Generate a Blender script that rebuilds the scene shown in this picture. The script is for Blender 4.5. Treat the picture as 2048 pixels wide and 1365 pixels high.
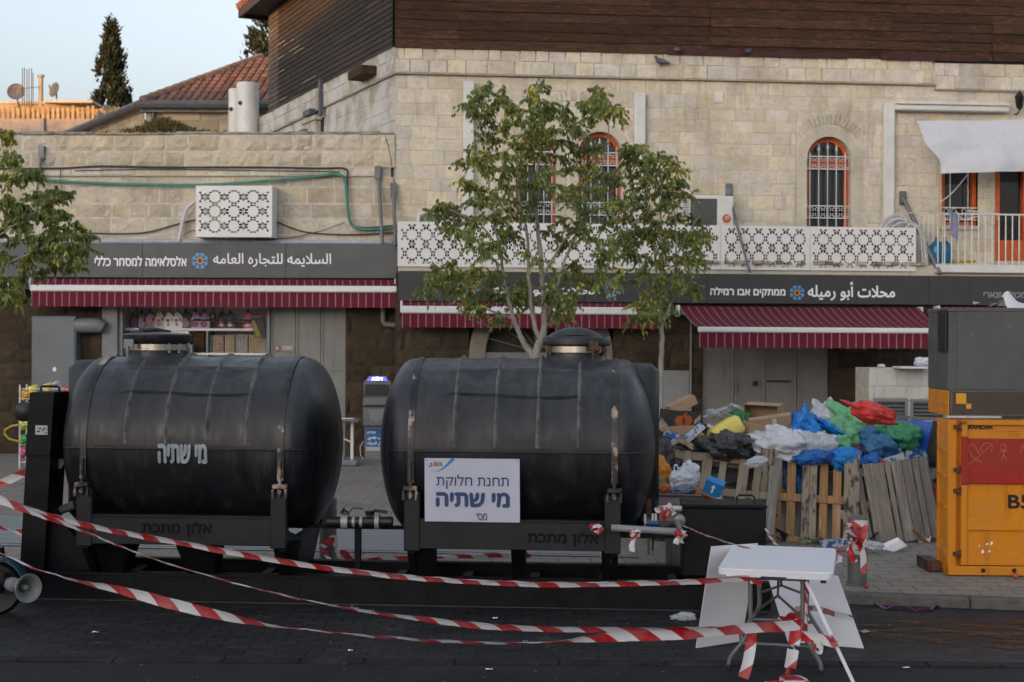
import bpy, math, random
from mathutils import Vector, Matrix, noise, Quaternion
from mathutils.geometry import tessellate_polygon, interpolate_bezier
V = Vector; R = math.radians; PI = math.pi
rnd = random.Random(7)
scene = bpy.context.scene; COL = scene.collection
for _o in list(bpy.data.objects): bpy.data.objects.remove(_o)

# ------------------------------------------------------------------ camera, sky, sun, exposure
CAMH = 2.34; F = 2844.0; CX, CY = 1024.0, 682.5; ROLL = 0.005
RT = V((math.cos(ROLL), 0, math.sin(ROLL))); UP = V((-math.sin(ROLL), 0, math.cos(ROLL))); FW = V((0, 1, 0))
CAM = V((0, 0, CAMH))
cam_d = bpy.data.cameras.new('camera'); cam = bpy.data.objects.new('camera', cam_d); COL.objects.link(cam)
cam_d.sensor_width = 36; cam_d.lens = 50; cam_d.clip_end = 2000
cam.matrix_world = Matrix(((RT.x, UP.x, 0, 0), (0, 0, -1, 0), (RT.z, UP.z, 0, CAMH), (0, 0, 0, 1)))
cam_d.dof.use_dof = True; cam_d.dof.focus_distance = 12.4; cam_d.dof.aperture_fstop = 3.5
scene.camera = cam
SUN_EL, SUN_ROT = R(2.5), R(210)
w = bpy.data.worlds.new('World'); scene.world = w; w.use_nodes = True
nt = w.node_tree; sky = nt.nodes.new('ShaderNodeTexSky'); sky.sky_type = 'NISHITA'; sky.sun_disc = False
sky.sun_elevation = SUN_EL; sky.sun_rotation = SUN_ROT; sky.air_density = 1.0; sky.dust_density = 4.0; sky.ozone_density = 2.5
hsv = nt.nodes.new('ShaderNodeHueSaturation'); hsv.inputs['Hue'].default_value = .50; hsv.inputs['Saturation'].default_value = .36; nt.links.new(sky.outputs[0], hsv.inputs['Color']); gm_ = nt.nodes.new('ShaderNodeMix'); gm_.data_type = 'RGBA'; gm_.blend_type = 'MULTIPLY'; gm_.inputs[0].default_value = 1; gm_.inputs[7].default_value = (.99, .985, .985, 1); nt.links.new(hsv.outputs[0], gm_.inputs[6]); nt.links.new(gm_.outputs[2], nt.nodes['Background'].inputs[0]); nt.nodes['Background'].inputs[1].default_value = 0.15
SD = V((math.sin(SUN_ROT) * math.cos(SUN_EL), math.cos(SUN_ROT) * math.cos(SUN_EL), math.sin(SUN_EL)))
sl = bpy.data.lights.new('sun', 'SUN'); sl.energy = 2.0; sl.angle = R(0.5); sl.color = (.36, .17, .05)
so = bpy.data.objects.new('sun', sl); COL.objects.link(so); so.rotation_euler = SD.to_track_quat('Z', 'Y').to_euler(); so.location = SD * 100
scene.view_settings.view_transform = 'Standard'; scene.view_settings.look = 'None'
scene.view_settings.exposure = 2.78; scene.view_settings.gamma = 1

# ------------------------------------------------------------------ pixel helpers (photograph's pixels -> metres)
def P(px, py, d):
    u = (px - CX) / F; v = (CY - py) / F
    return CAM + d * (FW + u * RT + v * UP)
def G(px, py, z=0.0):
    r = P(px, py, 1) - CAM
    return CAM + r * ((z - CAMH) / r.z)
class Plane:
    """vertical plane: s along it, z up, out towards the street"""
    def __init__(s, ox, oy, dx, dy):
        s.o = V((ox, oy, 0)); s.d = V((dx, dy, 0)).normalized(); s.n = V((s.d.y, -s.d.x, 0))
    def pt(s, a, z, out=0.0): return s.o + s.d * a + s.n * out + V((0, 0, z))
    def px(s, px, py, out=0.0):
        r = P(px, py, 1) - CAM; q = s.o + s.n * out
        t = (q - CAM).dot(s.n) / r.dot(s.n); p = CAM + r * t
        return (p - s.o).dot(s.d), p.z
    def fr(s): return lambda a, o, z: s.pt(a, z, o)
    def rect(s, x0, x1, y0, y1, out=0.0):
        a, z1 = s.px(x0, y0, out); b, z0 = s.px(x1, y1, out); return a, b, z0, z1
def local(M): return lambda x, y, z: M @ V((x, y, z))
IDF = lambda x, y, z: V((x, y, z))

# ------------------------------------------------------------------ mesh builder
class MB:
    def __init__(s): s.v = []; s.f = []; s.t = []; s.u = []; s.m = []; s.tint = (1, 1, 1); s.mi = 0
    def face(s, pts, uv=None, tint=None):
        n = len(s.v); s.v.extend([tuple(p) for p in pts]); s.f.append(list(range(n, n + len(pts))))
        s.t.append(tint or s.tint); s.u.append(uv); s.m.append(s.mi)
    def faces(s, vs, fs, uvs=None):
        n = len(s.v); s.v.extend([tuple(p) for p in vs])
        for i, f in enumerate(fs):
            s.f.append([n + k for k in f]); s.t.append(s.tint); s.m.append(s.mi)
            s.u.append([uvs[k] for k in f] if uvs else None)
    def box(s, x0, x1, y0, y1, z0, z1, fr=IDF, b=0.0):
        if x0 > x1: x0, x1 = x1, x0
        if y0 > y1: y0, y1 = y1, y0
        if z0 > z1: z0, z1 = z1, z0
        b = min(b, (x1 - x0) * .45, (y1 - y0) * .45, (z1 - z0) * .45)
        X = (x0, x1); Y = (y0, y1); Z = (z0, z1)
        if b <= 0:
            vs = [fr(X[i], Y[j], Z[k]) for i in (0, 1) for j in (0, 1) for k in (0, 1)]
            s.faces(vs, [(0, 1, 3, 2), (4, 6, 7, 5), (0, 4, 5, 1), (2, 3, 7, 6), (0, 2, 6, 4), (1, 5, 7, 3)]); return
        vs = []; idx = {}
        for i in (0, 1):
            for j in (0, 1):
                for k in (0, 1):
                    sx, sy, sz = 1 - 2 * i, 1 - 2 * j, 1 - 2 * k
                    for a, (ox, oy, oz) in enumerate(((0, b, b), (b, 0, b), (b, b, 0))):
                        idx[i, j, k, a] = len(vs); vs.append(fr(X[i] + sx * ox, Y[j] + sy * oy, Z[k] + sz * oz))
        fs = []
        for i in (0, 1):
            fs.append([idx[i, 0, 0, 0], idx[i, 1, 0, 0], idx[i, 1, 1, 0], idx[i, 0, 1, 0]])
            fs.append([idx[0, i, 0, 1], idx[1, i, 0, 1], idx[1, i, 1, 1], idx[0, i, 1, 1]])
            fs.append([idx[0, 0, i, 2], idx[1, 0, i, 2], idx[1, 1, i, 2], idx[0, 1, i, 2]])
            for j in (0, 1):
                fs.append([idx[i, j, 0, 0], idx[i, j, 1, 0], idx[i, j, 1, 1], idx[i, j, 0, 1]])
                fs.append([idx[i, 0, j, 0], idx[i, 1, j, 0], idx[i, 1, j, 2], idx[i, 0, j, 2]])
                fs.append([idx[0, i, j, 1], idx[1, i, j, 1], idx[1, i, j, 2], idx[0, i, j, 2]])
                for k in (0, 1): fs.append([idx[i, j, k, 0], idx[i, j, k, 1], idx[i, j, k, 2]])
        s.faces(vs, fs)
    def tube(s, pts, r, n=8, cap=True, flat=1.0):
        pts = [V(p) for p in pts]; m = len(pts)
        rr = r if isinstance(r, (list, tuple)) else [r] * m
        tang = []
        for i in range(m):
            t = pts[min(i + 1, m - 1)] - pts[max(i - 1, 0)]
            tang.append(t.normalized() if t.length > 1e-9 else V((0, 0, 1)))
        a = V((0, 0, 1)) if abs(tang[0].z) < .9 else V((1, 0, 0))
        nrm = (a - tang[0] * a.dot(tang[0])).normalized(); vs = []
        for i in range(m):
            nrm = (nrm - tang[i] * nrm.dot(tang[i])); nrm = nrm.normalized() if nrm.length > 1e-6 else tang[i].orthogonal().normalized()
            bi = tang[i].cross(nrm)
            for k in range(n):
                q = 2 * PI * k / n; vs.append(pts[i] + (nrm * math.cos(q) + bi * math.sin(q) * flat) * rr[i])
        fs = [[i * n + k, i * n + (k + 1) % n, (i + 1) * n + (k + 1) % n, (i + 1) * n + k] for i in range(m - 1) for k in range(n)]
        if cap: fs += [list(range(n))[::-1], [(m - 1) * n + k for k in range(n)]]
        s.faces(vs, fs)
    def lathe(s, prof, n, fr=IDF, cap=True, sy=1.0):
        m = len(prof); vs = [fr(r * math.cos(2 * PI * k / n), r * sy * math.sin(2 * PI * k / n), z) for r, z in prof for k in range(n)]
        fs = [[i * n + k, i * n + (k + 1) % n, (i + 1) * n + (k + 1) % n, (i + 1) * n + k] for i in range(m - 1) for k in range(n)]
        if cap: fs += [list(range(n))[::-1], [(m - 1) * n + k for k in range(n)]]
        s.faces(vs, fs)
    def prism(s, poly, y0, y1, fr=IDF):
        n = len(poly); vs = [fr(x, y0, z) for x, z in poly] + [fr(x, y1, z) for x, z in poly]
        s.faces(vs, [list(range(n)), list(range(n, 2 * n))[::-1]] + [[i, (i + 1) % n, n + (i + 1) % n, n + i] for i in range(n)])
    def disc(s, cx, cz, r, y, fr, n=20, sx=1.0):
        s.face([fr(cx + r * sx * math.cos(2 * PI * k / n), y, cz + r * math.sin(2 * PI * k / n)) for k in range(n)])
    def grid(s, pts, nu, nv, uv=None, closed=False):
        fs = [[i * nv + j, i * nv + j + 1, (i + 1) * nv + j + 1, (i + 1) * nv + j] for i in range(nu - 1) for j in range(nv - 1)]
        if closed: fs += [[i * nv + nv - 1, i * nv, (i + 1) * nv, (i + 1) * nv + nv - 1] for i in range(nu - 1)]
        s.faces(pts, fs, uv)
    def build(s, name, mat, parent=None, smooth=False, angle=40, fix=True, base=None):
        me = bpy.data.meshes.new(name)
        off = V((0, 0, 0))
        if parent is None:
            if base is not None: off = V(base)
            else:
                xs = [p[0] for p in s.v]; ys = [p[1] for p in s.v]; zs = [p[2] for p in s.v]
                off = V(((min(xs) + max(xs)) / 2, (min(ys) + max(ys)) / 2, min(zs)))
        vs = [(p[0] - off.x, p[1] - off.y, p[2] - off.z) for p in s.v] if off.length else s.v
        me.from_pydata(vs, [], s.f)
        ca = me.color_attributes.new('tint', 'FLOAT_COLOR', 'CORNER'); buf = []
        for f, t in zip(s.f, s.t): buf += [t[0], t[1], t[2], 1.0] * len(f)
        ca.data.foreach_set('color', buf)
        if any(u is not None for u in s.u):
            ul = me.uv_layers.new(name='UVMap'); ub = []
            for f, u in zip(s.f, s.u):
                for k in range(len(f)): ub += list(u[k]) if u else [0, 0]
            ul.data.foreach_set('uv', ub)
        mats = mat if isinstance(mat, (list, tuple)) else [mat]
        for m_ in mats: me.materials.append(m_)
        if len(mats) > 1: me.polygons.foreach_set('material_index', s.m)
        if fix:
            import bmesh
            bm = bmesh.new(); bm.from_mesh(me); bmesh.ops.recalc_face_normals(bm, faces=bm.faces); bm.to_mesh(me); bm.free()
        if smooth: me.shade_smooth(); me.set_sharp_from_angle(angle=R(angle))
        me.update()
        o = bpy.data.objects.new(name, me); COL.objects.link(o)
        if parent is not None:
            o.parent = parent; o.matrix_parent_inverse = WM(parent).inverted()
        else: o.location = off
        return o
def WM(o):
    return (WM(o.parent) @ o.matrix_parent_inverse @ o.matrix_basis) if o.parent else o.matrix_basis.copy()
def tag(o, label=None, cat=None, group=None, kind=None):
    if label: o['label'] = label
    if cat: o['category'] = cat
    if group: o['group'] = group
    if kind: o['kind'] = kind
    return o
def thing(name, label, cat, loc=(0, 0, 0), group=None):
    o = bpy.data.objects.new(name, None); COL.objects.link(o); o.location = loc; o.empty_display_size = .1
    return tag(o, label, cat, group)
def dup(root, M, label, group=None):
    def cp(o, p):
        c = o.copy(); COL.objects.link(c)
        if p is not None: c.parent = p; c.matrix_parent_inverse = o.matrix_parent_inverse.copy()
        for ch in list(o.children): cp(ch, c)
        return c
    r = cp(root, None); r.matrix_basis = M; r['label'] = label
    if group: r['group'] = group
    return r

# ------------------------------------------------------------------ materials
def node(nt, t, **kw):
    n = nt.nodes.new(t)
    for k, v in kw.items():
        if isinstance(k, str) and hasattr(n, k): setattr(n, k, v)
    return n
def mix(nt, fac, a, b, mode='MIX'):
    n = nt.nodes.new('ShaderNodeMix'); n.data_type = 'RGBA'; n.blend_type = mode
    for sock, val in ((n.inputs[0], fac), (n.inputs[6], a), (n.inputs[7], b)):
        if hasattr(val, 'links') or isinstance(val, bpy.types.NodeSocket): nt.links.new(val, sock)
        elif isinstance(val, (tuple, list)): sock.default_value = (*val[:3], 1)
        else: sock.default_value = val
    return n.outputs[2]
def maprange(nt, val, a, b, c=0.0, d=1.0):
    n = nt.nodes.new('ShaderNodeMapRange'); nt.links.new(val, n.inputs[0])
    for i, x in enumerate((a, b, c, d)): n.inputs[i + 1].default_value = x
    return n.outputs[0]
def math_(nt, op, a, b=None):
    n = nt.nodes.new('ShaderNodeMath'); n.operation = op
    for i, x in enumerate((a, b)):
        if x is None: continue
        if isinstance(x, (int, float)): n.inputs[i].default_value = x
        else: nt.links.new(x, n.inputs[i])
    return n.outputs[0]
def coords(nt, scale=(1, 1, 1), kind='Object', rot=(0, 0, 0)):
    tc = nt.nodes.new('ShaderNodeTexCoord'); mp = nt.nodes.new('ShaderNodeMapping'); mp.inputs['Scale'].default_value = scale; mp.inputs['Rotation'].default_value = rot
    nt.links.new(tc.outputs[kind], mp.inputs[0]); return mp.outputs[0]
def noi(nt, vec, sc, det=5, rough=.6, dist=0.0):
    n = nt.nodes.new('ShaderNodeTexNoise'); n.inputs['Scale'].default_value = sc; n.inputs['Detail'].default_value = det
    n.inputs['Roughness'].default_value = rough; n.inputs['Distortion'].default_value = dist; nt.links.new(vec, n.inputs['Vector']); return n.outputs[0]
def newmat(name):
    m = bpy.data.materials.new(name); m.use_nodes = True; return m, m.node_tree, m.node_tree.nodes['Principled BSDF']
def mat(name, c, r=.6, metal=0.0, c2=None, var=.25, sc=6, lo=.35, hi=.65, bump=0.0, bsc=60, tint=True, stretch=(1, 1, 1), spec=.5,
        stain=None, ssc=2.5, slo=.55, shi=.7, trans=0.0, alpha=1.0, emit=0.0, rvar=.1, sstretch=(1, 1, 1), coat=0.0):
    m, nt, b = newmat(name); co = coords(nt, stretch)
    c2 = c2 or tuple(x * (1 - var) for x in c)
    n1 = noi(nt, co, sc); f1 = maprange(nt, n1, lo, hi); col = mix(nt, f1, c, c2)
    if stain:
        n2 = noi(nt, coords(nt, sstretch), ssc, 8, .7); col = mix(nt, maprange(nt, n2, slo, shi), col, stain)
    if tint:
        at = nt.nodes.new('ShaderNodeAttribute'); at.attribute_name = 'tint'; col = mix(nt, 1.0, col, at.outputs['Color'], 'MULTIPLY')
    nt.links.new(col, b.inputs['Base Color'])
    nt.links.new(maprange(nt, n1, .3, .7, max(0.02, r - rvar), min(1, r + rvar)), b.inputs['Roughness'])
    b.inputs['Metallic'].default_value = metal; b.inputs['Specular IOR Level'].default_value = spec
    b.inputs['Coat Weight'].default_value = coat
    if bump:
        bn = nt.nodes.new('ShaderNodeBump'); bn.inputs['Strength'].default_value = bump; bn.inputs['Distance'].default_value = .02
        nt.links.new(noi(nt, co, bsc, 6, .65), bn.inputs['Height']); nt.links.new(bn.outputs[0], b.inputs['Normal'])
    if emit: nt.links.new(col, b.inputs['Emission Color']); b.inputs['Emission Strength'].default_value = emit
    out = nt.nodes['Material Output']; sh = b.outputs[0]
    if trans:
        t = nt.nodes.new('ShaderNodeBsdfTranslucent'); nt.links.new(col, t.inputs[0]); ms = nt.nodes.new('ShaderNodeMixShader'); ms.inputs[0].default_value = trans
        nt.links.new(sh, ms.inputs[1]); nt.links.new(t.outputs[0], ms.inputs[2]); sh = ms.outputs[0]
    if alpha < 1:
        t = nt.nodes.new('ShaderNodeBsdfTransparent'); ms = nt.nodes.new('ShaderNodeMixShader'); ms.inputs[0].default_value = alpha
        nt.links.new(t.outputs[0], ms.inputs[1]); nt.links.new(sh, ms.inputs[2]); sh = ms.outputs[0]
    nt.links.new(sh, out.inputs[0]); return m
def stone_mat(name, c, c2, dirt, bump=.5, wash=None, dlo=.50, dhi=.78):
    m, nt, b = newmat(name); co = coords(nt)
    n1 = noi(nt, co, 3.2, 8, .65); n2 = noi(nt, co, 14, 6, .6); n3 = noi(nt, co, .9, 7, .7); n4 = noi(nt, co, 45, 4, .6)
    col = mix(nt, maprange(nt, n1, .3, .7), c, c2)
    col = mix(nt, maprange(nt, n2, .52, .75, 0, .55), col, tuple(x * .62 for x in c2))
    at = nt.nodes.new('ShaderNodeAttribute'); at.attribute_name = 'tint'; col = mix(nt, 1.0, col, at.outputs['Color'], 'MULTIPLY')
    col = mix(nt, maprange(nt, n3, dlo, dhi, 0, .75), col, dirt)
    st = noi(nt, coords(nt, (1.6, 1.6, .22)), 2.2, 7, .7); col = mix(nt, maprange(nt, st, .56, .78, 0, .6), col, dirt)
    col = mix(nt, maprange(nt, noi(nt, co, 2.1, 5, .6, .6), .60, .72, 0, .45), col, (c2[0] * 1.0, c2[1] * .82, c2[2] * .62))
    if wash: col = mix(nt, maprange(nt, noi(nt, co, 1.7, 8, .72), .44, .56, 0, .8), col, wash)
    col = mix(nt, maprange(nt, n4, .62, .75, 0, .6), col, tuple(x * .35 for x in dirt))
    nt.links.new(col, b.inputs['Base Color']); b.inputs['Roughness'].default_value = .92; b.inputs['Specular IOR Level'].default_value = .2
    bn = nt.nodes.new('ShaderNodeBump'); bn.inputs['Strength'].default_value = bump; bn.inputs['Distance'].default_value = .03
    h = math_(nt, 'ADD', n2, math_(nt, 'MULTIPLY', n4, .5)); nt.links.new(h, bn.inputs['Height']); nt.links.new(bn.outputs[0], b.inputs['Normal'])
    return m
def brick_ground(name, c1, c2, mortar, bw, bh, msize, worn, r=.8, bump=.6, dirt=None, rot=0):
    m, nt, b = newmat(name); co = coords(nt, rot=(0, 0, rot)); tx = nt.nodes.new('ShaderNodeTexBrick')
    nz = nt.nodes.new('ShaderNodeTexNoise'); nz.inputs['Scale'].default_value = 2.5; nt.links.new(co, nz.inputs['Vector'])
    vm = nt.nodes.new('ShaderNodeVectorMath'); vm.operation = 'MULTIPLY_ADD'; nt.links.new(nz.outputs['Color'], vm.inputs[0]); vm.inputs[1].default_value = (.06, .06, 0); nt.links.new(co, vm.inputs[2])
    nt.links.new(vm.outputs[0], tx.inputs['Vector'])
    tx.inputs['Color1'].default_value = (*c1, 1); tx.inputs['Color2'].default_value = (*c2, 1); tx.inputs['Mortar'].default_value = (*mortar, 1)
    tx.inputs['Scale'].default_value = 1; tx.inputs['Brick Width'].default_value = bw; tx.inputs['Row Height'].default_value = bh
    tx.inputs['Mortar Size'].default_value = msize; tx.inputs['Mortar Smooth'].default_value = .3; tx.offset = .5
    n1 = noi(nt, co, 1.1, 8, .7); n2 = noi(nt, co, 25, 5, .65); n3 = noi(nt, co, 120, 3, .6)
    col = mix(nt, maprange(nt, n1, .45, .65, 0, worn), tx.outputs[0], tuple((a + b_) / 2 for a, b_ in zip(c1, c2)))
    col = mix(nt, maprange(nt, n2, .35, .7, 0, .5), col, tuple(x * .5 for x in c1)); col = mix(nt, maprange(nt, noi(nt, coords(nt, (.35, 1.1, 1)), 1.3, 8, .72, .5), .54, .68, 0, .65), col, tuple(x * .42 for x in c1))
    if dirt: col = mix(nt, maprange(nt, noi(nt, co, .7, 9, .75), .56, .72, 0, .7), col, dirt)
    col = mix(nt, maprange(nt, n3, .68, .76, 0, .5), col, (.22, .2, .18))
    nt.links.new(col, b.inputs['Base Color'])
    nt.links.new(maprange(nt, n1, .3, .7, r - .18, r + .1), b.inputs['Roughness']); b.inputs['Specular IOR Level'].default_value = .35
    bn = nt.nodes.new('ShaderNodeBump'); bn.inputs['Strength'].default_value = bump; bn.inputs['Distance'].default_value = .015
    h = math_(nt, 'ADD', math_(nt, 'MULTIPLY', tx.outputs[1], -1.0), math_(nt, 'MULTIPLY', n2, .6)); nt.links.new(h, bn.inputs['Height']); nt.links.new(bn.outputs[0], b.inputs['Normal'])
    return m
def stripe_mat(name, ca, cb, period, frac, slant=0.0, r=.5, trans=.15, soft=.02, fade=None):
    m, nt, b = newmat(name); tc = nt.nodes.new('ShaderNodeTexCoord'); sp = nt.nodes.new('ShaderNodeSeparateXYZ'); nt.links.new(tc.outputs['UV'], sp.inputs[0])
    u = math_(nt, 'ADD', sp.outputs[0], math_(nt, 'MULTIPLY', sp.outputs[1], slant)); fr_ = math_(nt, 'FRACT', math_(nt, 'DIVIDE', u, period))
    f = maprange(nt, fr_, frac - soft, frac + soft); col = mix(nt, f, ca, cb)
    n1 = noi(nt, coords(nt), 5, 6, .65); col = mix(nt, maprange(nt, n1, .4, .75, 0, .35), col, fade or tuple(x * .55 for x in cb))
    nt.links.new(col, b.inputs['Base Color']); b.inputs['Roughness'].default_value = r; b.inputs['Specular IOR Level'].default_value = .35
    t = nt.nodes.new('ShaderNodeBsdfTranslucent'); nt.links.new(col, t.inputs[0]); ms = nt.nodes.new('ShaderNodeMixShader'); ms.inputs[0].default_value = trans
    nt.links.new(b.outputs[0], ms.inputs[1]); nt.links.new(t.outputs[0], ms.inputs[2]); nt.links.new(ms.outputs[0], nt.nodes['Material Output'].inputs[0])
    return m
def wood_mat(name, c, c2, dark, axis=0, r=.8, grain=1.0):
    m, nt, b = newmat(name); s1 = [30, 30, 30]; s1[axis] = 1.6; s2 = [9, 9, 9]; s2[axis] = .7
    g = noi(nt, coords(nt, s1), 1.0, 6, .7, .4); g2 = noi(nt, coords(nt, s2), 1.0, 5, .6)
    col = mix(nt, maprange(nt, g2, .3, .7), c, c2); col = mix(nt, maprange(nt, g, .45, .7, 0, .75 * grain), col, dark)
    s3 = [60, 60, 60]; s3[axis] = 2.2; col = mix(nt, maprange(nt, noi(nt, coords(nt, s3), 1.0, 4, .6, .3), .54, .70, 0, .6 * grain), col, tuple(x * 2.1 for x in c))
    kn = nt.nodes.new('ShaderNodeTexVoronoi'); kn.inputs['Scale'].default_value = 1.0; sk = [3.2, 3.2, 3.2]; sk[axis] = 1.6; nt.links.new(coords(nt, sk), kn.inputs['Vector'])
    col = mix(nt, maprange(nt, kn.outputs['Distance'], .05, .09, .6, 0), col, tuple(x * 1.5 for x in c2))
    at = nt.nodes.new('ShaderNodeAttribute'); at.attribute_name = 'tint'; col = mix(nt, 1.0, col, at.outputs['Color'], 'MULTIPLY')
    nt.links.new(col, b.inputs['Base Color']); b.inputs['Roughness'].default_value = r; b.inputs['Specular IOR Level'].default_value = .25
    bn = nt.nodes.new('ShaderNodeBump'); bn.inputs['Strength'].default_value = .4; bn.inputs['Distance'].default_value = .006; nt.links.new(g, bn.inputs['Height']); nt.links.new(bn.outputs[0], b.inputs['Normal'])
    return m

def tank_mat():
    m, nt, b = newmat('weathered black polyethylene'); co = coords(nt)
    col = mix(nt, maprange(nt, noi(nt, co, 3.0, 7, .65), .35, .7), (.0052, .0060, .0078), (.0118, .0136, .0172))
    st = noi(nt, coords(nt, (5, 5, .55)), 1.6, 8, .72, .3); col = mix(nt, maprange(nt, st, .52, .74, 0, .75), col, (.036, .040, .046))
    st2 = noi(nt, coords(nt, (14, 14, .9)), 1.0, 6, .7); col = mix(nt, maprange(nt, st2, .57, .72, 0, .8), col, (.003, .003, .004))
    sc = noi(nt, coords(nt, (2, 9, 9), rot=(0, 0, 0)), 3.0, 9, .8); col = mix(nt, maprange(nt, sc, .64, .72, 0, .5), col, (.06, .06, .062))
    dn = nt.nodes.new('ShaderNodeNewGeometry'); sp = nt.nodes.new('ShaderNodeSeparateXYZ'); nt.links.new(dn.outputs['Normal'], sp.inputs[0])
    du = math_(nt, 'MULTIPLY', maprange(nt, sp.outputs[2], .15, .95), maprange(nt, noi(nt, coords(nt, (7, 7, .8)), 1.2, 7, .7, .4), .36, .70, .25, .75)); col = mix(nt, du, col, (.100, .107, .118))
    nt.links.new(col, b.inputs['Base Color']); nt.links.new(maprange(nt, st, .3, .75, .27, .60), b.inputs['Roughness']); b.inputs['Specular IOR Level'].default_value = .42
    bn = nt.nodes.new('ShaderNodeBump'); bn.inputs['Strength'].default_value = .07; bn.inputs['Distance'].default_value = .02
    nt.links.new(math_(nt, 'ADD', noi(nt, co, 9, 5, .6), math_(nt, 'MULTIPLY', noi(nt, co, 60, 4, .6), .12)), bn.inputs['Height']); nt.links.new(bn.outputs[0], b.inputs['Normal']); return m
M = {}
M['stone'] = stone_mat('pale limestone', (.75, .675, .55), (.61, .53, .41), (.26, .22, .17), .5)
M['stone_rough'] = stone_mat('rough limestone', (.67, .585, .455), (.53, .445, .33), (.24, .20, .155), .8)
M['stone_side'] = stone_mat('limewashed limestone', (.50, .46, .39), (.42, .37, .30), (.16, .14, .12), .6, (.62, .61, .60))
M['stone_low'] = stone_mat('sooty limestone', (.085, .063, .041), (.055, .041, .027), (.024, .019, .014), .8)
M['stone_far'] = stone_mat('golden limestone', (.55, .44, .30), (.45, .34, .22), (.22, .17, .12), .4)
M['mortar'] = mat('lime mortar', (.56, .515, .43), .95, var=.3, sc=8)
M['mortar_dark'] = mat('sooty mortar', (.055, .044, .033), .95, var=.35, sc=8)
M['dressed'] = stone_mat('dressed stone', (.62, .575, .48), (.55, .495, .39), (.30, .26, .20), .25)
M['wood_front'] = wood_mat('brown cladding', (.080, .041, .022), (.050, .026, .015), (.010, .006, .004), 0, .85, 1.2)
M['wood_side'] = wood_mat('weathered grey cladding', (.060, .047, .038), (.040, .032, .026), (.012, .010, .008), 1)
M['white_paint'] = mat('white painted metal', (.72, .71, .67), .45, var=.12, sc=3, stain=(.48, .45, .40), ssc=5, slo=.6, shi=.85)
M['panel'] = mat('white cut panel', (.78, .77, .74), .5, var=.06, sc=2, stain=(.5, .47, .42), ssc=3, slo=.62, shi=.9, sstretch=(2, 2, .5))
M['orange'] = mat('orange paint', (.62, .115, .02), .5, var=.3, sc=8)
M['glass'] = mat('dark window glass', (.02, .022, .025), .08, var=.4, sc=2, rvar=.03)
M['grille'] = mat('white wrought iron', (.62, .62, .62), .5, var=.15)
M['sign'] = mat('grey sign board', (.078, .084, .088), .5, var=.08, sc=3, stain=(.13, .13, .13), ssc=6, slo=.6, shi=.9)
M['sign2'] = mat('charcoal sign board', (.043, .043, .043), .5, var=.08, sc=3, stain=(.09, .09, .088), ssc=6, slo=.6, shi=.9)
M['letters'] = mat('white lettering', (.85, .85, .87), .4, var=.02)
M['letters_grey'] = mat('grey lettering', (.30, .30, .32), .4, var=.02)
M['blue'] = mat('blue petal', (.10, .29, .64), .45, var=.05)
M['yellow'] = mat('yellow star', (.75, .55, .05), .45, var=.05)
M['maroon'] = mat('maroon centre', (.20, .02, .05), .45, var=.05)
M['awning'] = stripe_mat('maroon striped canvas', (.36, .22, .23), (.155, .010, .030), .146, .13, 0, .8, .12, .03, (.085, .012, .02))
M['bar'] = mat('white aluminium bar', (.74, .74, .74), .35, var=.06, sc=3)
M['grey_metal'] = mat('grey painted steel', (.20, .21, .22), .5, var=.15, sc=4, stain=(.12, .10, .09), ssc=7, slo=.6, shi=.8)
M['strut'] = mat('galvanised strut', (.17, .175, .185), .5, .4, var=.2)
M['shutter'] = mat('grey green shutter paint', (.225, .225, .207), .55, var=.12, sc=2.5, stain=(.12, .10, .08), ssc=4, slo=.54, shi=.8, sstretch=(2, 2, .35))
M['cabinet'] = mat('blue grey cabinet paint', (.135, .155, .17), .5, var=.1, sc=2)
M['black_pipe'] = mat('black cable', (.015, .015, .016), .5)
M['green_hose'] = mat('green hose', (.02, .22, .17), .45, var=.2)
M['white_hose'] = mat('white hose', (.62, .62, .60), .5, var=.15)
M['pale_pipe'] = mat('pale blue gutter', (.42, .48, .54), .5, var=.25, sc=6, stain=(.3, .27, .22), ssc=9)
M['tank'] = tank_mat()
M['ridge'] = mat('scuffed highlit ridge', (.16, .152, .145), .75, c2=(.06, .06, .062), sc=9, lo=.4, hi=.66)  # scuffed crests, coloured lighter still to stand in for sky highlights
M['ridge2'] = mat('faded long ridge', (.040, .043, .050), .6, c2=(.016, .018, .022), sc=6)
M['steel'] = mat('worn painted strap', (.020, .022, .026), .42, .25, c2=(.055, .05, .046), sc=6, lo=.4, hi=.62, stain=(.38, .29, .23), ssc=3.0, slo=.55, shi=.62, stretch=(1, 1, .6))
M['beam'] = mat('worn black beam paint', (.0095, .011, .0135), .5, spec=.3, c2=(.016, .018, .021), sc=3, stain=(.034, .034, .034), ssc=4, slo=.58, shi=.85, sstretch=(1, 1, .4), bump=.08, bsc=30)
M['band'] = mat('bright steel band', (.66, .60, .52), .25, .9, var=.2)
M['frame'] = mat('black painted steel', (.0042, .0046, .006), .5, spec=.16, c2=(.009, .010, .0125), sc=4, stain=(.024, .021, .018), ssc=5, slo=.60, shi=.85, rvar=.12, sstretch=(1, 1, .6), bump=.08, bsc=30)
M['black'] = mat('black plastic', (.010, .010, .011), .45, var=.2)
M['rust'] = mat('rusty steel', (.11, .05, .03), .8, var=.5, sc=14)
M['notice'] = mat('lavender white notice', (.47, .48, .58), .5, var=.05, sc=2, tint=False)
M['board_white'] = mat('white board', (.66, .65, .68), .55, var=.04, sc=3)
M['table'] = mat('white moulded plastic', (.72, .73, .77), .45, var=.05, sc=3, bump=.12, bsc=120)
M['leg'] = mat('grey tube steel', (.17, .18, .185), .4, .3, var=.12)
M['bronze'] = mat('brass brace', (.20, .17, .11), .4, .6)
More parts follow.
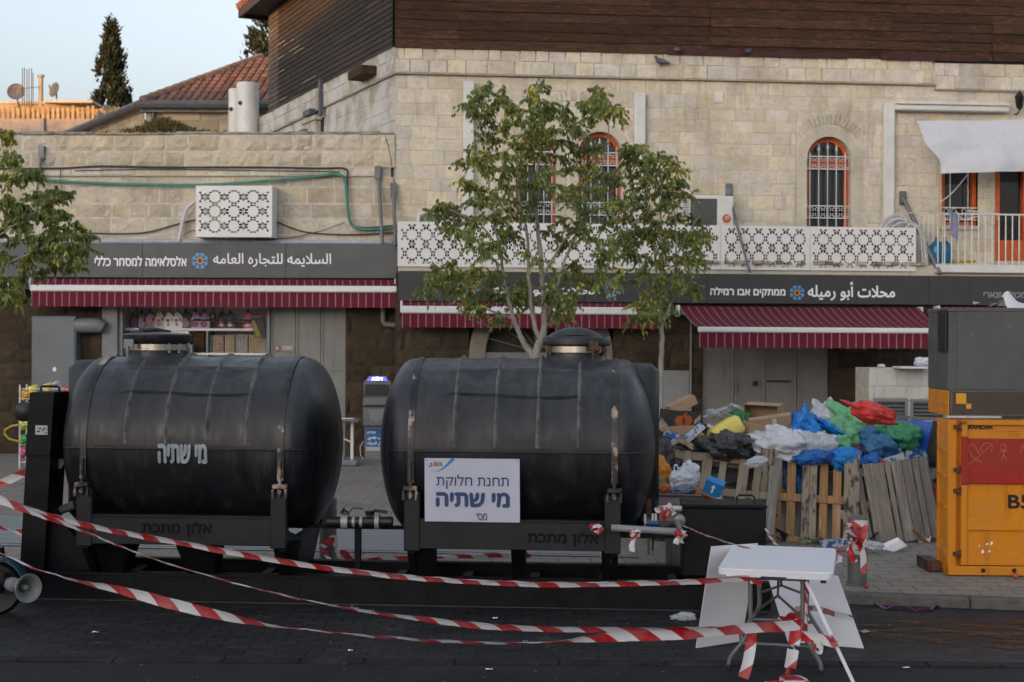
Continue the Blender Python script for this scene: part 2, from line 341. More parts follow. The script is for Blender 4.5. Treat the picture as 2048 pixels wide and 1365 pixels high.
M['navy'] = mat('navy lettering', (.006, .045, .135), .5, var=.05)
M['hole_shade'] = mat('dark backing board', (.02, .02, .02), .9, c2=(.16, .16, .16), sc=2.2, lo=.52, hi=.6)  # dark board added behind cut panels, its colour standing in for shade
M['tape'] = stripe_mat('red and white tape', (.52, .016, .022), (.80, .79, .80), .30, .5, 1.15, .35, .25, .015, (.60, .52, .52))
M['yel'] = mat('yellow orange paint', (.66, .235, .008), .42, var=.14, sc=3, stain=(.24, .085, .02), ssc=3.5, slo=.56, shi=.8, sstretch=(2, 2, .4), bump=.1, bsc=4, rvar=.2)
M['redpaint'] = mat('red overpaint', (.37, .012, .006), .45, c2=(.29, .02, .008), sc=5, stain=(.48, .11, .015), ssc=8, slo=.6, shi=.75, sstretch=(1, 1, .4))
M['hopper'] = mat('grey hopper steel', (.098, .097, .096), .5, var=.25, sc=2, stain=(.17, .15, .13), ssc=9, slo=.62, shi=.7, bump=.12, bsc=3, rvar=.2)
M['brownband'] = mat('scuffed brown band', (.055, .037, .026), .5, c2=(.075, .05, .035), sc=4, stain=(.02, .018, .018), ssc=3, slo=.58, shi=.66)
M['pal_a'] = wood_mat('new pine pallet', (.46, .285, .14), (.37, .225, .11), (.18, .10, .05), 2)
M['pal_b'] = wood_mat('grey weathered pallet', (.25, .23, .20), (.19, .175, .16), (.10, .09, .08), 2)
M['pal_c'] = mat('stained pallet', (.34, .285, .205), .85, c2=(.23, .20, .16), sc=5, stretch=(6, 3, .8), stain=(.035, .035, .034), ssc=6, slo=.50, shi=.60, sstretch=(2.2, 1, .9), bump=.25, bsc=25)
M['bark'] = mat('pale bark', (.34, .32, .285), .85, c2=(.24, .215, .185), sc=9, bump=.5, bsc=40, stretch=(1, 1, .4))
M['card'] = mat('brown cardboard', (.36, .245, .155), .8, var=.12, sc=4)
M['road'] = None

# ------------------------------------------------------------------ writing
def heb(s): return s[::-1]
AF = {'ا': 'FE8D FE8E', 'أ': 'FE83 FE84', 'ب': 'FE8F FE90 FE91 FE92', 'ت': 'FE95 FE96 FE97 FE98', 'ج': 'FE9D FE9E FE9F FEA0', 'ح': 'FEA1 FEA2 FEA3 FEA4', 'د': 'FEA9 FEAA', 'ر': 'FEAD FEAE', 'س': 'FEB1 FEB2 FEB3 FEB4', 'ع': 'FEC9 FECA FECB FECC', 'ق': 'FED5 FED6 FED7 FED8', 'ك': 'FED9 FEDA FEDB FEDC', 'ل': 'FEDD FEDE FEDF FEE0', 'م': 'FEE1 FEE2 FEE3 FEE4', 'ن': 'FEE5 FEE6 FEE7 FEE8', 'ه': 'FEE9 FEEA FEEB FEEC', 'و': 'FEED FEEE', 'ي': 'FEF1 FEF2 FEF3 FEF4'}
AF = {k: v.split() for k, v in AF.items()}
def arab(s):
    out = []; n = len(s); i = 0; pj = False
    while i < n:
        c = s[i]
        if c == 'ل' and i + 1 < n and s[i + 1] == 'ا': out.append(chr(0xFEFC if pj else 0xFEFB)); pj = False; i += 2; continue
        f = AF.get(c)
        if not f: out.append(c); pj = False; i += 1; continue
        nj = len(f) == 4 and i + 1 < n and s[i + 1] in AF
        out.append(chr(int(f[3 if pj and nj else 1 if pj else 2 if nj else 0], 16))); pj = nj; i += 1
    return ''.join(out)[::-1]
def glyphs(body):
    c = bpy.data.curves.new('txt', 'FONT'); c.body = body; o = bpy.data.objects.new('txt', c); COL.objects.link(o)
    bpy.context.view_layer.update(); dg = bpy.context.evaluated_depsgraph_get()
    cu = o.evaluated_get(dg).to_curve(dg); polys = []
    for sp in cu.splines:
        pts = []
        if sp.type == 'BEZIER':
            bp = list(sp.bezier_points)
            for i in range(len(bp)):
                a, b = bp[i], bp[(i + 1) % len(bp)]
                if (a.handle_right - a.co).length < 1e-6 and (b.handle_left - b.co).length < 1e-6: pts.append(a.co.copy())
                else: pts += [V(q) for q in interpolate_bezier(a.co, a.handle_right, b.handle_left, b.co, 5)[:-1]]
        else: pts = [V(p.co[:3]) for p in sp.points]
        if len(pts) > 2: polys.append([(p.x, p.y) for p in pts])
    bpy.data.objects.remove(o); bpy.data.curves.remove(c)
    return polys
def area(p): return sum(p[i][0] * p[(i + 1) % len(p)][1] - p[(i + 1) % len(p)][0] * p[i][1] for i in range(len(p))) / 2
def inside(q, p):
    c = False; j = len(p) - 1
    for i in range(len(p)):
        if (p[i][1] > q[1]) != (p[j][1] > q[1]) and q[0] < (p[j][0] - p[i][0]) * (q[1] - p[i][1]) / (p[j][1] - p[i][1]) + p[i][0]: c = not c
        j = i
    return c
def text(mb, body, fr, x0, x1, z0, z1, y, bold=0.0, keep=False):
    """fit the writing into the rectangle x0..x1, z0..z1 at depth y of the frame"""
    polys = glyphs(body); ar = [area(p) for p in polys]; big = max(ar, key=abs); sg = 1 if big > 0 else -1
    xs = [q[0] for p in polys for q in p]; zs = [q[1] for p in polys for q in p]
    ax, bx, az, bz = min(xs), max(xs), min(zs), max(zs); kx = (x1 - x0) / (bx - ax); kz = (z1 - z0) / (bz - az)
    if keep: kx = kz
    outs = [i for i in range(len(polys)) if ar[i] * sg > 0]; holes = {i: [] for i in outs}
    for i in range(len(polys)):
        if ar[i] * sg < 0:
            cand = [j for j in outs if inside(polys[i][0], polys[j])]
            if cand: holes[min(cand, key=lambda j: abs(ar[j]))].append(i)
    sh = [(0, 0)] + ([(bold, 0), (-bold, 0), (0, bold), (0, -bold)] if bold else [])
    for n_, (dx, dz) in enumerate(sh):
        for q, i in enumerate(outs):
            loops = [[V((a, b, 0)) for a, b in polys[i]]] + [[V((a, b, 0)) for a, b in polys[h]] for h in holes[i]]
            flat = [p for l in loops for p in l]
            tri = tessellate_polygon(loops); yy = y + n_ * .0004 + q * .00003
            mb.faces([fr(x0 + (p.x - ax) * kx + dx, yy, z0 + (p.y - az) * kz + dz) for p in flat], [list(t) for t in tri])
def rosette(pl, px, py, rpx, out, parent):
    s, z = pl.px(px, py, out); r = abs(pl.px(px + rpx, py, out)[0] - s); fr = pl.fr()
    mb = MB()
    for k in range(8):
        a = PI / 8 + k * PI / 4; c, sn = math.cos(a), math.sin(a)
        pts = [(.50, 0), (.62, .17), (.80, .27), (.95, .2), (1, 0), (.95, -.2), (.80, -.27), (.62, -.17)]
        mb.face([fr(s + r * (x * c - y * sn), out + .003, z + r * (x * sn + y * c)) for x, y in pts])
    e = mb.build('emblem_petals', M['blue'], parent)
    mb = MB(); mb.face([fr(s + r * (.50 if k % 2 else .34) * math.cos(k * PI / 8), out + .005, z + r * (.50 if k % 2 else .34) * math.sin(k * PI / 8)) for k in range(16)])
    mb.build('emblem_star', M['yellow'], parent)
    mb = MB(); mb.disc(s, z, r * .3, out + .007, fr, 16); mb.build('emblem_centre', M['maroon'], parent)

# ------------------------------------------------------------------ masonry
def cut(rects, hole):
    out = []
    for a, b, c, d in rects:
        h0, h1, h2, h3 = hole
        if h1 <= a or h0 >= b or h3 <= c or h2 >= d: out.append((a, b, c, d)); continue
        if h0 > a: out.append((a, h0, c, d))
        if h1 < b: out.append((h1, b, c, d))
        x0, x1 = max(a, h0), min(b, h1)
        if h2 > c: out.append((x0, x1, c, h2))
        if h3 < d: out.append((x0, x1, h3, d))
    return out
def ashlar(blocks, back, pl, s0, s1, z0, z1, ch=(.24, .30), bw=(.28, .62), holes=(), out=0.0, seed=1, gap=.007, proud=(.003, .009), tv=.10, warm=.05, rough=0.0):
    rg = random.Random(seed); fr = pl.fr(); z = z0
    rects = [(s0, s1, z0, z1)]
    for h in holes: rects = cut(rects, h)
    for a, b, c, d in rects: back.face([fr(a, out, c), fr(b, out, c), fr(b, out, d), fr(a, out, d)])
    while z < z1 - .02:
        h = rg.uniform(*ch); zt = min(z + h, z1)
        if z1 - zt < .1: zt = z1
        s = s0 - rg.uniform(0, .3)
        while s < s1:
            w_ = rg.uniform(*bw); e = min(s + w_, s1); st = max(s, s0); s += w_
            if e - st < .05: continue
            rs = [(st, e, z, zt)]
            for hh in holes: rs = cut(rs, hh)
            k = 1 + rg.uniform(-tv, tv); q = rg.uniform(-warm, warm); tint = (k * (1 + q * .4), k, k * (1 - q * 1.6)); pr = rg.uniform(*proud)
            for a, b, c, d in rs:
                if b - a < .04 or d - c < .04: continue
                g = gap / 2 + rg.uniform(0, .004); a2, b2, c2, d2 = a + g, b - g, c + g, d - g; bv = .012
                j = lambda m_=.006: rg.uniform(-m_, m_)
                o = [fr(a2 + j(), out, c2 + j()), fr(b2 + j(), out, c2 + j()), fr(b2 + j(), out, d2 + j()), fr(a2 + j(), out, d2 + j())]
                if rough:
                    n = len(blocks.v); nx = max(2, int((b2 - a2) / .07)); nz = max(2, int((d2 - c2) / .07)); pts = []
                    for i in range(nx + 1):
                        for l in range(nz + 1):
                            x = a2 + (b2 - a2) * i / nx; zz = c2 + (d2 - c2) * l / nz; ed = i in (0, nx) or l in (0, nz)
                            pts.append(fr(x, out + (0.002 if ed else pr + rough * (noise.noise(V((x * 7, zz * 7, seed))) + .5 * noise.noise(V((x * 19, zz * 19, seed))) + .5)), zz))
                    blocks.tint = tint; blocks.grid(pts, nx + 1, nz + 1); blocks.tint = (1, 1, 1)
                    continue
                f = [fr(a2 + bv, out + pr, c2 + bv), fr(b2 - bv, out + pr, c2 + bv), fr(b2 - bv, out + pr, d2 - bv), fr(a2 + bv, out + pr, d2 - bv)]
                blocks.tint = tint; blocks.faces(o + f, [(4, 5, 6, 7), (0, 1, 5, 4), (1, 2, 6, 5), (2, 3, 7, 6), (3, 0, 4, 7)]); blocks.tint = (1, 1, 1)
        z = zt
def arch_pts(cx, w_, z0, zs, n=16, rise=None):
    rise = rise or w_
    return [(cx + w_, z0)] + [(cx + w_ * math.cos(PI * i / n), zs + rise * math.sin(PI * i / n)) for i in range(n + 1)] + [(cx - w_, z0)]

# ------------------------------------------------------------------ ground, road, pavement
M['asphalt'] = mat('worn asphalt', (.017, .018, .021), .8, spec=.25, c2=(.028, .028, .031), sc=2, stain=(.05, .046, .042), ssc=1.3, slo=.60, shi=.74, bump=.5, bsc=180, rvar=.15, sstretch=(.5, 1.6, 1))
M['setts'] = brick_ground('dark setts', (.0155, .0157, .017), (.034, .034, .0355), (.005, .005, .006), .23, .115, .010, .2, .66, 1.0, (.072, .066, .057))
M['paving'] = brick_ground('grey beige pavers', (.30, .272, .232), (.25, .226, .192), (.09, .082, .068), .34, .22, .009, .2, .8, .5, (.10, .09, .078))
M['kerb'] = mat('grey kerb stone', (.13, .122, .11), .85, var=.35, sc=7, bump=.4, stain=(.06, .056, .05), ssc=4)
M['strip'] = mat('pale steel strip', (.30, .33, .355), .42, .25, c2=(.22, .24, .26), sc=4, stretch=(.25, 3, 1), stain=(.14, .14, .14), ssc=3, slo=.55, shi=.8, sstretch=(.2, 2.5, 1))
mb = MB(); mb.face([V((-500, -500, -.03)), V((500, -500, -.03)), V((500, 900, -.03)), V((-500, 900, -.03))])
tag(mb.build('ground', M['asphalt'], base=(0, 0, 0)), kind='structure')
mb = MB(); mb.face([V((-80, -58, 0)), V((80, -58, 0)), V((80, 15.2, 0)), V((-80, 15.2, 0))])
tag(mb.build('road', M['asphalt'], base=(0, 0, 0)), kind='structure')
mb = MB(); mb.face([V((-60, 10.75, .004)), V((1.2, 10.42, .004)), V((60, 9.9, .004)), V((60, 15.1, .004)), V((-60, 15.1, .004))])
tag(mb.build('sett_paving', M['setts'], base=(0, 0, 0)), kind='structure')
mb = MB(); rg = random.Random(3)
x = -20.0
while x < 20:
    w_ = rg.uniform(.45, .8); y0 = 10.75 - (x + 60) / 61.2 * .33
    mb.box(x + .006, x + w_ - .006, y0 - .16 + rg.uniform(-.01, .01), y0 - .01, -.02, .010 + rg.uniform(0, .006), b=.006); x += w_
tag(mb.build('border_stones', mat('dusty border stone', (.026, .026, .027), .85, var=.35, sc=5, stain=(.060, .055, .047), ssc=1.5, slo=.52, shi=.74, bump=.6, spec=.25)), kind='structure')
KERB = [(-60, 14.55), (1.75, 14.30), (2.05, 13.95), (2.12, 13.2), (2.35, 12.92), (2.9, 12.74), (5.2, 12.32), (9, 11.7), (14, 11.3), (60, 11.0)]
mb = MB(); mb.face([V((a, b + .15, .09)) for a, b in KERB] + [V((60, 40, .09)), V((-60, 40, .09))])
tag(mb.build('pavement', M['paving'], base=(0, 0, 0)), kind='structure')
mb = MB()
for (a, b), (c, d) in zip(KERB, KERB[1:]):
    if a < -30: a, b = -20, b + (d - b) * (40 / (c - a))
    if c > 30: c, d = 20, b + (d - b) * .15
    L = math.hypot(c - a, d - b); n = max(1, round(L / .95)); t = V(((c - a) / L, (d - b) / L, 0)); nn = V((-t.y, t.x, 0))
    for i in range(n):
        q0, q1 = L * i / n + .004, L * (i + 1) / n - .004
        mb.box(q0, q1, 0, .16, -.02, .094 + rg.uniform(-.003, .003), lambda s, o, z, a=a, b=b, t=t, nn=nn: V((a, b, 0)) + t * s + nn * o + V((0, 0, z)), .012)
tag(mb.build('kerb', M['kerb'], smooth=False), kind='structure')
mb = MB(); q = [G(-150, 1029, .094), G(1085, 1046, .094), G(1275, 1111, .094), G(-150, 1083, .094)]
mb.face(q); tag(mb.build('pale_strip', M['strip'], base=q[0]), kind='structure')
mb = MB(); q = [G(-150, 1085, .1), G(1275, 1112, .1), G(1275, 1114.5, .1), G(-150, 1088, .1)]; mb.face(q)
tag(mb.build('strip_edging', M['strip'], base=q[0]), kind='structure')

# ------------------------------------------------------------------ buildings
C0 = P(790, 682, 27.5)
LW = Plane(C0.x, C0.y, 1, -.04); MW = Plane(C0.x, C0.y, 1, .09); SW = Plane(C0.x, C0.y, .47, -1)
# main stone building
ZT, ZC = 8.02, 7.50
bld = thing('stone_building', 'two storey pale limestone building with orange arched windows and brown timber top', 'building', C0)
hA = MW.rect(1592, 1725, 244, 470); hB = MW.rect(1008, 1266, 238, 470); hC = MW.rect(1884, 1955, 330, 452); hD = MW.rect(1990, 2105, 338, 532)
hA = (hA[0], hA[1], 4.0, hA[3]); hB = (hB[0], hB[1], 4.0, hB[3]); hD = (hD[0], hD[1], 4.0, hD[3])
bl, bk = MB(), MB()
ashlar(bl, bk, MW, 0, 15, 3.2, ZC - .02, (.22, .285), (.2, .54), [hA, hB, hC, hD], 0, 11, gap=.005, proud=(.002, .007), tv=.085)
bl.build('wall_stones', M['stone'], bld); bk.build('wall', M['mortar'], bld)
# cornice: two courses, the lower one proud
bl, bk = MB(), MB(); sb = MW.px(1868, 165)[0]
for a, b, dz in ((-.02, sb, 0), (sb, 15, -.09)):
    ashlar(bl, bk, MW, a, b, ZC + dz, ZC + dz + .27, (.26, .28), (.3, .6), [], .09, 21 + int(a), proud=(.01, .03))
    ashlar(bl, bk, MW, a, b, ZC + dz + .27, ZT - .01 + dz * .7, (.2, .3), (.2, .5), [], .03, 25 + int(a), proud=(.005, .03))
    fr = MW.fr(); bk.box(a, b, -.05, .088, ZC + dz - .012, ZC + dz + .268, fr); bk.box(a, b, -.3, .028, ZC + dz + .268, ZT - .02 + dz * .7, fr)
bl.build('cornice_stones', M['stone'], bld); bk.build('cornice', M['mortar'], bld)
# left side wall, lime-washed
bl, bk = MB(), MB()
ashlar(bl, bk, SW, -10.3, 0, 5.0, ZC - .02, (.24, .30), (.3, .6), [], 0, 31, proud=(.004, .012), tv=.1)
ashlar(bl, bk, SW, -10.3, 0.02, ZC, ZT - .01, (.24, .28), (.3, .6), [], .07, 33, proud=(.004, .02), tv=.1)
bk.box(-10.3, .06, -.2, .068, ZC - .012, ZT - .03, SW.fr())
bl.build('side_wall_stones', M['stone_side'], bld); bk.build('side_wall', M['mortar'], bld)
mb = MB(); a, b, c, d = SW.rect(636, 649, 240, 265); mb.box(a, b, .012, .02, c, d, SW.fr()); mb.build('vent_opening', M['black'], bld)
# pier and lead flashing below the timber
mb = MB(); mb.box(-5.6, -4.75, .0, .16, 5.5, 7.25, SW.fr(), .02); mb.box(-5.66, -4.69, 0, .2, 7.25, 7.36, SW.fr(), .02); mb.box(-10.3, -5.0, 0, .1, 5.5, 6.95, SW.fr(), .02); mb.build('pier', M['stone_side'], bld)
M['lead'] = mat('grey lead flashing', (.13, .14, .155), .5, .4, var=.35, sc=5)
mb = MB(); rg = random.Random(8)
for i in range(11):
    a = -10.3 + i * .5; z = 6.98 if a < -5.7 else 7.4
    mb.tint = (1 + rg.uniform(-.3, .3),) * 3
    mb.box(a, a + .52, .10 + rg.uniform(0, .03), .24 + rg.uniform(0, .04), z + rg.uniform(-.05, .02), z + .10 + rg.uniform(0, .06), SW.fr(), .01)
mb.tint = (1, 1, 1); mb.box(-4.5, -4.36, .08, .16, 7.3, 8.1, SW.fr()); mb.build('flashing', M['lead'], bld)
mb = MB(); mb.box(-1.75, -.9, .02, .4, ZC + .12, ZC + .30, SW.fr(), .01); mb.build('projecting_beam', M['wood_front'], bld)
# timber storey
ZW = 13.0; ZE = 10.55; rg = random.Random(5)
mb = MB(); z = ZT - .03; fr = MW.fr()
while z < ZW:
    h = .185; s = -.03; k0 = rg.uniform(0, 3)
    brk = [-.03, 1.18 + rg.uniform(0, .03), 3.2 + k0 * .6, 6.15, 8.9 + k0 * .4, 11.9, 15.5]
    for a, b in zip(brk, brk[1:]):
        k = rg.uniform(.72, 1.25); mb.tint = (k * rg.uniform(.95, 1.1), k, k); o = rg.uniform(.0, .014)
        p = [(a + .004, .06 + o + .018, z), (b - .004, .06 + o + .018, z), (b - .004, .06 + o, z + h), (a + .004, .06 + o, z + h)]
        mb.face([fr(*q) for q in p]); mb.face([fr(a, .03, z), fr(b, .03, z), fr(b, .06 + o + .018, z), fr(a, .06 + o + .018, z)])
    z += h
mb.tint = (1, 1, 1); mb.build('timber_cladding', M['wood_front'], bld)
mb = MB(); rg = random.Random(9)
for a, b, sg in ((5.3, 8.9, 0), (9.6, 11.6, 1)):
    mb.box(a, b, .085, .1, ZT - .05, ZT + .06, fr); 
mb.build('red_base_board', mat('dark red board', (.06, .012, .010), .7, var=.4, sc=5), bld)
mb = MB(); z = ZT - .03; frs = SW.fr(); j = 0
while z < ZE:
    h = .115; brk = [-8.9, -8.0, -5.9 + rg.uniform(-.4, .4), -3.4 + rg.uniform(-.5, .5), -1.6, .0]
    for i, (a, b) in enumerate(zip(brk, brk[1:])):
        k = rg.uniform(.8, 1.2) * (2.3 if i == 0 else 1); mb.tint = (k, k, k)
        mb.face([frs(a + .003, .09, z), frs(b - .003, .09, z), frs(b - .003, .075, z + h - .006), frs(a + .003, .075, z + h - .006)])
    z += h
mb.tint = (1, 1, 1); mb.build('side_cladding', M['wood_side'], bld)
mb = MB(); rg = random.Random(12)   # splintered pale laths on the side cladding
for i in range(9):
    a = -8.2 + rg.uniform(0, 2.6); z = ZT + .15 + rg.uniform(0, 1.5); z = ZT + round((z - ZT) / .115) * .115; mb.box(a, a + rg.uniform(.25, 1.1), .092, .104, z, z + .022, frs)
mb.build('bare_laths', mat('bare lath wood', (.34, .29, .23), .8), bld)
mb = MB(); mb.box(.0, 15, -.02, .03, ZT - .1, ZW, fr); mb.box(-8.9, 0, -.02, .06, ZT - .1, ZE, frs)
mb.build('timber_backing', M['black'], bld)
mb = MB()
mb.box(-9.5, .4, -4, .62, ZE, ZE + .14, frs); mb.box(-9.56, .4, .62, .68, ZE - .1, ZE + .2, frs); mb.box(-9.56, -9.5, -4, .68, ZE - .1, ZE + .2, frs)
mb.build('eave', mat('dark eave board', (.045, .036, .032), .7, var=.3), bld)
mb = MB()
for i in range(42): mb.lathe([(.09, 0), (.09, .5)], 8, local(Matrix.Translation(SW.pt(-9.5 + i * .235, ZE + .17, .72)) @ Matrix.Rotation(math.atan2(SW.n.y, SW.n.x) + PI, 4, 'Z') @ Matrix.Rotation(R(70), 4, 'Y')))
mb.build('roof_tiles', mat('red roof tile', (.30, .12, .075), .85, var=.4, sc=6), bld)
# dark inner volumes behind the windows, roof
mb = MB(); mb.box(.02, 15, -8, -.45, 3.0, ZT - .2, fr); mb.build('inner_rooms', mat('dark room', (.03, .028, .026), .9), bld)

def scroll_grille(mb, fr, a, b, z0, z1, out, bars, bands, r=.011, tips=None):
    for i in range(bars):
        s = a + (b - a) * (i + .5) / bars
        top = tips(s) if tips else z1
        mb.tube([fr(s, out, z0), fr(s, out, top)], r, 6)
        if tips: mb.lathe([(.003, 0), (.03, .05), (.02, .08), (.002, .16)], 6, lambda x, y, z, s=s, top=top: fr(s + x, out + y, top - .1 + z))
    for (c, d) in bands:
        for z in (c, d): mb.box(a, b, out - .012, out + .012, z - .012, z + .012, fr)
        n = bars * 2
        for i in range(bars):
            s = a + (b - a) * (i + .5) / bars; w_ = (b - a) / bars
            for sx in (-1, 1):
                for sz in (-1, 1):
                    cx, cz, rr = s + sx * w_ * .22, (c + d) / 2 + sz * (d - c) * .22, min(w_, d - c) * .19
                    mb.tube([fr(cx + sx * rr * math.cos(q), out, cz + sz * rr * math.sin(q)) for q in [R(x) for x in range(-60, 250, 44)]], .008, 4)
def arched_window(root, cx, hw, z0, ztop, sur, hole, bars, bands, shade=True, spand=True, orange_band=None):
    fr = MW.fr(); zs = ztop - hw; n = 18
    inn = arch_pts(cx, hw, z0, zs, n); outp = arch_pts(cx, hw + sur, z0, zs, n)
    mb = MB()
    for (a, b), (c, d), (e, f), (g, h) in zip(inn, inn[1:], outp, outp[1:]):
        mb.face([fr(a, .045, b), fr(c, .045, d), fr(g, .035, h), fr(e, .035, f)]); mb.face([fr(a, .045, b), fr(c, .045, d), fr(c, -.22, d), fr(a, -.22, b)])
        mb.face([fr(e, .035, f), fr(g, .035, h), fr(g, -.01, h), fr(e, -.01, f)])
    mb.build('window_surround', M['dressed'], root)
    mb = MB(); ii = arch_pts(cx, hw - .085, z0 + .06, zs, n); oo = arch_pts(cx, hw, z0, zs, n)
    for (a, b), (c, d), (e, f), (g, h) in zip(ii, ii[1:], oo, oo[1:]):
        mb.face([fr(a, -.12, b), fr(c, -.12, d), fr(g, -.12, h), fr(e, -.12, f)]); mb.face([fr(a, -.12, b), fr(c, -.12, d), fr(c, -.2, d), fr(a, -.2, b)])
    if orange_band: mb.box(cx - hw, cx + hw, -.19, -.13, orange_band[0], orange_band[1], fr)
    fo = mb.build('window', M['orange'], root)
    mb = MB(); mb.face([fr(a, -.18, b) for a, b in oo]); mb.build('pane', M['glass'], fo)
    mb = MB(); scroll_grille(mb, fr, cx - hw, cx + hw, z0, ztop, -.05, bars, bands, tips=lambda s: zs + math.sqrt(max(0, hw * hw - (s - cx) ** 2)) - .16)
    mb.build('grille', M['grille'], fo, smooth=True)
def spandrel(mb, hole, arches):
    fr = MW.fr(); a, b, c, d = hole; cuts = sorted(set([a, b] + [q[0] for ar in arches for q in ar]))
    for x0, x1 in zip(cuts, cuts[1:]):
        if x1 - x0 < 1e-5: continue
        def low(x):
            z = None
            for ar in arches:
                xs = [q[0] for q in ar]
                if min(xs) - 1e-6 <= x <= max(xs) + 1e-6:
                    for (p, q), (r_, t) in zip(ar[1:-1], ar[2:-1]):
                        if min(p, r_) - 1e-7 <= x <= max(p, r_) + 1e-7 and abs(p - r_) > 1e-9: z = q + (t - q) * (x - p) / (r_ - p)
            return c if z is None else z
        xm = (x0 + x1) / 2
        ok = any(min(q[0] for q in ar) < xm < max(q[0] for q in ar) for ar in arches)
        l0, l1 = (low(x0 + 1e-6), low(x1 - 1e-6)) if ok else (c, c)
        mb.face([fr(x0, .012, l0), fr(x1, .012, l1), fr(x1, .012, d), fr(x0, .012, d)])
def relieving(mb, cx, cz, r0, r1, a0, a1, n, sz=1.0):
    fr = MW.fr(); rg = random.Random(int(cx * 10))
    for i in range(n):
        q0 = R(a0 + (a1 - a0) * (i + .08) / n); q1 = R(a0 + (a1 - a0) * (i + .92) / n); k = rg.uniform(.8, 1.1); mb.tint = (k * .96, k * .97, k * 1.0)
        pts = [(cx + r * math.cos(q), cz + sz * r * math.sin(q)) for r, q in ((r0, q0), (r1, q0), (r1, q1), (r0, q1))]; mb.prism(pts, -.01, .022 + rg.uniform(0, .010), fr)
    mb.tint = (1, 1, 1)
ax0, zz = MW.px(1612, 450); ax1, ztp = MW.px(1701, 275); acx, ahw = (ax0 + ax1) / 2, (ax1 - ax0) / 2
zfl = 4.25
zb1, zb2 = MW.px(1650, 338)[1], MW.px(1650, 313)[1]; zb3, zb4 = MW.px(1650, 436)[1], MW.px(1650, 412)[1]
arched_window(bld, acx, ahw, zfl, ztp, .20, hA, 5, [(zb1, zb2), (zb3, zb4)], orange_band=(zb1 + .02, zb2 - .02))
sp = MB(); spandrel(sp, hA, [arch_pts(acx, ahw + .20, 4.0, ztp - ahw, 18)])
sp.build('arch_spandrel', M['stone'], bld); sp = MB(); rv = MB(); relieving(rv, acx, ztp - ahw, ahw + .26, ahw + .44, 38, 142, 17); rv.build('relieving_arch', M['stone'], bld); rv = MB()
b0, _ = MW.px(1156, 450); b1, zt2 = MW.px(1243, 265); c0_, _ = MW.px(1031, 450); c1_, zt3 = MW.px(1113, 268)
for q0, q1, zt_ in ((b0, b1, zt2), (c0_, c1_, zt3)):
    arched_window(bld, (q0 + q1) / 2, (q1 - q0) / 2, zfl, zt_, .17, hB, 5, [(zb1, zb2), (zb3, zb4)], orange_band=(zb1 + .02, zb2 - .02))
spandrel(sp, hB, [arch_pts((b0 + b1) / 2, (b1 - b0) / 2 + .17, 4.0, zt2 - (b1 - b0) / 2, 18), arch_pts((c0_ + c1_) / 2, (c1_ - c0_) / 2 + .17, 4.0, zt3 - (c1_ - c0_) / 2, 18)])
sp.build('arch_spandrel', M['stone'], bld)
e0, ez = MW.px(1152, 183); relieving(rv, e0, ez - 1.32, 1.14, 1.32, 22, 158, 30)
rv.build('relieving_arch', M['stone'], bld)
# small barred window and door by the balcony
fr = MW.fr(); a, b, c, d = hC
mb = MB(); mb.box(a, a + .09, -.2, -.08, c, d, fr); mb.box(b - .09, b, -.2, -.08, c, d, fr); mb.box(a, b, -.2, -.085, c, c + .08, fr); mb.box(a, b, -.2, -.085, d - .08, d, fr)
fo = mb.build('window', M['orange'], bld); mb = MB(); mb.box(a, b, -.2, -.17, c, d, fr); mb.build('pane', M['glass'], fo)
mb = MB(); scroll_grille(mb, fr, a, b, c, d, -.04, 2, [(c + .12, c + .36)]); mb.build('grille', M['grille'], fo)
mb = MB(); mb.box(a - .05, b + .05, -.2, .05, c - .09, c - .005, fr, .01); mb.build('window_sill', M['dressed'], bld)
a, b, c, d = hD
mb = MB(); mb.box(a, a + .11, -.2, -.02, c, d, fr); mb.box(a + .6, a + .7, -.2, -.03, c, d, fr); mb.box(a, b, -.2, -.025, 4.0, 4.27, fr); mb.box(a + .11, b, -.18, -.04, 4.27, 4.42, fr)
fo = mb.build('door', M['orange'], bld); mb = MB(); mb.box(a, b, -.2, -.15, c, d, fr); mb.build('pane', M['glass'], fo)
# downpipes and box beam
for x0, x1, y0, y1 in ((926, 946, 165, 470), (1267, 1287, 188, 470), (1764, 1783, 208, 470)):
    a, b, c, d = MW.rect(x0, x1, y0, y1); mb = MB(); mb.box(a, b, .03, .16, c, d, fr, .012); mb.box(a + .05, a + .07, .155, .165, c, d, fr); mb.build('downpipe', M['white_paint'], bld)
a, b, c, d = MW.rect(1784, 2010, 212, 228); mb = MB(); mb.box(a, b, .03, .22, c, d, fr, .02); mb.box(a, b, .03, .26, d, d + .05, fr, .01); mb.build('awning_cassette', M['white_paint'], bld)
a, b, c, d = MW.rect(1430, 1446, 183, 207); mb = MB(); mb.box(a, b, .0, .03, c, d, fr, .01); mb.build('vent_plate', M['white_paint'], bld)
# balcony slab over the shops and the shop-front storey
mb = MB(); mb.box(.05, 15, -.3, .62, 3.62, 3.86, fr, .02); mb.build('balcony_slab', M['dressed'], bld)
mb = MB(); rg = random.Random(4)
for i in range(160):
    s = rg.uniform(5.5, 10.2); k = rg.uniform(.3, 1); mb.tint = (k, k, k); r_ = rg.uniform(.02, .07)
    mb.box(s, s + r_ * 2, .3 + rg.uniform(0, .34), .45 + rg.uniform(0, .3), 3.85, 3.87 + rg.uniform(.01, .06), fr)
mb.tint = (1, 1, 1); mb.build('rubble', M['stone_rough'], bld)
LO = .6
hd1 = MW.rect(1406, 1656, 640, 930, LO); hd2 = MW.rect(1323, 1378, 741, 930, LO); hd3 = MW.rect(938, 1224, 645, 930, LO)
hs = [(h[0], h[1], -.1, h[3]) for h in (hd1, hd2, hd3)]; hs[2] = (hs[2][0], hs[2][1], -.1, hs[2][3])
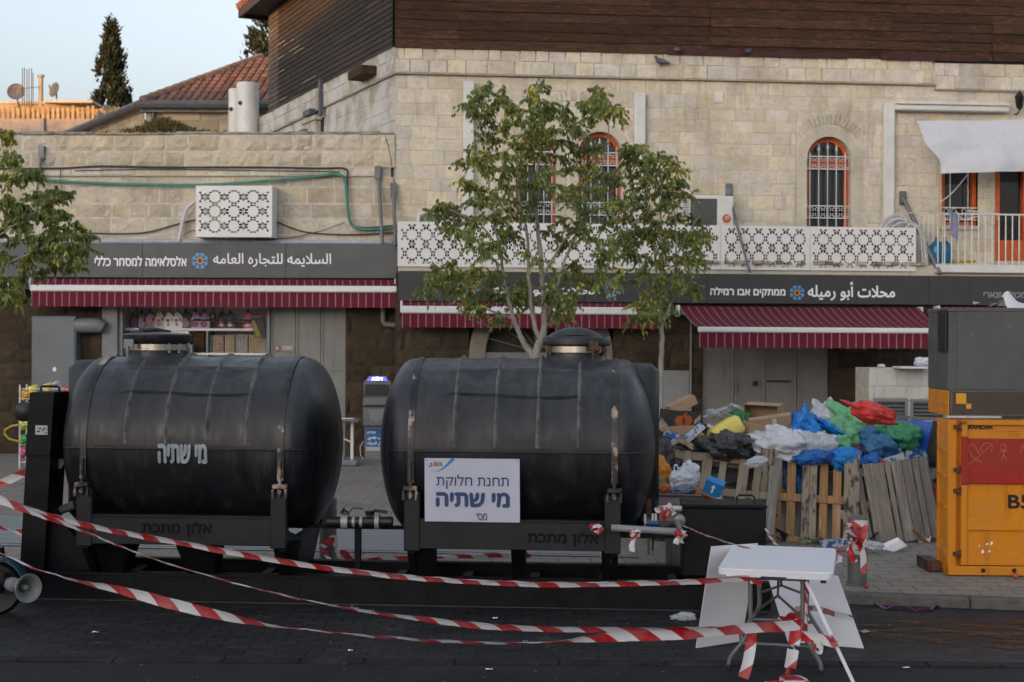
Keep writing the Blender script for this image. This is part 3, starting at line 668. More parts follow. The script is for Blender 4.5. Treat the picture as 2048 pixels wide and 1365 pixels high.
bl, bk = MB(), MB(); ashlar(bl, bk, MW, 0.02, 15, .05, 3.62, (.26, .33), (.35, .75), hs, LO, 41, proud=(.01, .02), rough=.018, tv=.25)
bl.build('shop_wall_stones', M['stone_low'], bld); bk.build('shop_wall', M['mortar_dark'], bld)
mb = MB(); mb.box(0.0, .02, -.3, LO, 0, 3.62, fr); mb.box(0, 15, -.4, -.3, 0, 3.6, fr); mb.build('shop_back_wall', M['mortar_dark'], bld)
# arched doorway with fanlight
a, b, c, d = hs[2]; cx = (a + b) / 2; hw = (b - a) / 2; zl = MW.px(1080, 712, LO)[1]
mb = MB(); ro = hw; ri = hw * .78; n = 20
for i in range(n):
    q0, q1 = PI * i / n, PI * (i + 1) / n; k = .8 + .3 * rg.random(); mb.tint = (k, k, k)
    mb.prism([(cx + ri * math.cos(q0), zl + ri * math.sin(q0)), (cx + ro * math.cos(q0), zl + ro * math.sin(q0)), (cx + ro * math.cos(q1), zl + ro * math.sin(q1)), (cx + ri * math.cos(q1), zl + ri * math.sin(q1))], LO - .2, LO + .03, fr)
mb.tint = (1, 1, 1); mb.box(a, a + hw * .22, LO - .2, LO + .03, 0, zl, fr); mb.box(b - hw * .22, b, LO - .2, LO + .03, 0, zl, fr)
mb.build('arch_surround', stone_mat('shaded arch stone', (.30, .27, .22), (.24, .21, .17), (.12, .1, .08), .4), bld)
mb = MB(); mb.box(a, b, LO - .26, LO - .2, 0, hs[2][3], fr); mb.build('arch_infill', M['mortar_dark'], bld)
mb = MB(); mb.box(cx - ri, cx + ri, LO - .19, LO - .02, zl - .1, zl + .06, fr)
for i in range(1, 10):
    q = PI * i / 10; mb.tube([fr(cx + .12 * math.cos(q), LO - .12, zl + .06 + .1 * math.sin(q)), fr(cx + ri * math.cos(q), LO - .12, zl + ri * math.sin(q))], .011, 5)
for rr in (.14, ri * .98): mb.tube([fr(cx + rr * math.cos(PI * i / 16), LO - .12, zl + .05 + rr * math.sin(PI * i / 16)) for i in range(17)], .014, 5)
mb.build('fanlight', M['grey_metal'], bld)
mb = MB(); mb.box(cx - ri, cx - .01, LO - .18, LO - .12, .09, zl - .1, fr, .01); mb.box(cx + .01, cx + ri, LO - .18, LO - .12, .09, zl - .1, fr, .01); mb.build('door', M['grey_metal'], bld)
# grey green metal doors, four leaves
a, b, c, d = hs[0]; n = 4; wd = (b - a) / n; zr = MW.px(1530, 777, LO)[1]
for i in range(n):
    x0, x1 = a + i * wd, a + (i + 1) * wd; mb = MB(); mb.box(x0 + .006, x1 - .006, LO - .1, LO - .05, .1, d, fr)
    mb.box(x0 + .006, x0 + .06, LO - .05, LO - .03, .1, d, fr); mb.box(x1 - .06, x1 - .006, LO - .05, LO - .03, .1, d, fr); mb.box(x0 + .06, x1 - .06, LO - .05, LO - .03, zr - .03, zr + .03, fr)
    dr = mb.build('door_leaf', M['shutter'], bld)
    if i in (1, 3): 
        mb = MB(); mb.box(x0 + .01, x0 + .05, LO - .03, LO + .01, zr - .1, zr + .12, fr); mb.build('hinge', M['grey_metal'], dr)
    if i == 2: mb = MB(); mb.box(x0 + .02, x0 + .5, LO - .03, LO, zr + .12, zr + .15, fr); mb.box(x0 - .25, x0 - .17, LO - .03, LO + .03, zr + .05, zr + .14, fr); mb.build('bolt', M['black'], dr)
mb = MB(); mb.box(a, b, LO - .3, LO - .1, 0, d, fr); mb.build('door_backing', M['black'], bld)
a, b, c, d = hs[1]; mb = MB(); mb.box(a, b, LO - .1, LO + .03, .09, d, fr, .02); mb.box(a - .03, a, LO - .1, LO + .05, .09, d + .03, fr); mb.box(b, b + .03, LO - .1, LO + .05, .09, d + 1.0, fr); mb.build('door', mat('pale grey door', (.30, .31, .31), .5, var=.1), bld)

# left wing: low rough stone building with a shop
wing = thing('low_stone_building', 'low rough limestone building with an open shop under the left awning', 'building', LW.pt(-4, 0))
ZL = 6.34; fr = LW.fr()
hS = LW.rect(236, 690, 600, 930, 0); hS = (hS[0], hS[1], -.1, 3.45)
zs_ = LW.px(400, 352)[1]
bl, bk = MB(), MB(); ashlar(bl, bk, LW, -17, -.02, 3.45, zs_ - .02, (.27, .34), (.32, .75), [], 0, 51, proud=(-.004, .006), rough=.016, tv=.15, gap=.034)
ashlar(bl, bk, LW, -17, -.02, zs_ + .16, ZL - .02, (.26, .33), (.3, .62), [], 0.02, 53, proud=(.004, .01), rough=.028, tv=.12, gap=.03)
bl.build('wall_stones', M['stone_rough'], wing); bk.build('wall', mat('smeared pale mortar', (.70, .65, .56), .95, var=.3, sc=6, bump=.4), wing)
bl, bk = MB(), MB(); ashlar(bl, bk, LW, -17, -.3, zs_, zs_ + .14, (.13, .15), (.3, .7), [], .05, 55); bk.box(-17, -.3, -.1, .05, zs_ - .015, zs_ + .155, fr)
bl.build('string_course_stones', M['stone'], wing); bk.build('string_course', M['mortar'], wing)
mb = MB(); rg = random.Random(6); x = -17
while x < -.1:
    w_ = rg.uniform(.4, 1.1); mb.box(x, min(x + w_, -.03), -.45, .03 + rg.uniform(0, .03), ZL - .03, ZL + rg.uniform(.0, .05), fr, .02); x += w_
mb.build('coping', mat('weathered coping', (.40, .36, .30), .9, var=.45, sc=5, bump=.6, bsc=25, stain=(.10, .10, .07), ssc=3, slo=.5, shi=.65), wing)
mb = MB(); mb.box(-17, -.1, -13, -.45, 5.7, 6.0, fr); mb.box(-17, -.1, -.45, -.02, 3.6, ZL - .04, fr); mb.build('roof', M['mortar'], wing)
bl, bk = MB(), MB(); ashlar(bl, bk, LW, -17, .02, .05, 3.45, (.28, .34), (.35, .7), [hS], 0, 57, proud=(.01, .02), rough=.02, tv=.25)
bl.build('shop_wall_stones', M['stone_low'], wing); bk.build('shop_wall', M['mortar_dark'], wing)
a, b, c, d = hS; BK = -.80
M['shopwhite'] = mat('pale shop wall', (.80, .74, .70), .7, var=.06)
xs0 = a; xs1 = LW.px(540, 700)[0]
mb = MB(); mb.box(xs0 - .05, xs1 + .5, BK - .1, BK, 0, 3.45, fr); mb.box(xs0 - .05, xs0, BK, -.01, 0, 3.45, fr); mb.box(xs1 + .25, xs1 + .3, BK, -.2, 0, 3.45, fr); mb.box(xs0, xs1 + .25, BK, -.01, 3.4, 3.45, fr); mb.build('shop_interior', M['shopwhite'], wing)
mb = MB(); mb.box(xs0, xs1 + .25, BK, 0, -.02, .12, fr); mb.build('shop_floor', M['mortar'], wing)
mb = MB(); mb.box(xs0 + .02, xs0 + .10, -.06, .03, .09, 3.4, fr); mb.build('shop_frame', M['grey_metal'], wing); mb = MB(); mb.box(xs1 - .06, xs1, -.06, .03, .09, 3.4, fr); mb.box(xs0 + .2, xs0 + .24, -.5, -.46, .09, 3.4, fr); mb.build('shop_frame', M['grey_metal'], wing)
# grey folding doors beside the shop
n = 3; wd = (b - xs1) / n
for i in range(n):
    x0, x1 = xs1 + i * wd, xs1 + (i + 1) * wd; mb = MB(); mb.box(x0 + .006, x1 - .006, -.12, -.04, .1, 3.42, fr); mb.box(x0 + .006, x0 + .05, -.04, -.02, .1, 3.42, fr); mb.box(x1 - .05, x1 - .006, -.04, -.02, .1, 3.42, fr)
    for z in (1.2, 1.75): mb.box(x0 + .05, x1 - .05, -.04, -.022, z, z + .05, fr)
    mb.build('door_leaf', M['shutter'], wing)
s_, z_ = LW.px(554, 697); mb = MB(); mb.lathe([(.055, 0), (.055, .008)], 20, lambda x, y, z: fr(s_ + x, -.02 + z, z_ + y)); ns = mb.build('no_smoking_ring', mat('red sign', (.35, .03, .03), .5), wing)
mb = MB(); mb.lathe([(.04, 0), (.04, .01)], 20, lambda x, y, z: fr(s_ + x, -.02 + z, z_ + y)); mb.box(s_ + .09, s_ + .3, -.02, -.014, z_ - .04, z_ + .05, fr); mb.build('notice', mat('pale notice', (.42, .40, .36), .6), ns)
# gutter along the foot of the upper wall
mb = MB(); mb.tube([fr(-17, .1, 4.26), fr(-.05, .1, 4.22)], .05, 8); mb.build('gutter', M['pale_pipe'], wing, smooth=True)
mb = MB(); s_, z_ = LW.px(770, 618); mb.tube([fr(s_ - .02, .12, 3.3), fr(s_ - .02, .12, z_ - .25), fr(s_ + .02, .12, z_ - .3), fr(s_ + .27, .12, z_ - .32), fr(s_ + .3, .12, z_ - .4), fr(s_ + .3, .12, .1)], .05, 8); mb.build('drainpipe', M['grey_metal'], wing, smooth=True)
mb = MB(); mb.box(-17, .2, -13, -12.8, 0, 6, fr); mb.build('rear_wall', M['mortar'], wing)

# unseen building added behind the camera, sized and placed to shade the street
opp = thing('added_shade_building', 'unseen long stone building added behind the viewer to shade the street', 'building', (0, -60, 0))
OP = Plane(0, -60, -1, 0); bl, bk = MB(), MB(); fr = OP.fr()
holes = [(x, x + 1.2, z, z + 1.9) for x in range(29, 72, 4) for z in (4.5, 8.5, 12)]
rects = [(26, 78, 0, 14.2)]
for h in holes: rects = cut(rects, h)
for a, b, c, d in rects: bk.face([fr(a, 0, c), fr(b, 0, c), fr(b, 0, d), fr(a, 0, d)])
bk.box(26, 78, -14, -.3, 0, 14.2, fr); bk.build('wall', M['stone'], opp)
for a, b, c, d in holes: mb = MB(); mb.face([fr(a, -.25, c), fr(b, -.25, c), fr(b, -.25, d), fr(a, -.25, d)]); mb.build('window', M['glass'], opp)

# ------------------------------------------------------------------ beyond the street: roofs, dishes, trees
K = P(290, 212, 38); ZEV = K.z; KX, KY = K.x, K.y
hs_ = thing('tiled_house', 'stone house with a hipped red tile roof behind the low building', 'house', (KX + 3, KY + 3, 0))
FP = Plane(KX, KY, 1, 0); SP = Plane(KX, KY, .636, -1)
bl, bk = MB(), MB()
ashlar(bl, bk, FP, 0.02, 9, 5.5, ZEV - .16, (.4, .5), (.6, 1.3), [], 0, 61, proud=(.01, .04), tv=.2)
ashlar(bl, bk, SP, -10, -.02, 5.5, ZEV + .03, (.3, .4), (.5, 1.0), [], 0, 63, proud=(.01, .03), tv=.2)
bl.build('wall_stones', M['stone_far'], hs_); bk.build('wall', M['mortar'], hs_)
A = V((KX + .481 * 4.85, KY + .877 * 4.85, ZEV + 2.1)); KR = V((KX + 10, KY, ZEV)); AR = V((KX + 9, A.y, A.z)); KB = V((KX - .537 * 11, KY + .844 * 11, ZEV)); AB = A + V((-.537 * 5, .844 * 5, 0))
mb = MB(); rg = random.Random(2)
for col in range(46):
    x0 = KX - .1 + col * .215
    for row in range(13):
        v0, v1 = row / 13, (row + 1.12) / 13
        yl = lambda v: (KY - .25 + v * (A.y - KY + .25)); zl_ = lambda v: ZEV + v * (A.z - ZEV)
        lim = KX + (A.x - KX) * v0
        if x0 + .1 < lim: continue
        k = rg.uniform(.65, 1.25); mb.tint = (k, k * rg.uniform(.85, 1.1), k); pts = []
        for v, lift in ((v0, .05), (v1, .012)):
            for i in range(5):
                q = PI * i / 4; pts.append(V((x0 + .105 - .1 * math.cos(q), yl(v), zl_(v) + lift + .075 * math.sin(q))))
        mb.grid(pts, 2, 5); mb.face([pts[i] for i in range(5)])
mb.tint = (1, 1, 1); mb.face([V((KX, KY - .25, ZEV)), KR, AR, A]); mb.face([V((KX, KY - .25, ZEV)), A, AB, KB])
M['tiles'] = mat('red clay tiles', (.20, .095, .07), .85, c2=(.15, .08, .06), sc=3, stain=(.14, .11, .09), ssc=2.5, slo=.52, shi=.7)
rf = mb.build('roof', M['tiles'], hs_, smooth=True)
mb = MB(); rg = random.Random(5)
for i in range(16):
    a = V((KX, KY - .25, ZEV + .05)).lerp(A, i / 16); b = V((KX, KY - .25, ZEV + .02)).lerp(A, (i + 1.15) / 16); k = rg.uniform(.8, 1.2); mb.tint = (k, k, k); mb.tube([a + V((0, 0, .05)), b + V((0, 0, .07))], [.13, .105], 8)
mb.build('hip_tiles', mat('grey hip tile', (.24, .16, .12), .9, var=.3), rf)
mb = MB(); mb.tube([V((KX + 9, KY - .35, ZEV - .02)), V((KX - .1, KY - .35, ZEV - .02)), V((KX - .25 - .537 * 9, KY - .25 + .844 * 9, ZEV + .0))], .11, 8); mb.box(KX - .05, KX + 9, KY - .25, KY - .02, ZEV - .2, ZEV - .06)
mb.tube([V((KX + .25, KY - .12, ZEV - .1)), V((KX + .25, KY - .12, 5.6))], .06, 6); mb.build('gutter', mat('dark grey gutter', (.12, .115, .11), .5, .3), hs_, smooth=True)
# solar water cylinders
for (x0, x1, y0, y1, d, lab) in ((473, 518, 167, 250, 36.3, 'wider white water cylinder standing on the roof by the timber wall'), (457, 489, 179, 262, 36.9, 'slimmer white water cylinder half hidden behind the wider one')):
    a = P(x0, y1, d); b = P(x1, y0, d); r_ = (b.x - a.x) / 2; c = V(((a.x + b.x) / 2, d, a.z - .3)); t = thing('water_cylinder', lab, 'water heater', c, 'white water cylinders on the roof'); mb = MB()
    mb.lathe([(r_ * .9, 0), (r_, .03), (r_, b.z - c.z - .04), (r_ * .93, b.z - c.z), (.01, b.z - c.z + .01)], 28, local(Matrix.Translation(c))); mb.build('cylinder', M['white_paint'], t, smooth=True)
    mb = MB(); mb.lathe([(.055, 0), (.055, .04)], 12, local(Matrix.Translation(c + V((-r_ * .5, -r_ * .84, b.z - c.z - .55))) @ Matrix.Rotation(R(90), 4, 'X'))); mb.build('port', M['black'], t)
# plain wall in front of the rooftop, roof terrace with dishes, chimney, starter bars, picket fence
bl, bk = MB(), MB(); q = P(30, 238, 44); q2 = P(330, 238, 44); TP = Plane(q.x - 3, 44, 1, .0)
tw = thing('rendered_wall', 'low stained roof wall beneath the dishes at far left', 'wall', (q.x, 44, 0))
bk.box(0, 9.5, -.4, 0, 5, q.z + .0, TP.fr()); bk.build('wall', mat('stained render', (.44, .36, .30), .9, var=.3, sc=3, stain=(.2, .17, .15), ssc=2.5), tw)
mb = MB(); mb.tube([TP.pt(3.9, q.z, .06), TP.pt(3.9, 5.2, .06)], .05, 6); a, b, c, d = TP.rect(52, 86, 262, 272); mb.box(a, b, 0, .03, c, d, TP.fr()); mb.build('pipe', M['grey_metal'], tw)
RP = Plane(P(10, 260, 50).x, 50, 1, .0); fr = RP.fr(); DD = 50
rh = thing('rooftop_room', 'sunlit stone rooftop room carrying two satellite dishes', 'building', RP.pt(1.5, 0))
z_of = lambda py: P(100, py, DD).z
bl, bk = MB(), MB(); ashlar(bl, bk, RP, -1.0, 1.72, 5, z_of(208), (.3, .36), (.4, .8), [], 0, 71); ashlar(bl, bk, Plane(RP.pt(1.65, 0).x, 49.4, .9, .45), 0, 1.75, 5, z_of(213), (.3, .36), (.4, .8), [], 0, 73)
bk.box(-1, 3.0, -4, -.02, 5, z_of(212), fr); bl.build('wall_stones', M['stone_far'], rh); bk.build('wall', M['mortar'], rh)
mb = MB(); mb.box(-1.05, 1.75, -.3, .06, z_of(209), z_of(204), fr, .02); mb.box(1.6, 3.3, -.4, .75, z_of(213), z_of(207), fr, .02); mb.build('roof_slab', M['dressed'], rh)
mb = MB(); rg = random.Random(3)
for i in range(26): x = -1.0 + i * .172; mb.box(x, x + .1, .85, .89, 5.4, z_of(222 + rg.uniform(-3, 3)), fr)
mb.box(-1, 3.5, .82, .85, z_of(230), z_of(227), fr); mb.build('boards', mat('golden boards', (.50, .34, .16), .8, var=.4, sc=5), rh)
mb = MB(); a = P(82, 205, DD); b = P(82, 152, DD); mb.tube([V((a.x, DD, a.z - .5)), b], .085, 10); mb.tube([b - V((0, 0, .05)), b + V((0, 0, .03))], .12, 10); mb.build('flue', mat('tan flue', (.50, .40, .27), .7), rh, smooth=True)
mb = MB()
for x, y in ((51, 140), (55, 139), (60, 143), (64, 141), (69, 140), (72, 150)): a = P(x, y, DD); mb.tube([V((a.x + rg.uniform(-.04, .04), DD - .3, 6)), V((a.x, DD - .3, a.z))], .014, 5)
mb.tube([P(45, 178, DD - .3), P(82, 174, DD - .3)], .01, 4); mb.build('starter_bars', M['rust'], rh)
def dish(px, py, rpx, yaw, lab):
    c = P(px, py, DD - .2); r_ = rpx / F * DD; t = thing('satellite_dish', lab, 'satellite dish', V((c.x, c.y, c.z - 1.1)), 'satellite dishes on the rooftop')
    Mx = Matrix.Translation(c) @ Matrix.Rotation(R(yaw), 4, 'Z') @ Matrix.Rotation(R(78), 4, 'X'); mb = MB()
    mb.lathe([(r_ * k / 8, .22 * r_ * (k / 8) ** 2) for k in range(9)], 28, local(Mx), False); mb.lathe([(r_, .22 * r_), (r_ * 1.02, .23 * r_), (r_, .18 * r_)], 28, local(Mx), False); mb.build('reflector', mat('shade darkened dish', (.13, .13, .145), .6), t, smooth=True)  # reflector darkened in its colour, as if seen from the unlit side
    mb = MB(); e = Mx @ V((0, 0, r_ * .95)); mb.tube([Mx @ V((0, -r_ * .9, .2 * r_)), e], .012, 5); mb.lathe([(.03, 0), (.03, .1)], 8, local(Matrix.Translation(e))); mb.build('receiver_arm', M['grey_metal'], t)
    mb = MB(); mb.tube([c + V((0, .12, 0)), c + V((0, .12, -.25)), c + V((0, .1, -1.2))], .03, 6); mb.build('mast', M['grey_metal'], t)
dish(33, 185, 17, 8, 'larger grey satellite dish at the far left of the rooftop'); dish(111, 181, 15, -38, 'smaller grey satellite dish turned sideways beside the flue')
pf = MB(); rg = random.Random(4); q = P(190, 238, 52)
for i in range(21):
    x = q.x + i * .064; k = rg.uniform(.7, 1.2); pf.tint = (k, k, k); pf.box(x, x + .045, 52, 52.03, q.z - .8, q.z + .48 + rg.uniform(-.04, .05) - i * .004)
pf.tint = (1, 1, 1); pf.box(q.x, q.x + 1.35, 52.03, 52.06, q.z + .1, q.z + .16); pf.box(q.x, q.x + 1.35, 52.03, 52.06, q.z - .5, q.z - .44)
tag(pf.build('picket_fence', mat('sunlit pickets', (.46, .32, .15), .8, var=.35)), 'row of golden sunlit wooden pickets below the cypress', 'fence')

def leaf(mb, p, d, ln, wd, rg, tint, up=None):
    d = d.normalized(); s = d.cross(V((rg.uniform(-1, 1), rg.uniform(-1, 1), rg.uniform(-.3, 1)))); s = s.normalized() * wd if s.length > 1e-4 else V((wd, 0, 0))
    n = d.cross(s).normalized() * (wd * .35); mb.tint = tint
    a, b, c = p, p + d * ln * .42 + s - n, p + d * ln; e = p + d * ln * .42 - s - n; m = p + d * ln * .45
    mb.face([a, b, c]); mb.face([a, c, e])
LEAFM = mat('green leaves', (.22, .275, .088), .5, c2=(.165, .215, .085), sc=3, trans=.35, spec=.3)
DARKLEAF = mat('dark conifer foliage', (.030, .042, .016), .7, trans=.1)
def cypress(name, lab, base, h, r_, mtr, seed, prof, n=5200, sz=.16):
    t = thing(name, lab, 'tree', base); rg = random.Random(seed); mb = MB(); mb.tube([base, base + V((0, 0, h * .95))], [.2, .03], 7); mb.build('trunk', M['bark'], t)
    mb = MB(); cl = []
    for i in range(120):
        f = rg.random() ** .85; rr = prof(f) * r_; q = rg.uniform(0, 2 * PI); cl.append((f, q, rr * rg.uniform(.45, 1.0), rg.uniform(.6, 1.4)))
    for i in range(n):
        f, q, rr, k = rg.choice(cl); c = base + V((rr * math.cos(q), rr * math.sin(q), f * h))
        o = V((rg.gauss(0, .16), rg.gauss(0, .16), rg.gauss(0, .34))) * r_ * .55; p = c + o
        d = V((math.cos(q) * .5, math.sin(q) * .5, 1.0)) + V((rg.gauss(0, .4), rg.gauss(0, .4), rg.gauss(0, .3))); kk = k * rg.uniform(.7, 1.3)
        leaf(mb, p, d, sz * rg.uniform(.8, 1.8), sz * .3, rg, (kk, kk, kk))
    mb.tint = (1, 1, 1); mb.build('crown', mtr, t, fix=False)
q = P(222, 235, 62); tp = P(215, 56, 62)
cypress('cypress_tree', 'tall dark cypress standing beyond the rooftops against the sky', V((q.x, 62, q.z - 1.5)), tp.z - q.z + 1.5, .98, DARKLEAF, 5, lambda f: (min(1, f * 5 + .55) if f < .2 else 1.0 - ((f - .2) / .8) ** 1.35) * 1.0 + .04, 6500, .17)
q = P(524, 130, 48); tp = P(512, 8, 48)
cypress('pine_tree', 'dark pine peeping out behind the timber clad storey', V((q.x + .35, 48, q.z - 3)), tp.z - q.z + 3.6, .95, DARKLEAF, 8, lambda f: .25 + .75 * math.sin(PI * min(1, f)) if f > .25 else .3, 3200, .17)
# weeds growing on the roof
wd = MB(); rg = random.Random(3)
for i in range(900):
    x = rg.gauss(330, 34); yb = 268; top = 26 * math.exp(-((x - 325) / 45) ** 2); p = P(x, yb - rg.random() * top, 30.0 + rg.uniform(-.5, .5)); k = rg.uniform(.6, 1.5)
    leaf(wd, p, V((rg.gauss(0, .6), rg.gauss(0, .6), 1)), .14, .02, rg, (k * 1.3, k, k * .8))
wd.tint = (1, 1, 1); tag(wd.build('roof_weeds', mat('dry green weeds', (.12, .12, .055), .8, trans=.2), fix=False), 'dry tufts of weed growing on the low roof edge', 'weeds', kind='stuff')

# ------------------------------------------------------------------ signs
SO = .32; s1 = thing('shop_sign', 'long grey sign board above the left awning with white Hebrew and Arabic lettering', 'sign', LW.pt(-4, 3.5, SO)); fr = LW.fr()
a, b, c, d = LW.rect(40, 795, 488, 557, SO); a = LW.px(-170, 500, SO)[0]
zt = [LW.px(20 + 0 * 1, 490, SO)[1], LW.px(795, 488, SO)[1]]; zb = [LW.px(60, 558, SO)[1], LW.px(795, 557, SO)[1]]
mb = MB(); n = 4; brk = [a, LW.px(60, 500, SO)[0], LW.px(285, 500, SO)[0], LW.px(572, 500, SO)[0], b]
for x0, x1 in zip(brk, brk[1:]):
    mb.box(x0 + .002, x1 - .002, .0, SO, zb[1], zt[1], fr, .004)
mb.build('board', M['sign'], s1)
mb = MB(); t = LW.rect(190, 373, 513, 533, SO); text(mb, heb('אלסלאימה למסחר כללי'), fr, t[0], t[1], t[2], t[3], SO + .006, .006); mb.build('hebrew_lettering', M['letters'], s1, fix=False); mb = MB(); t = LW.rect(427, 662, 507, 535, SO); text(mb, arab('السلايمه للتجاره العامه'), fr, t[0], t[1], t[2], t[3], SO + .006, .004); mb.build('arabic_lettering', M['letters'], s1, fix=False)
rosette(LW, 400, 522, 16.5, SO, s1)
SO2 = .78; fr = MW.fr(); s2 = thing('shop_sign', 'charcoal sign board running along the right hand shops under the balcony', 'sign', MW.pt(5, 3, SO2))
zt, zb = MW.px(1440, 548, SO2)[1], MW.px(1440, 607, SO2)[1]
a = MW.px(797, 550, SO2)[0]; mb = MB(); brk = [a] + [MW.px(x, 570, SO2)[0] for x in (975, 1170, 1415, 1640, 1858, 1940)] + [15]
for x0, x1 in zip(brk, brk[1:]): mb.box(x0 + .002, x1 - .002, .55, SO2, zb, zt, fr, .004)
mb.build('board', M['sign2'], s2)
mb = MB(); t = MW.rect(1421, 1570, 575, 596, SO2); text(mb, heb('ממתקים אבו רמילה'), fr, *t, SO2 + .006, .007); mb.build('hebrew_lettering', M['letters'], s2, fix=False); mb = MB(); t = MW.rect(1616, 1789, 564, 602, SO2); text(mb, arab('محلات أبو رميله'), fr, *t, SO2 + .006, .008); mb.build('arabic_lettering', M['letters'], s2, fix=False); mb = MB()
t = MW.rect(985, 1199, 566, 594, SO2); text(mb, arab('محلات أبو رميله'), fr, *t, SO2 + .006, .006); mb.build('arabic_lettering', M['letters'], s2, fix=False)
mb = MB(); t = MW.rect(1967, 2051, 582, 596, SO2); text(mb, heb('מכולת זנארי'), fr, *t, SO2 + .006, .004); mb.build('grey_lettering', M['letters_grey'], s2, fix=False)
for x, y in ((946, 577), (1224, 580), (1594, 586)): rosette(MW, x, y, 15, SO2, s2)

# ------------------------------------------------------------------ awnings
def awning(pl, px0, px1, ytop, ybar0, ybar1, yval, o0, o1, lab, bl_=None):
    fr = pl.fr(); a0, zt_ = pl.px(px0[0], ytop, o0); b0, _ = pl.px(px0[1], ytop, o0); a1, zb1 = pl.px(px1[0], ybar0, o1); b1, _ = pl.px(px1[1], ybar0, o1); zb0 = pl.px(px1[0], ybar1, o1)[1]; zv = pl.px(px1[0], yval, o1)[1]
    zr1, zr0, zrv = zb1, zb0, zv
    t = thing('awning', lab, 'awning', fr((a0 + b0) / 2, o0, zv), 'maroon striped awnings over the shops'); L = b1 - a1
    mb = MB(); n = 10; pts = []; uv = []
    for i in range(n + 1):
        f = i / n; sag = -.05 * math.sin(PI * f) * min(1, (o1 - o0))
        for j in range(2):
            s = (a0 + (a1 - a0) * f) if j == 0 else (b0 + (b1 - b0) * f); pts.append(fr(s, o0 + (o1 - o0 - .04) * f, zt_ + (zb1 - .02 - zt_) * f + sag)); uv.append((0 if j == 0 else L, 0))
    mb.grid(pts, n + 1, 2, uv); mb.build('canopy', M['awning'], t, smooth=True)
    mb = MB(); h = zb1 - zb0; mb.box(a1 - .02, b1 + .02, o1 - .08, o1 + .02, zb0, zb1, fr, .02); mb.build('front_bar', M['bar'], t)
    mb = MB(); pts = []; uv = []; m = int(L / .07)
    for i in range(m + 1):
        s = a1 + L * i / m
        for k in range(4):
            f = k / 3; pts.append(fr(s, o1 - .02 + .012 * f * math.sin(s * 9) + .006 * math.sin(s * 31), zb0 + .01 - f * (zb0 - zv) - (.006 * math.sin(s * 21) if k == 3 else 0))); uv.append((s - a1, 0))
    mb.grid(pts, m + 1, 4, uv); mb.build('valance', M['awning'], t, smooth=True)
    mb = MB()
    for s in (a1 + .5, b1 - .5): mb.tube([fr(s, o0, zt_ - .18), fr(s + .25, (o0 + o1) / 2, (zt_ + zb0) / 2 - .12), fr(s, o1 - .05, zb0 + .03)], .025, 6)
    mb.box(a0 - .04, a0, o0 - .25, o0 + .12, zt_ - .2, zt_ + .02, fr, .01); mb.box(b0, b0 + .04, o0 - .25, o0 + .12, zt_ - .2, zt_ + .02, fr, .01); mb.box(a0, b0, o0 - .16, o0 - .06, zt_ - .16, zt_ - .06, fr, .02); mb.build('folding_arm', M['bar'], t)
awning(LW, (66, 790), (62, 792), 558, 570, 583, 614, .30, .60, 'maroon striped awning rolled almost in below the left sign')
awning(LW, (-300, 46), (-300, 48), 556, 560, 571, 583, .30, .60, 'end of a maroon striped awning cut off at the left edge')
awning(MW, (805, 1318), (804, 1318), 604, 612, 627, 656, .78, 1.10, 'maroon striped awning hanging rolled in behind the young trees')
awning(MW, (1358, 1838), (1399, 1896), 613, 654, 665, 697, .78, 3.4, 'maroon striped awning stretched far out over the grey shutters')
awning(MW, (1876, 2200), (1876, 2200), 614, 622, 635, 665, .78, 1.10, 'end of a maroon striped awning mostly hidden by the yellow baler')

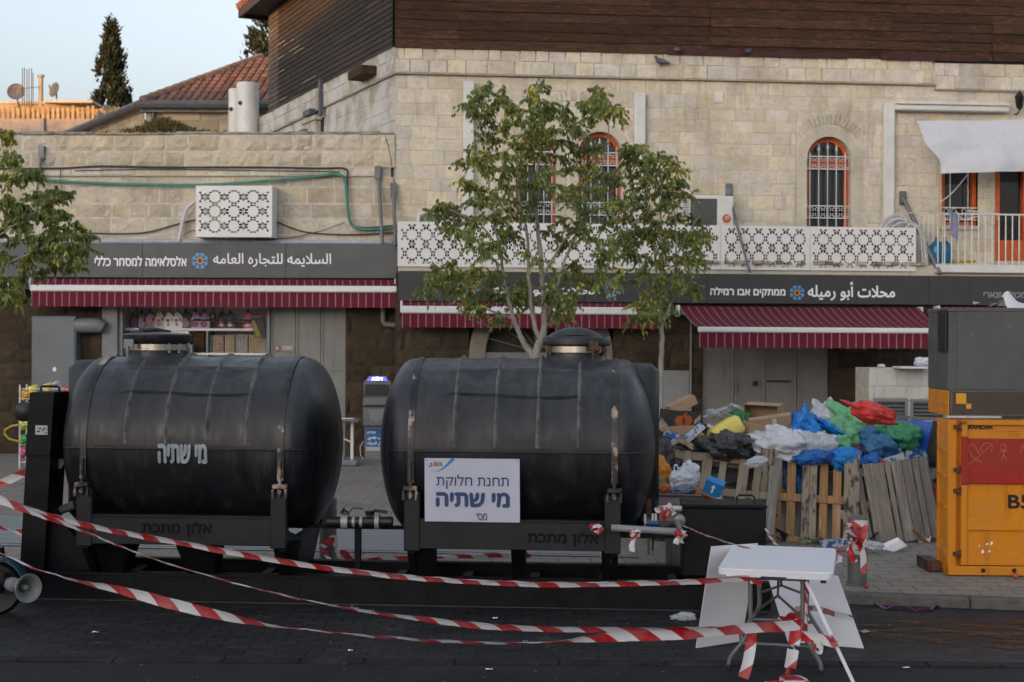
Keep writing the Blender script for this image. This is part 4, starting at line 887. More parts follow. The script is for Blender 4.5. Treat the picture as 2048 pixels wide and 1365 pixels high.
# ------------------------------------------------------------------ cut panels, air conditioners, cables, struts
def panel_mesh(W_, H_, L, margin, swap, th=.006):
    S = .75 * L; r_ = .275 * L; X, Y = (H_, W_) if swap else (W_, H_)
    c = bpy.data.curves.new('pan', 'CURVE'); c.dimensions = '2D'; c.fill_mode = 'BOTH'; c.extrude = th / 2
    def spl(p):
        s = c.splines.new('POLY'); s.points.add(len(p) - 1); s.use_cyclic_u = True
        for k, (x, y) in enumerate(p):
            if swap: x, y = y, x
            s.points[k].co = (x, y, 0, 1)
    spl([(0, 0), (X, 0), (X, Y), (0, Y)])
    nx = max(1, int((X - 2 * margin) / L + .25)); ny = max(1, int((Y - 2 * margin) / S + .12)); x0 = X / 2 - (nx - 1) * L / 2; y0 = Y / 2 - (ny - 1) * S / 2; cs, sn = (lambda q: math.cos(R(q))), (lambda q: math.sin(R(q)))
    for i in range(-1, nx + 1):
        for j in range(-1, ny + 1):
            cx, cy = x0 + i * L, y0 + j * S
            hol = []
            for sx in (-1, 1):
                for sy in (-1, 1):
                    rr = r_ * 1.03
                    hol.append([(sx * x, sy * y) for x, y in ((rr * cs(3.5), rr * sn(3.5)), (.475 * L, .018 * L), (.405 * L, .135 * L), (rr * cs(28), rr * sn(28)))])
                    hol.append([(sx * x, sy * y) for x, y in ((rr * cs(33), rr * sn(33)), (.315 * L, .235 * L), (.25 * L, .295 * L), (rr * cs(58), rr * sn(58)))])
                    hol.append([(sx * x, sy * y) for x, y in ((rr * cs(64), rr * sn(64)), (.165 * L, .475 * S), (.014 * L, .475 * S), (rr * cs(87), rr * sn(87)))])
            for sy in (-1, 1): hol.append([(.5 * L, sy * .035 * L), (.5 * L + .075 * L, sy * .165 * L), (.5 * L, sy * .205 * L), (.5 * L - .075 * L, sy * .165 * L)])
            for h in hol:
                p = [(cx + x, cy + y) for x, y in h]
                if all(margin * .75 < x < X - margin * .75 and margin * .75 < y < Y - margin * .75 for x, y in p): spl(p)
    o = bpy.data.objects.new('pan', c); COL.objects.link(o); bpy.context.view_layer.update(); dg = bpy.context.evaluated_depsgraph_get(); me = bpy.data.meshes.new_from_object(o.evaluated_get(dg))
    vs = [tuple(v.co) for v in me.vertices]; fs = [list(p.vertices) for p in me.polygons]; bpy.data.objects.remove(o); bpy.data.curves.remove(c); bpy.data.meshes.remove(me)
    return vs, fs
def panel(mb, pl, x0, x1, z0, z1, out, L, margin, swap):
    vs, fs = panel_mesh(x1 - x0, z1 - z0, L, margin, swap); mb.faces([pl.pt(x0 + x, z0 + y, out + z) for x, y, z in vs], fs)
PO = .66; zt, zb = MW.px(1500, 452, PO)[1], MW.px(1500, 540, PO)[1]
xs = [MW.px(x, 490, PO)[0] for x in (795, 965, 1124, 1283, 1441, 1620, 1832)]
labs = ['leftmost panel beside the grey sign corner', 'behind the left of the taller tree crown', 'behind the middle of the tree crowns', 'behind the right hand tree crown', 'crossed by a thin grey strut', 'rightmost panel by the balcony railing']
for i, (a, b) in enumerate(zip(xs, xs[1:])):
    mb = MB(); panel(mb, MW, a + .004, b - .004, zb, zt, PO, .355, .055, True); fr = MW.fr()
    mb.box(a + .004, b - .004, PO - .05, PO - .006, zt - .03, zt, fr); mb.box(a + .004, b - .004, PO - .05, PO - .006, zb, zb + .03, fr)
    t = thing('cut_panel', '', 'panel', MW.pt((a + b) / 2, zb, PO)); mb.build('panel', M['panel'], t, fix=False); mb = MB(); mb.box(a + .03, b - .03, PO - .075, PO - .055, zb + .04, zt - .04, fr); mb.build('hole_shade', M['hole_shade'], t)  # added board close behind the panel, so the holes look shaded
    tag(t, 'white parapet panel cut with rosettes, ' + labs[i], 'panel', 'white cut panels along the balcony')
a, b, c, d = LW.rect(392, 544, 372, 475, .5); fr = LW.fr()
acb = thing('air_conditioner_cover', 'white rosette cut box over an air conditioner on the left wall', 'cover', LW.pt((a + b) / 2, c, .25))
mb = MB(); panel(mb, LW, a, b, c, d, .5, .368, .045, False); mb.build('front_panel', M['panel'], acb, fix=False)
mb = MB(); mb.box(a, a + .012, .03, .494, c, d, fr); mb.box(b - .012, b, .03, .494, c, d, fr); mb.box(a, b, .03, .49, d - .012, d, fr); mb.build('side_panel', M['panel'], acb)
ac = thing('air_conditioner', 'grey air conditioner unit inside the rosette cut cover', 'air conditioner', LW.pt((a + b) / 2, c + .05, .25)); mb = MB(); mb.box(a + .5, b - .12, .08, .38, c + .08, d - .15, fr, .02); mb.build('casing', M['grey_metal'], ac); mb = MB(); s0 = (a + b) / 2 + .1; mb.lathe([(.3, 0), (.3, .02)], 24, lambda x, y, z: fr(s0 + x, .385 + z, (c + d) / 2 - .03 + y)); mb.build('fan_grille', M['black'], ac)
def acunit(px0, px1, y0, y1, out, lab, logo=False):
    fr = MW.fr(); a, b, c, d = MW.rect(px0, px1, y0, y1, out); t = thing('air_conditioner', lab, 'air conditioner', MW.pt((a + b) / 2, c, out - .15)); mb = MB(); mb.box(a, b, out - .32, out, c - .25, d, fr, .015); mb.build('casing', M['white_paint'], t)
    if logo:
        g0, g1 = MW.px(1381, 400, out)[0], MW.px(1434, 400, out)[0]; mb = MB(); mb.box(g0, g1, out - .01, out + .004, c - .2, d - .06, fr); mb.build('coil_opening', mat('dark coil', (.07, .07, .065), .6), t)
        mb = MB()
        for i in range(24): z = d - .09 - i * .028; mb.box(g0, g1, out + .004, out + .009, z, z + .006, fr)
        for i in range(14): z = d - .07 - i * .045; mb.box(a + .02, g0 - .03, out, out + .012, z, z + .02, fr)
        mb.build('wire_guard', M['grey_metal'], t)
        s, z = MW.px(1453, 438, out); mb = MB(); mb.disc(s, z, .085, out + .005, fr, 22)
        e = mb.build('emblem', M['orange'], t); mb = MB()
        for k in range(3): mb.face([fr(s - .05 + .01 * k, out + .008, z - .035 + k * .03), fr(s + .055, out + .008, z + .01 + k * .025), fr(s + .055, out + .008, z + .02 + k * .025), fr(s - .03, out + .008, z - .02 + k * .03)])
        mb.build('emblem_stripes', M['white_paint'], e)
        mb = MB(); q = MW.px(1458, 384, out); mb.box(q[0] - .05, q[0] + .06, out - .1, out - .02, q[1] - .05, q[1] + .06, fr, .01); mb.build('bracket', M['grey_metal'], t)
    else:
        mb = MB(); mb.box(a + .06, b - .3, out - .01, out + .01, c - .2, d - .05, fr); mb.build('coil_opening', M['grey_metal'], t)
acunit(1364, 1467, 391, 448, .45, 'white air conditioner with an orange round emblem behind the parapet', True)
acunit(834, 905, 425, 448, .4, 'white air conditioner peeping over the parapet behind the leaves')
def strut(pl, x0, y0, o0, x1, y1, o1, r_, lab, mid=None):
    p, q = pl.px(x0, y0, o0), pl.px(x1, y1, o1); mb = MB(); fr = pl.fr(); t = thing('sign_strut', lab, 'strut', fr(q[0], o1, q[1]), 'steel struts holding the signs'); mb.tube([fr(p[0], o0, p[1])] + ([fr(pl.px(mid[0], mid[1], mid[2])[0], mid[2], pl.px(mid[0], mid[1], mid[2])[1])] if mid else []) + [fr(q[0], o1, q[1])], r_, 8); mb.build('rod', M['strut'], t, smooth=True)
    mb = MB(); mb.box(p[0] - .06, p[0] + .06, 0.0, max(o0 + .04, .05), p[1] - .13, p[1] + .13, fr, .01); mb.build('anchor_plate', M['strut'], t)
strut(LW, 84, 306, .06, 72, 402, .32, .03, 'grey steel strut at the left end of the rough wall'); strut(LW, 756, 346, .06, 765, 488, .30, .035, 'grey steel strut standing near the right end of the low wall')
strut(MW, 787, 380, .06, 791, 492, .5, .035, 'grey steel strut beside the corner of the parapet panels'); strut(MW, 1458, 381, .06, 1500, 546, .80, .028, 'thin grey strut crossing a white cut panel', (1472, 444, .72)); strut(MW, 1806, 396, .06, 1880, 548, .76, .045, 'thick slanting grey strut beside the balcony railing')
def cable(name, lab, pl, pts, out, r_, m, cat='cable'):
    fr = pl.fr(); q = [fr(pl.px(x, y, out)[0], out, pl.px(x, y, out)[1]) for x, y in pts]; f = []
    for i in range(len(q) - 1):
        p0, p1, p2, p3 = q[max(i - 1, 0)], q[i], q[i + 1], q[min(i + 2, len(q) - 1)]
        for k in range(6):
            t = k / 6; f.append(.5 * ((2 * p1) + (p2 - p0) * t + (2 * p0 - 5 * p1 + 4 * p2 - p3) * t * t + (3 * p1 - p0 - 3 * p2 + p3) * t ** 3))
    f.append(q[-1]); mb = MB(); mb.tube(f, r_, 6); return tag(mb.build(name, m, smooth=True), lab, cat)
BKM = M['black_pipe']
cable('cable', 'thick black cable running along the string course', LW, [(-40, 338), (120, 337), (200, 333), (330, 335), (500, 335), (640, 337), (690, 338), (695, 360), (696, 430), (715, 455), (790, 452)], .10, .018, BKM)
cable('cable', 'thin black cable just under the thick one', LW, [(150, 342), (300, 339), (480, 341), (680, 344)], .09, .008, BKM)
cable('cable', 'thin black drop cable hanging in front of the left wall', LW, [(121, 340), (121, 360), (123, 385), (118, 410)], .07, .007, BKM)
cable('cable', 'black cable sagging from the rosette cut cover to the left', LW, [(150, 466), (250, 468), (300, 464), (350, 450), (392, 440)], .06, .014, BKM)
cable('cable', 'black cable sagging from the rosette cut cover to the right', LW, [(544, 440), (580, 455), (620, 466), (700, 470), (790, 466)], .06, .014, BKM)
cable('cable', 'thin loose black cable below the rosette cut cover', LW, [(366, 472), (390, 462), (440, 478), (560, 478), (640, 463), (690, 445)], .08, .008, BKM)
cable('hose', 'green hose drooping across the left wall', LW, [(78, 360), (170, 366), (300, 370), (420, 370), (560, 360), (640, 352), (675, 349), (690, 362), (694, 400), (699, 440), (712, 456), (745, 459), (790, 455)], .12, .028, M['green_hose'], 'hose')
cable('hose', 'short white hose curving down from the rosette cut cover', LW, [(392, 402), (375, 416), (366, 440), (362, 462), (357, 484)], .15, .042, M['white_hose'], 'hose')
cable('cable', 'thin dark wire running down the corner of the stone building', MW, [(770, 272), (778, 300), (786, 350), (792, 420)], .05, .006, BKM)
cable('cable', 'pale wire strung from under the white sheet to the railing', MW, [(1935, 350), (1900, 390), (1860, 415), (1800, 432), (1770, 440), (1763, 460)], .3, .012, M['white_hose'])
for i, k in enumerate(((0, 0, .0), (6, 3, .05), (-4, -3, .1), (3, 6, .14))):
    dx, dy, do = k
    cable('hose', ['white hose looped over the parapet end, outermost loop', 'white hose looped over the parapet end, second loop', 'white hose looped over the parapet end, flattest loop', 'white hose looped over the parapet end, lowest loop'][i], MW, [(1762 + dx, 462 + dy), (1775 + dx, 440 + dy), (1795 + dx, 433 + dy), (1815 + dx, 442 + dy), (1800 + dx, 455 + dy), (1780 + dx, 452 + dy), (1800 + dx, 440 + dy), (1825 + dx, 446 + dy), (1843 + dx, 470 + dy), (1850 + dx, 530 + dy)], .5 + do, .016, M['white_hose'], 'hose')
# balcony railing, drying rack, towel, water bottles, white sheet, lantern
BO = .70; fr = MW.fr(); rl = thing('balcony_railing', 'white barred balcony railing at the right end of the parapet', 'railing', MW.pt(MW.px(1900, 500, BO)[0], 3.9, BO))
x0, x1 = MW.px(1876, 430, BO)[0], 14.5; zt, zb = MW.px(1950, 429, BO)[1], MW.px(1950, 530, BO)[1]
mb = MB(); mb.tube([fr(x0, BO, zt), fr(x1, BO, zt)], .018, 6); mb.build('top_rail', M['white_paint'], rl); mb = MB(); mb.box(x0 - .05, x1, BO - .1, BO + .04, zb - .16, zb, fr, .01); mb.build('bottom_rail', M['white_paint'], rl)
i = 0; x = x0
while x < x1: mb = MB(); mb.tube([fr(x, BO, zb), fr(x, BO, zt)], .013, 5); mb.build('baluster', M['white_paint'], rl); x += .137 if (i := i + 1) else 0
mb = MB()
for i in range(7): xx = MW.px(1836 + i * 6.0, 480, .3)[0]; mb.tube([fr(xx, .1 + i * .09, zb), fr(xx, .1 + i * .09, zt)], .012, 5)
mb.build('side_balusters', M['white_paint'], rl)
sh = MB(); W0 = [(1848, 236), (1855, 290), (1880, 322), (1880, 350)]; n, m_ = 26, 14; pts = []
for i in range(n + 1):
    f = i / n; px = 1848 + f * 290
    for j in range(m_ + 1):
        g = j / m_; py = 236 + (113 - 5 * f) * g - 3 * f; xx = px
        if f < .14: xx = max(px, 1848 + (7 * min(1, g / .48) if g < .48 else 7 + 25 * min(1, (g - .48) / .28)))
        q = MW.px(xx, py, .85); wv = .06 * math.sin(f * 9 + g * 4) * (1 - abs(2 * f - 1)) + .07 * noise.noise(V((f * 7, g * 4, 1))) + .03 * noise.noise(V((f * 17 + g * 5, g * 6, 4))) + .12 * math.sin(g * PI)
        pts.append(fr(q[0], .45 + .45 * g + wv, q[1]))
sh.grid(pts, n + 1, m_ + 1); tag(sh.build('sheet', mat('white canvas sheet', (.74, .75, .79), .8, var=.05, stain=(.22, .21, .20), ssc=17, slo=.64, shi=.69, trans=.2, bump=.15, bsc=8), smooth=True, angle=180), 'white spotted sheet hung over the barred window and orange door', 'sheet')
mb = MB(); q0, q1 = MW.px(1878, 350, .8), MW.px(1878, 478, .8); mb.tube([fr(q0[0], .8, q0[1]), fr(q1[0], .8, q1[1])], .012, 5); tag(mb.build('sheet_pole', mat('yellow pole', (.62, .42, .2), .6)), 'thin yellow wooden pole below the white sheet', 'pole')
mb = MB(); pp = lambda x, y, o=.6: fr(MW.px(x, y, o)[0], o, MW.px(x, y, o)[1])
for a, b in (((1884, 430), (1915, 430)), ((1936, 422), (2000, 429)), ((1930, 440), (1962, 432)), ((1998, 429), (1996, 440)), ((1912, 424), (1924, 440)), ((1960, 424), (1962, 433))): mb.tube([pp(*a), pp(*b)], .014, 5)
tag(mb.build('drying_rack', M['white_paint']), 'folded white drying rack on the balcony railing', 'drying rack')
mb = MB(); pts = []
for i in range(7):
    for j in range(12):
        g = j / 11; x = 1899 + i * 2.6 + g * 4 + 2 * math.sin(g * 5 + i); y = 424 + (46 + 18 * (i / 6)) * g; q = MW.px(x, y, .78); pts.append(fr(q[0], .76 + .02 * math.sin(i * 1.9), q[1]))
mb.grid(pts, 7, 12); tag(mb.build('towel', mat('lavender towel', (.34, .35, .50), .9, trans=.2), smooth=True, angle=180), 'lavender cloth hanging over the balcony railing', 'towel')
def waterbottle(px, lab):
    q = MW.px(px, 526, .5); c = fr(q[0], .5, q[1]); mb = MB(); mb.lathe([(.12, 0), (.135, .02), (.135, .28), (.13, .3), (.135, .33), (.06, .42), (.03, .45), (.03, .5)], 20, local(Matrix.Translation(c))); tag(mb.build('water_bottle', mat('blue clear plastic', (.03, .25, .48), .25, trans=.3), smooth=True), lab, 'bottle', 'blue water bottles on the balcony')
waterbottle(1873, 'blue water cooler bottle behind the first railing bars'); waterbottle(1889, 'lighter turned water cooler bottle right of the other blue one')
q = MW.px(1930, 526, .5); mb = MB(); mb.box(q[0] - .25, q[0] + .2, .4, .55, q[1], q[1] + .05, fr, .01); tag(mb.build('plank', mat('yellow plank', (.6, .36, .05), .7)), 'yellow plank lying on the balcony floor', 'plank')
q = MW.px(2039, 205, .22); lt = thing('wall_lantern', 'black wall lantern at the upper right edge', 'lamp', fr(q[0], .1, q[1])); mb = MB(); c = fr(q[0], .22, q[1] - .12); LMt = local(Matrix.Translation(c))
mb.lathe([(.02, -.04), (.05, 0), (.065, .02)], 6, LMt); mb.lathe([(.10, .22), (.06, .29), (.02, .32), (.005, .38)], 6, LMt)
for k in range(6): q2 = PI * k / 3; mb.tube([c + V((.06 * math.cos(q2), .06 * math.sin(q2), .02)), c + V((.095 * math.cos(q2), .095 * math.sin(q2), .22))], .006, 4)
mb.build('cage', M['black'], lt); mb = MB(); mb.lathe([(.05, .02), (.085, .22)], 6, LMt); mb.build('lamp_glass', M['glass'], lt); mb = MB(); mb.tube([fr(q[0], .0, q[1] - .2), fr(q[0], .1, q[1] - .22), fr(q[0], .2, q[1] - .18)], .015, 6); mb.build('bracket', M['black'], lt)
# pigeons
def pigeon(px, py, out, yaw, lab, first=[None]):
    q = MW.px(px, py, out); loc = MW.pt(q[0], q[1], out)
    Mx = Matrix.Translation(loc) @ Matrix.Rotation(R(yaw), 4, 'Z')
    if first[0] is None:
        t = thing('pigeon', lab, 'pigeon', (0, 0, 0), 'pigeons on the cornice'); mb = MB()
        path = [(-.17, 0, .045), (-.12, 0, .065), (-.06, 0, .085), (0, 0, .10), (.05, 0, .115), (.085, 0, .15), (.1, 0, .185), (.115, 0, .2), (.14, 0, .197)]
        mb.tube([V(p) for p in path], [.012, .028, .05, .062, .055, .034, .026, .027, .008], 10, flat=.9); bd = mb.build('body', mat('grey pigeon plumage', (.09, .095, .11), .7, c2=(.06, .065, .08), sc=14), t, smooth=True, angle=80)
        for sy in (-1, 1):
            mb = MB(); mb.tube([V((.04, sy * .045, .12)), V((-.03, sy * .058, .10)), V((-.11, sy * .04, .075)), V((-.19, sy * .015, .05))], [.02, .042, .03, .006], 7, flat=.35); mb.build('wing', mat('grey wing', (.12, .125, .14), .7), bd, smooth=True)
            mb = MB(); mb.tube([V((0, sy * .02, .05)), V((.005, sy * .02, .0))], .006, 5); mb.box(-.01, .03, sy * .02 - .012, sy * .02 + .012, 0, .006); mb.build('leg', mat('pink leg', (.35, .1, .08), .6), t)
        t.matrix_basis = Mx; first[0] = t
    else: dup(first[0], Mx, lab, 'pigeons on the cornice')
pigeon(1322, 133, .17, 155, 'grey pigeon perched low on the cornice ledge facing left'); pigeon(1354, 110, .08, 100, 'pale headed pigeon under the timber facing the street, left of two'); pigeon(1497, 113, .09, 70, 'pigeon under the timber beside the dark red board')

# ------------------------------------------------------------------ shop goods
fr = LW.fr(); SB = -.55
sx0, sx1 = xs0 + .06, xs1 + .2
zsh = LW.px(400, 657, SB + .1)[1]
sf = thing('shelf_unit', 'shop shelf unit carrying a row of detergent bottles', 'shelf', fr((sx0 + sx1) / 2, SB, .1))
mb = MB(); mb.box(sx0, sx1, BK, SB + .25, zsh - .05, zsh, fr); mb.build('shelf_board', M['bar'], sf)
zlo = LW.px(400, 706, SB + .1)[1]; mb = MB(); mb.box(sx0, sx1, BK, SB + .25, zlo - .04, zlo, fr); mb.build('shelf_board', M['bar'], sf)
mb = MB()
for px in (246, 415, 533): s = LW.px(px, 680, SB + .2)[0]; mb.box(s - .02, s + .02, BK, SB + .24, .1, zsh - .05, fr)
mb.build('upright', M['grey_metal'], sf)
mb = MB(); a, b = LW.px(379, 690, SB)[0], LW.px(411, 690, SB)[0]; mb.box(a, b, BK + .01, SB + .1, zlo, zsh - .05, fr); mb.build('brown_back', M['wood_front'], sf)
def bottle_outline():
    return [(-.085, 0), (.085, 0), (.10, .015), (.105, .12), (.095, .2), (.06, .27), (.02, .305), (-.005, .315), (-.055, .315), (-.065, .28), (-.095, .2), (-.10, .12), (-.10, .015)]
def make_bottle(c_body, c_cap, c_lab, c_lab2, lab, loc, sc=1.0, handle=True):
    t = thing('detergent_bottle', lab, 'bottle', loc, 'detergent bottles on the shop shelf'); T_ = local(Matrix.Translation(loc) @ Matrix.Scale(sc, 4) @ Matrix.Rotation(math.atan2(LW.d.y, LW.d.x), 4, 'Z'))
    o = bottle_outline(); hole = [(.045, .13), (.068, .14), (.07, .19), (.05, .215), (.035, .19)]; mb = MB()
    loops = [[V((x, z, 0)) for x, z in o]] + ([[V((x, z, 0)) for x, z in hole]] if handle else []); fl = [p for l in loops for p in l]; tri = tessellate_polygon(loops)
    for y, in_ in ((-.045, 1), (.045, 1)): mb.faces([T_(p.x * .94, y, p.y) for p in fl], [list(q) for q in tri])
    for l in loops:
        n = len(l)
        for i in range(n):
            a, b = l[i], l[(i + 1) % n]; mb.face([T_(a.x * .94, -.045, a.y), T_(b.x * .94, -.045, b.y), T_(b.x, 0, b.y), T_(a.x, 0, a.y)]); mb.face([T_(a.x * .94, .045, a.y), T_(b.x * .94, .045, b.y), T_(b.x, 0, b.y), T_(a.x, 0, a.y)])
    mb.build('bottle_body', c_body, t); mb = MB(); mb.lathe([(.032, .31), (.034, .36), (.024, .375), (.02, .385)], 12, lambda x, y, z: T_(x - .03, y, z)); mb.build('cap', c_cap, t)
    mb = MB(); mb.disc(-.02, .075, .055, -.0475, T_, 14, 1.2); e = mb.build('label', c_lab, t); mb = MB(); mb.disc(-.03, .15, .04, -.0478, T_, 12); mb.disc(-.02, .07, .03, -.049, T_, 12); mb.build('label_mark', c_lab2, e)
bc = lambda n, c: mat(n, c, .35, var=.08, tint=False)
cP, cB, cW, cL, cN, cK = bc('purple plastic', (.05, .02, .12)), bc('black plastic bottle', (.012, .012, .014)), bc('white plastic', (.72, .71, .70)), bc('lilac plastic', (.36, .26, .50)), bc('navy plastic', (.022, .02, .11)), bc('pink plastic', (.55, .20, .30))
cM = bc('mauve plastic', (.17, .12, .20)); cBg = bc('beige plastic', (.5, .42, .34)); cR, cG, cPk, cO = bc('red print', (.45, .05, .04)), bc('gold cap', (.45, .33, .16)), bc('rose print', (.5, .12, .22)), bc('blue print', (.08, .25, .5))
ROWB = [(268, cP, cP, cP, cM, 'dark purple bottle at the left end of the shelf', .8, False), (286, cB, cB, cO, cR, 'black bottle second from the left end of the shelf', .95, True), (303, cM, cP, cP, cR, 'mauve bottle between a black and a beige bottle', .98, True), (321, cBg, cBg, cO, cR, 'beige bottle with a blue and red label', 1, True), (340, cW, cG, cW, cM, 'white bottle with gold cap right of the beige bottle', 1, True), (357, cW, cG, cW, cM, 'white bottle with gold cap left of the second black bottle', 1, True), (375, cB, cB, cO, cR, 'black bottle between white and lilac bottles', 1, True), (393, cL, cP, cP, cR, 'lilac bottle right of the second black bottle', 1, True), (411, cL, cP, cP, cR, 'lilac bottle beside the hanging fan', 1, True), (446, cN, cPk, cPk, cW, 'navy bottle with pink cap, left one of the pair', 1, True), (463, cN, cPk, cPk, cW, 'navy bottle with pink cap, right one of the pair', 1, True), (498, cK, cR, cPk, cW, 'pink bottle with red cap near the right end of the shelf', 1, True), (514, cK, cK, cPk, cW, 'pink bottle half hidden by the hanging yellow panel', .9, True)]
for px, a, b, c, d, lab, sc, h in ROWB:
    s = LW.px(px, 657, SB + .14)[0]; make_bottle(a, b, c, d, lab, fr(s, SB + .14, zsh), sc, h)
def goods(px0, px1, cols, lab):
    a, b, c, d = LW.rect(px0, px1, 671, 701, SB + .15); t = thing('egg_tray', lab, 'tray', fr((a + b) / 2, SB + .1, zlo), 'display trays on the lower shelf'); mb = MB(); mb.box(a, b, SB - .05, SB + .12, zlo, d, fr, .01); mb.build('box', mat('tray card', (.35, .31, .27), .7), t)
    nx, nz = max(3, int((b - a) / .05)), 6; mb = MB(); mm = [mat('bead %s' % lab[:8], c_, .35, tint=False) for c_ in cols]
    for i in range(nx):
        for j in range(nz):
            mb.mi = min(len(cols) - 1, int(i / nx * len(cols))); x, z = a + (i + .5) * (b - a) / nx, zlo + .02 + (j + .5) * (d - zlo - .03) / nz; mb.lathe([(.002, .02), (.018, .012), (.02, 0)], 6, lambda u, v, w_, x=x, z=z: fr(x + u, SB + .12 + w_, z + v))
    mb.build('contents', mm, t)
goods(416, 447, [(.06, .07, .12), (.45, .28, .05), (.35, .10, .05)], 'tray of blue, yellow and red pieces on the lower shelf'); goods(449, 469, [(.5, .38, .12), (.45, .3, .08)], 'tray of shiny gold pieces on the lower shelf'); goods(471, 495, [(.3, .3, .3)], 'tray of clear grey pieces on the lower shelf'); goods(497, 532, [(.5, .33, .04)], 'tray of yellow pieces at the right of the lower shelf')
a, b, c, d = LW.rect(327, 378, 661, 705, SB + .2); mb = MB(); mb.box(a, b, SB - .2, SB + .2, zlo, d, fr, .01); tag(mb.build('white_carton', M['bar']), 'white carton on the lower shelf behind the tank lid', 'carton')
a, b, c, d = LW.rect(364, 385, 689, 706, SB + .4); t = thing('loudspeaker', 'small grey loudspeaker box behind the tank ridge in the shop', 'loudspeaker', fr((a + b) / 2, SB + .3, zlo)); mb = MB(); mb.box(a, b, SB + .2, SB + .4, zlo, d, fr, .01); mb.build('cabinet', M['grey_metal'], t); mb = MB(); mb.disc((a + b) / 2, d - .05, .025, SB + .403, fr); mb.disc((a + b) / 2, zlo + .06, .06, SB + .403, fr); mb.build('cone', M['black'], t)
# hanging fan and hanging panel
q = LW.px(427, 640, -.18); fn = thing('ceiling_fan', 'ceiling fan with long thin blades hanging in the shop opening', 'fan', fr(q[0], -.18, q[1])); M['fan'] = mat('dull bronze', (.17, .14, .11), .5, .3)
mb = MB(); mb.tube([fr(q[0], -.18, 3.4), fr(q[0], -.18, q[1] + .1)], .012, 6); mb.build('rod', M['fan'], fn)
Mx = local(Matrix.Translation(fr(q[0], -.18, q[1]))); mb = MB(); mb.lathe([(.03, .16), (.045, .12), (.045, .04), (.02, .02), (.07, .0), (.08, -.02), (.03, -.04)], 14, Mx); mb.build('motor', M['fan'], fn, smooth=True)
for ang in (5, 125, 245):
    mb = MB(); dx, dy = math.cos(R(ang)), math.sin(R(ang)); mb.prism([(.06, -.03), (.2, -.055), (.68, -.06), (.7, 0), (.68, .06), (.2, .055), (.06, .03)], -.015, -.005, lambda x, y, z: fr(q[0], -.18, q[1]) + V((dx * x - dy * z, dy * x + dx * z, y + .02 * z / .06))); mb.build('blade', M['fan'], fn)
mb = MB(); q0, q1 = LW.px(501, 636, -.12), LW.px(533, 676, -.12); mb.prism([(q0[0], q0[1]), (q0[0] + .24, q0[1] + .02), (q1[0] + .01, q1[1]), (q1[0] - .22, q1[1])], -.15, -.11, fr); t = tag(mb.build('hanging_panel', M['black']), 'black and yellow panel hanging askew at the right of the shop opening', 'panel'); t2 = MB(); t2.prism([(q0[0] + .03, q0[1] - .06), (q0[0] + .08, q0[1] - .05), (q1[0] - .1, q1[1] + .02), (q1[0] - .2, q1[1] + .02)], -.107, -.102, fr); t2.build('yellow_face', bc('olive yellow', (.22, .19, .01)), t)
# cabinet, duct, snack rack, yellow hose on the far left
a, b, c, d = LW.rect(62, 150, 632, 905, .35); cb = thing('metal_cabinet', 'tall blue grey metal cabinet against the sooty wall at left', 'cabinet', fr((a + b) / 2, .2, .09)); mb = MB(); mb.box(a, b, .03, .32, .09, d, fr, .015); mb.build('case', M['cabinet'], cb); mb = MB(); mb.box(a + .03, b - .03, .32, .335, .5, d - .03, fr, .006); dr = mb.build('door', M['cabinet'], cb); mb = MB(); s_, z_ = LW.px(109, 739, .34); mb.lathe([(.035, 0), (.035, .006)], 12, lambda x, y, z: fr(s_ + x, .335 + z, z_ + y * 1.3)); mb.build('sticker', M['letters'], dr)
a, b, c, d = LW.rect(150, 203, 634, 668, .3); mb = MB(); mb.tube([fr(a, .2, (c + d) / 2), fr(b - .1, .2, (c + d) / 2), fr(b, .18, (c + d) / 2 - .05)], [.15, .15, .12], 14); tag(mb.build('ventilation_duct', M['grey_metal'], smooth=True), 'short round grey duct beside the blue grey cabinet', 'duct')
mb = MB(); a, b, c, d = LW.rect(204, 234, 612, 905, .1); mb.box(a, b, -.05, .1, .1, 3.45, fr, .01); tag(mb.build('side_shutter', M['grey_metal']), 'dark grey folded shutter left of the shop opening', 'shutter')
RKD = 24.6; rk = thing('snack_rack', 'white wire rack hung with snack bags behind the black post', 'rack', P(90, 930, RKD)); mb = MB(); q0, q1 = P(40, 770, RKD), P(148, 930, RKD)
for x in (q0.x, (q0.x + q1.x) / 2, q1.x):
    for y in (0, .35): mb.tube([V((x, RKD + y, .09)), V((x, RKD + y, q0.z))], .014, 5)
zlev = [P(0, y, RKD).z for y in (778, 798, 850, 890, 925)]
for z in zlev:
    for y in (0, .12, .24, .35): mb.tube([V((q0.x, RKD + y, z)), V((q1.x, RKD + y, z))], .006, 4)
mb.build('wire_frame', M['white_paint'], rk); rg = random.Random(4); colS = [('orange', (.55, .22, .02)), ('red', (.42, .02, .02)), ('green', (.05, .25, .06)), ('yellow', (.6, .45, .05)), ('magenta', (.40, .05, .16)), ('lime', (.35, .45, .03))]
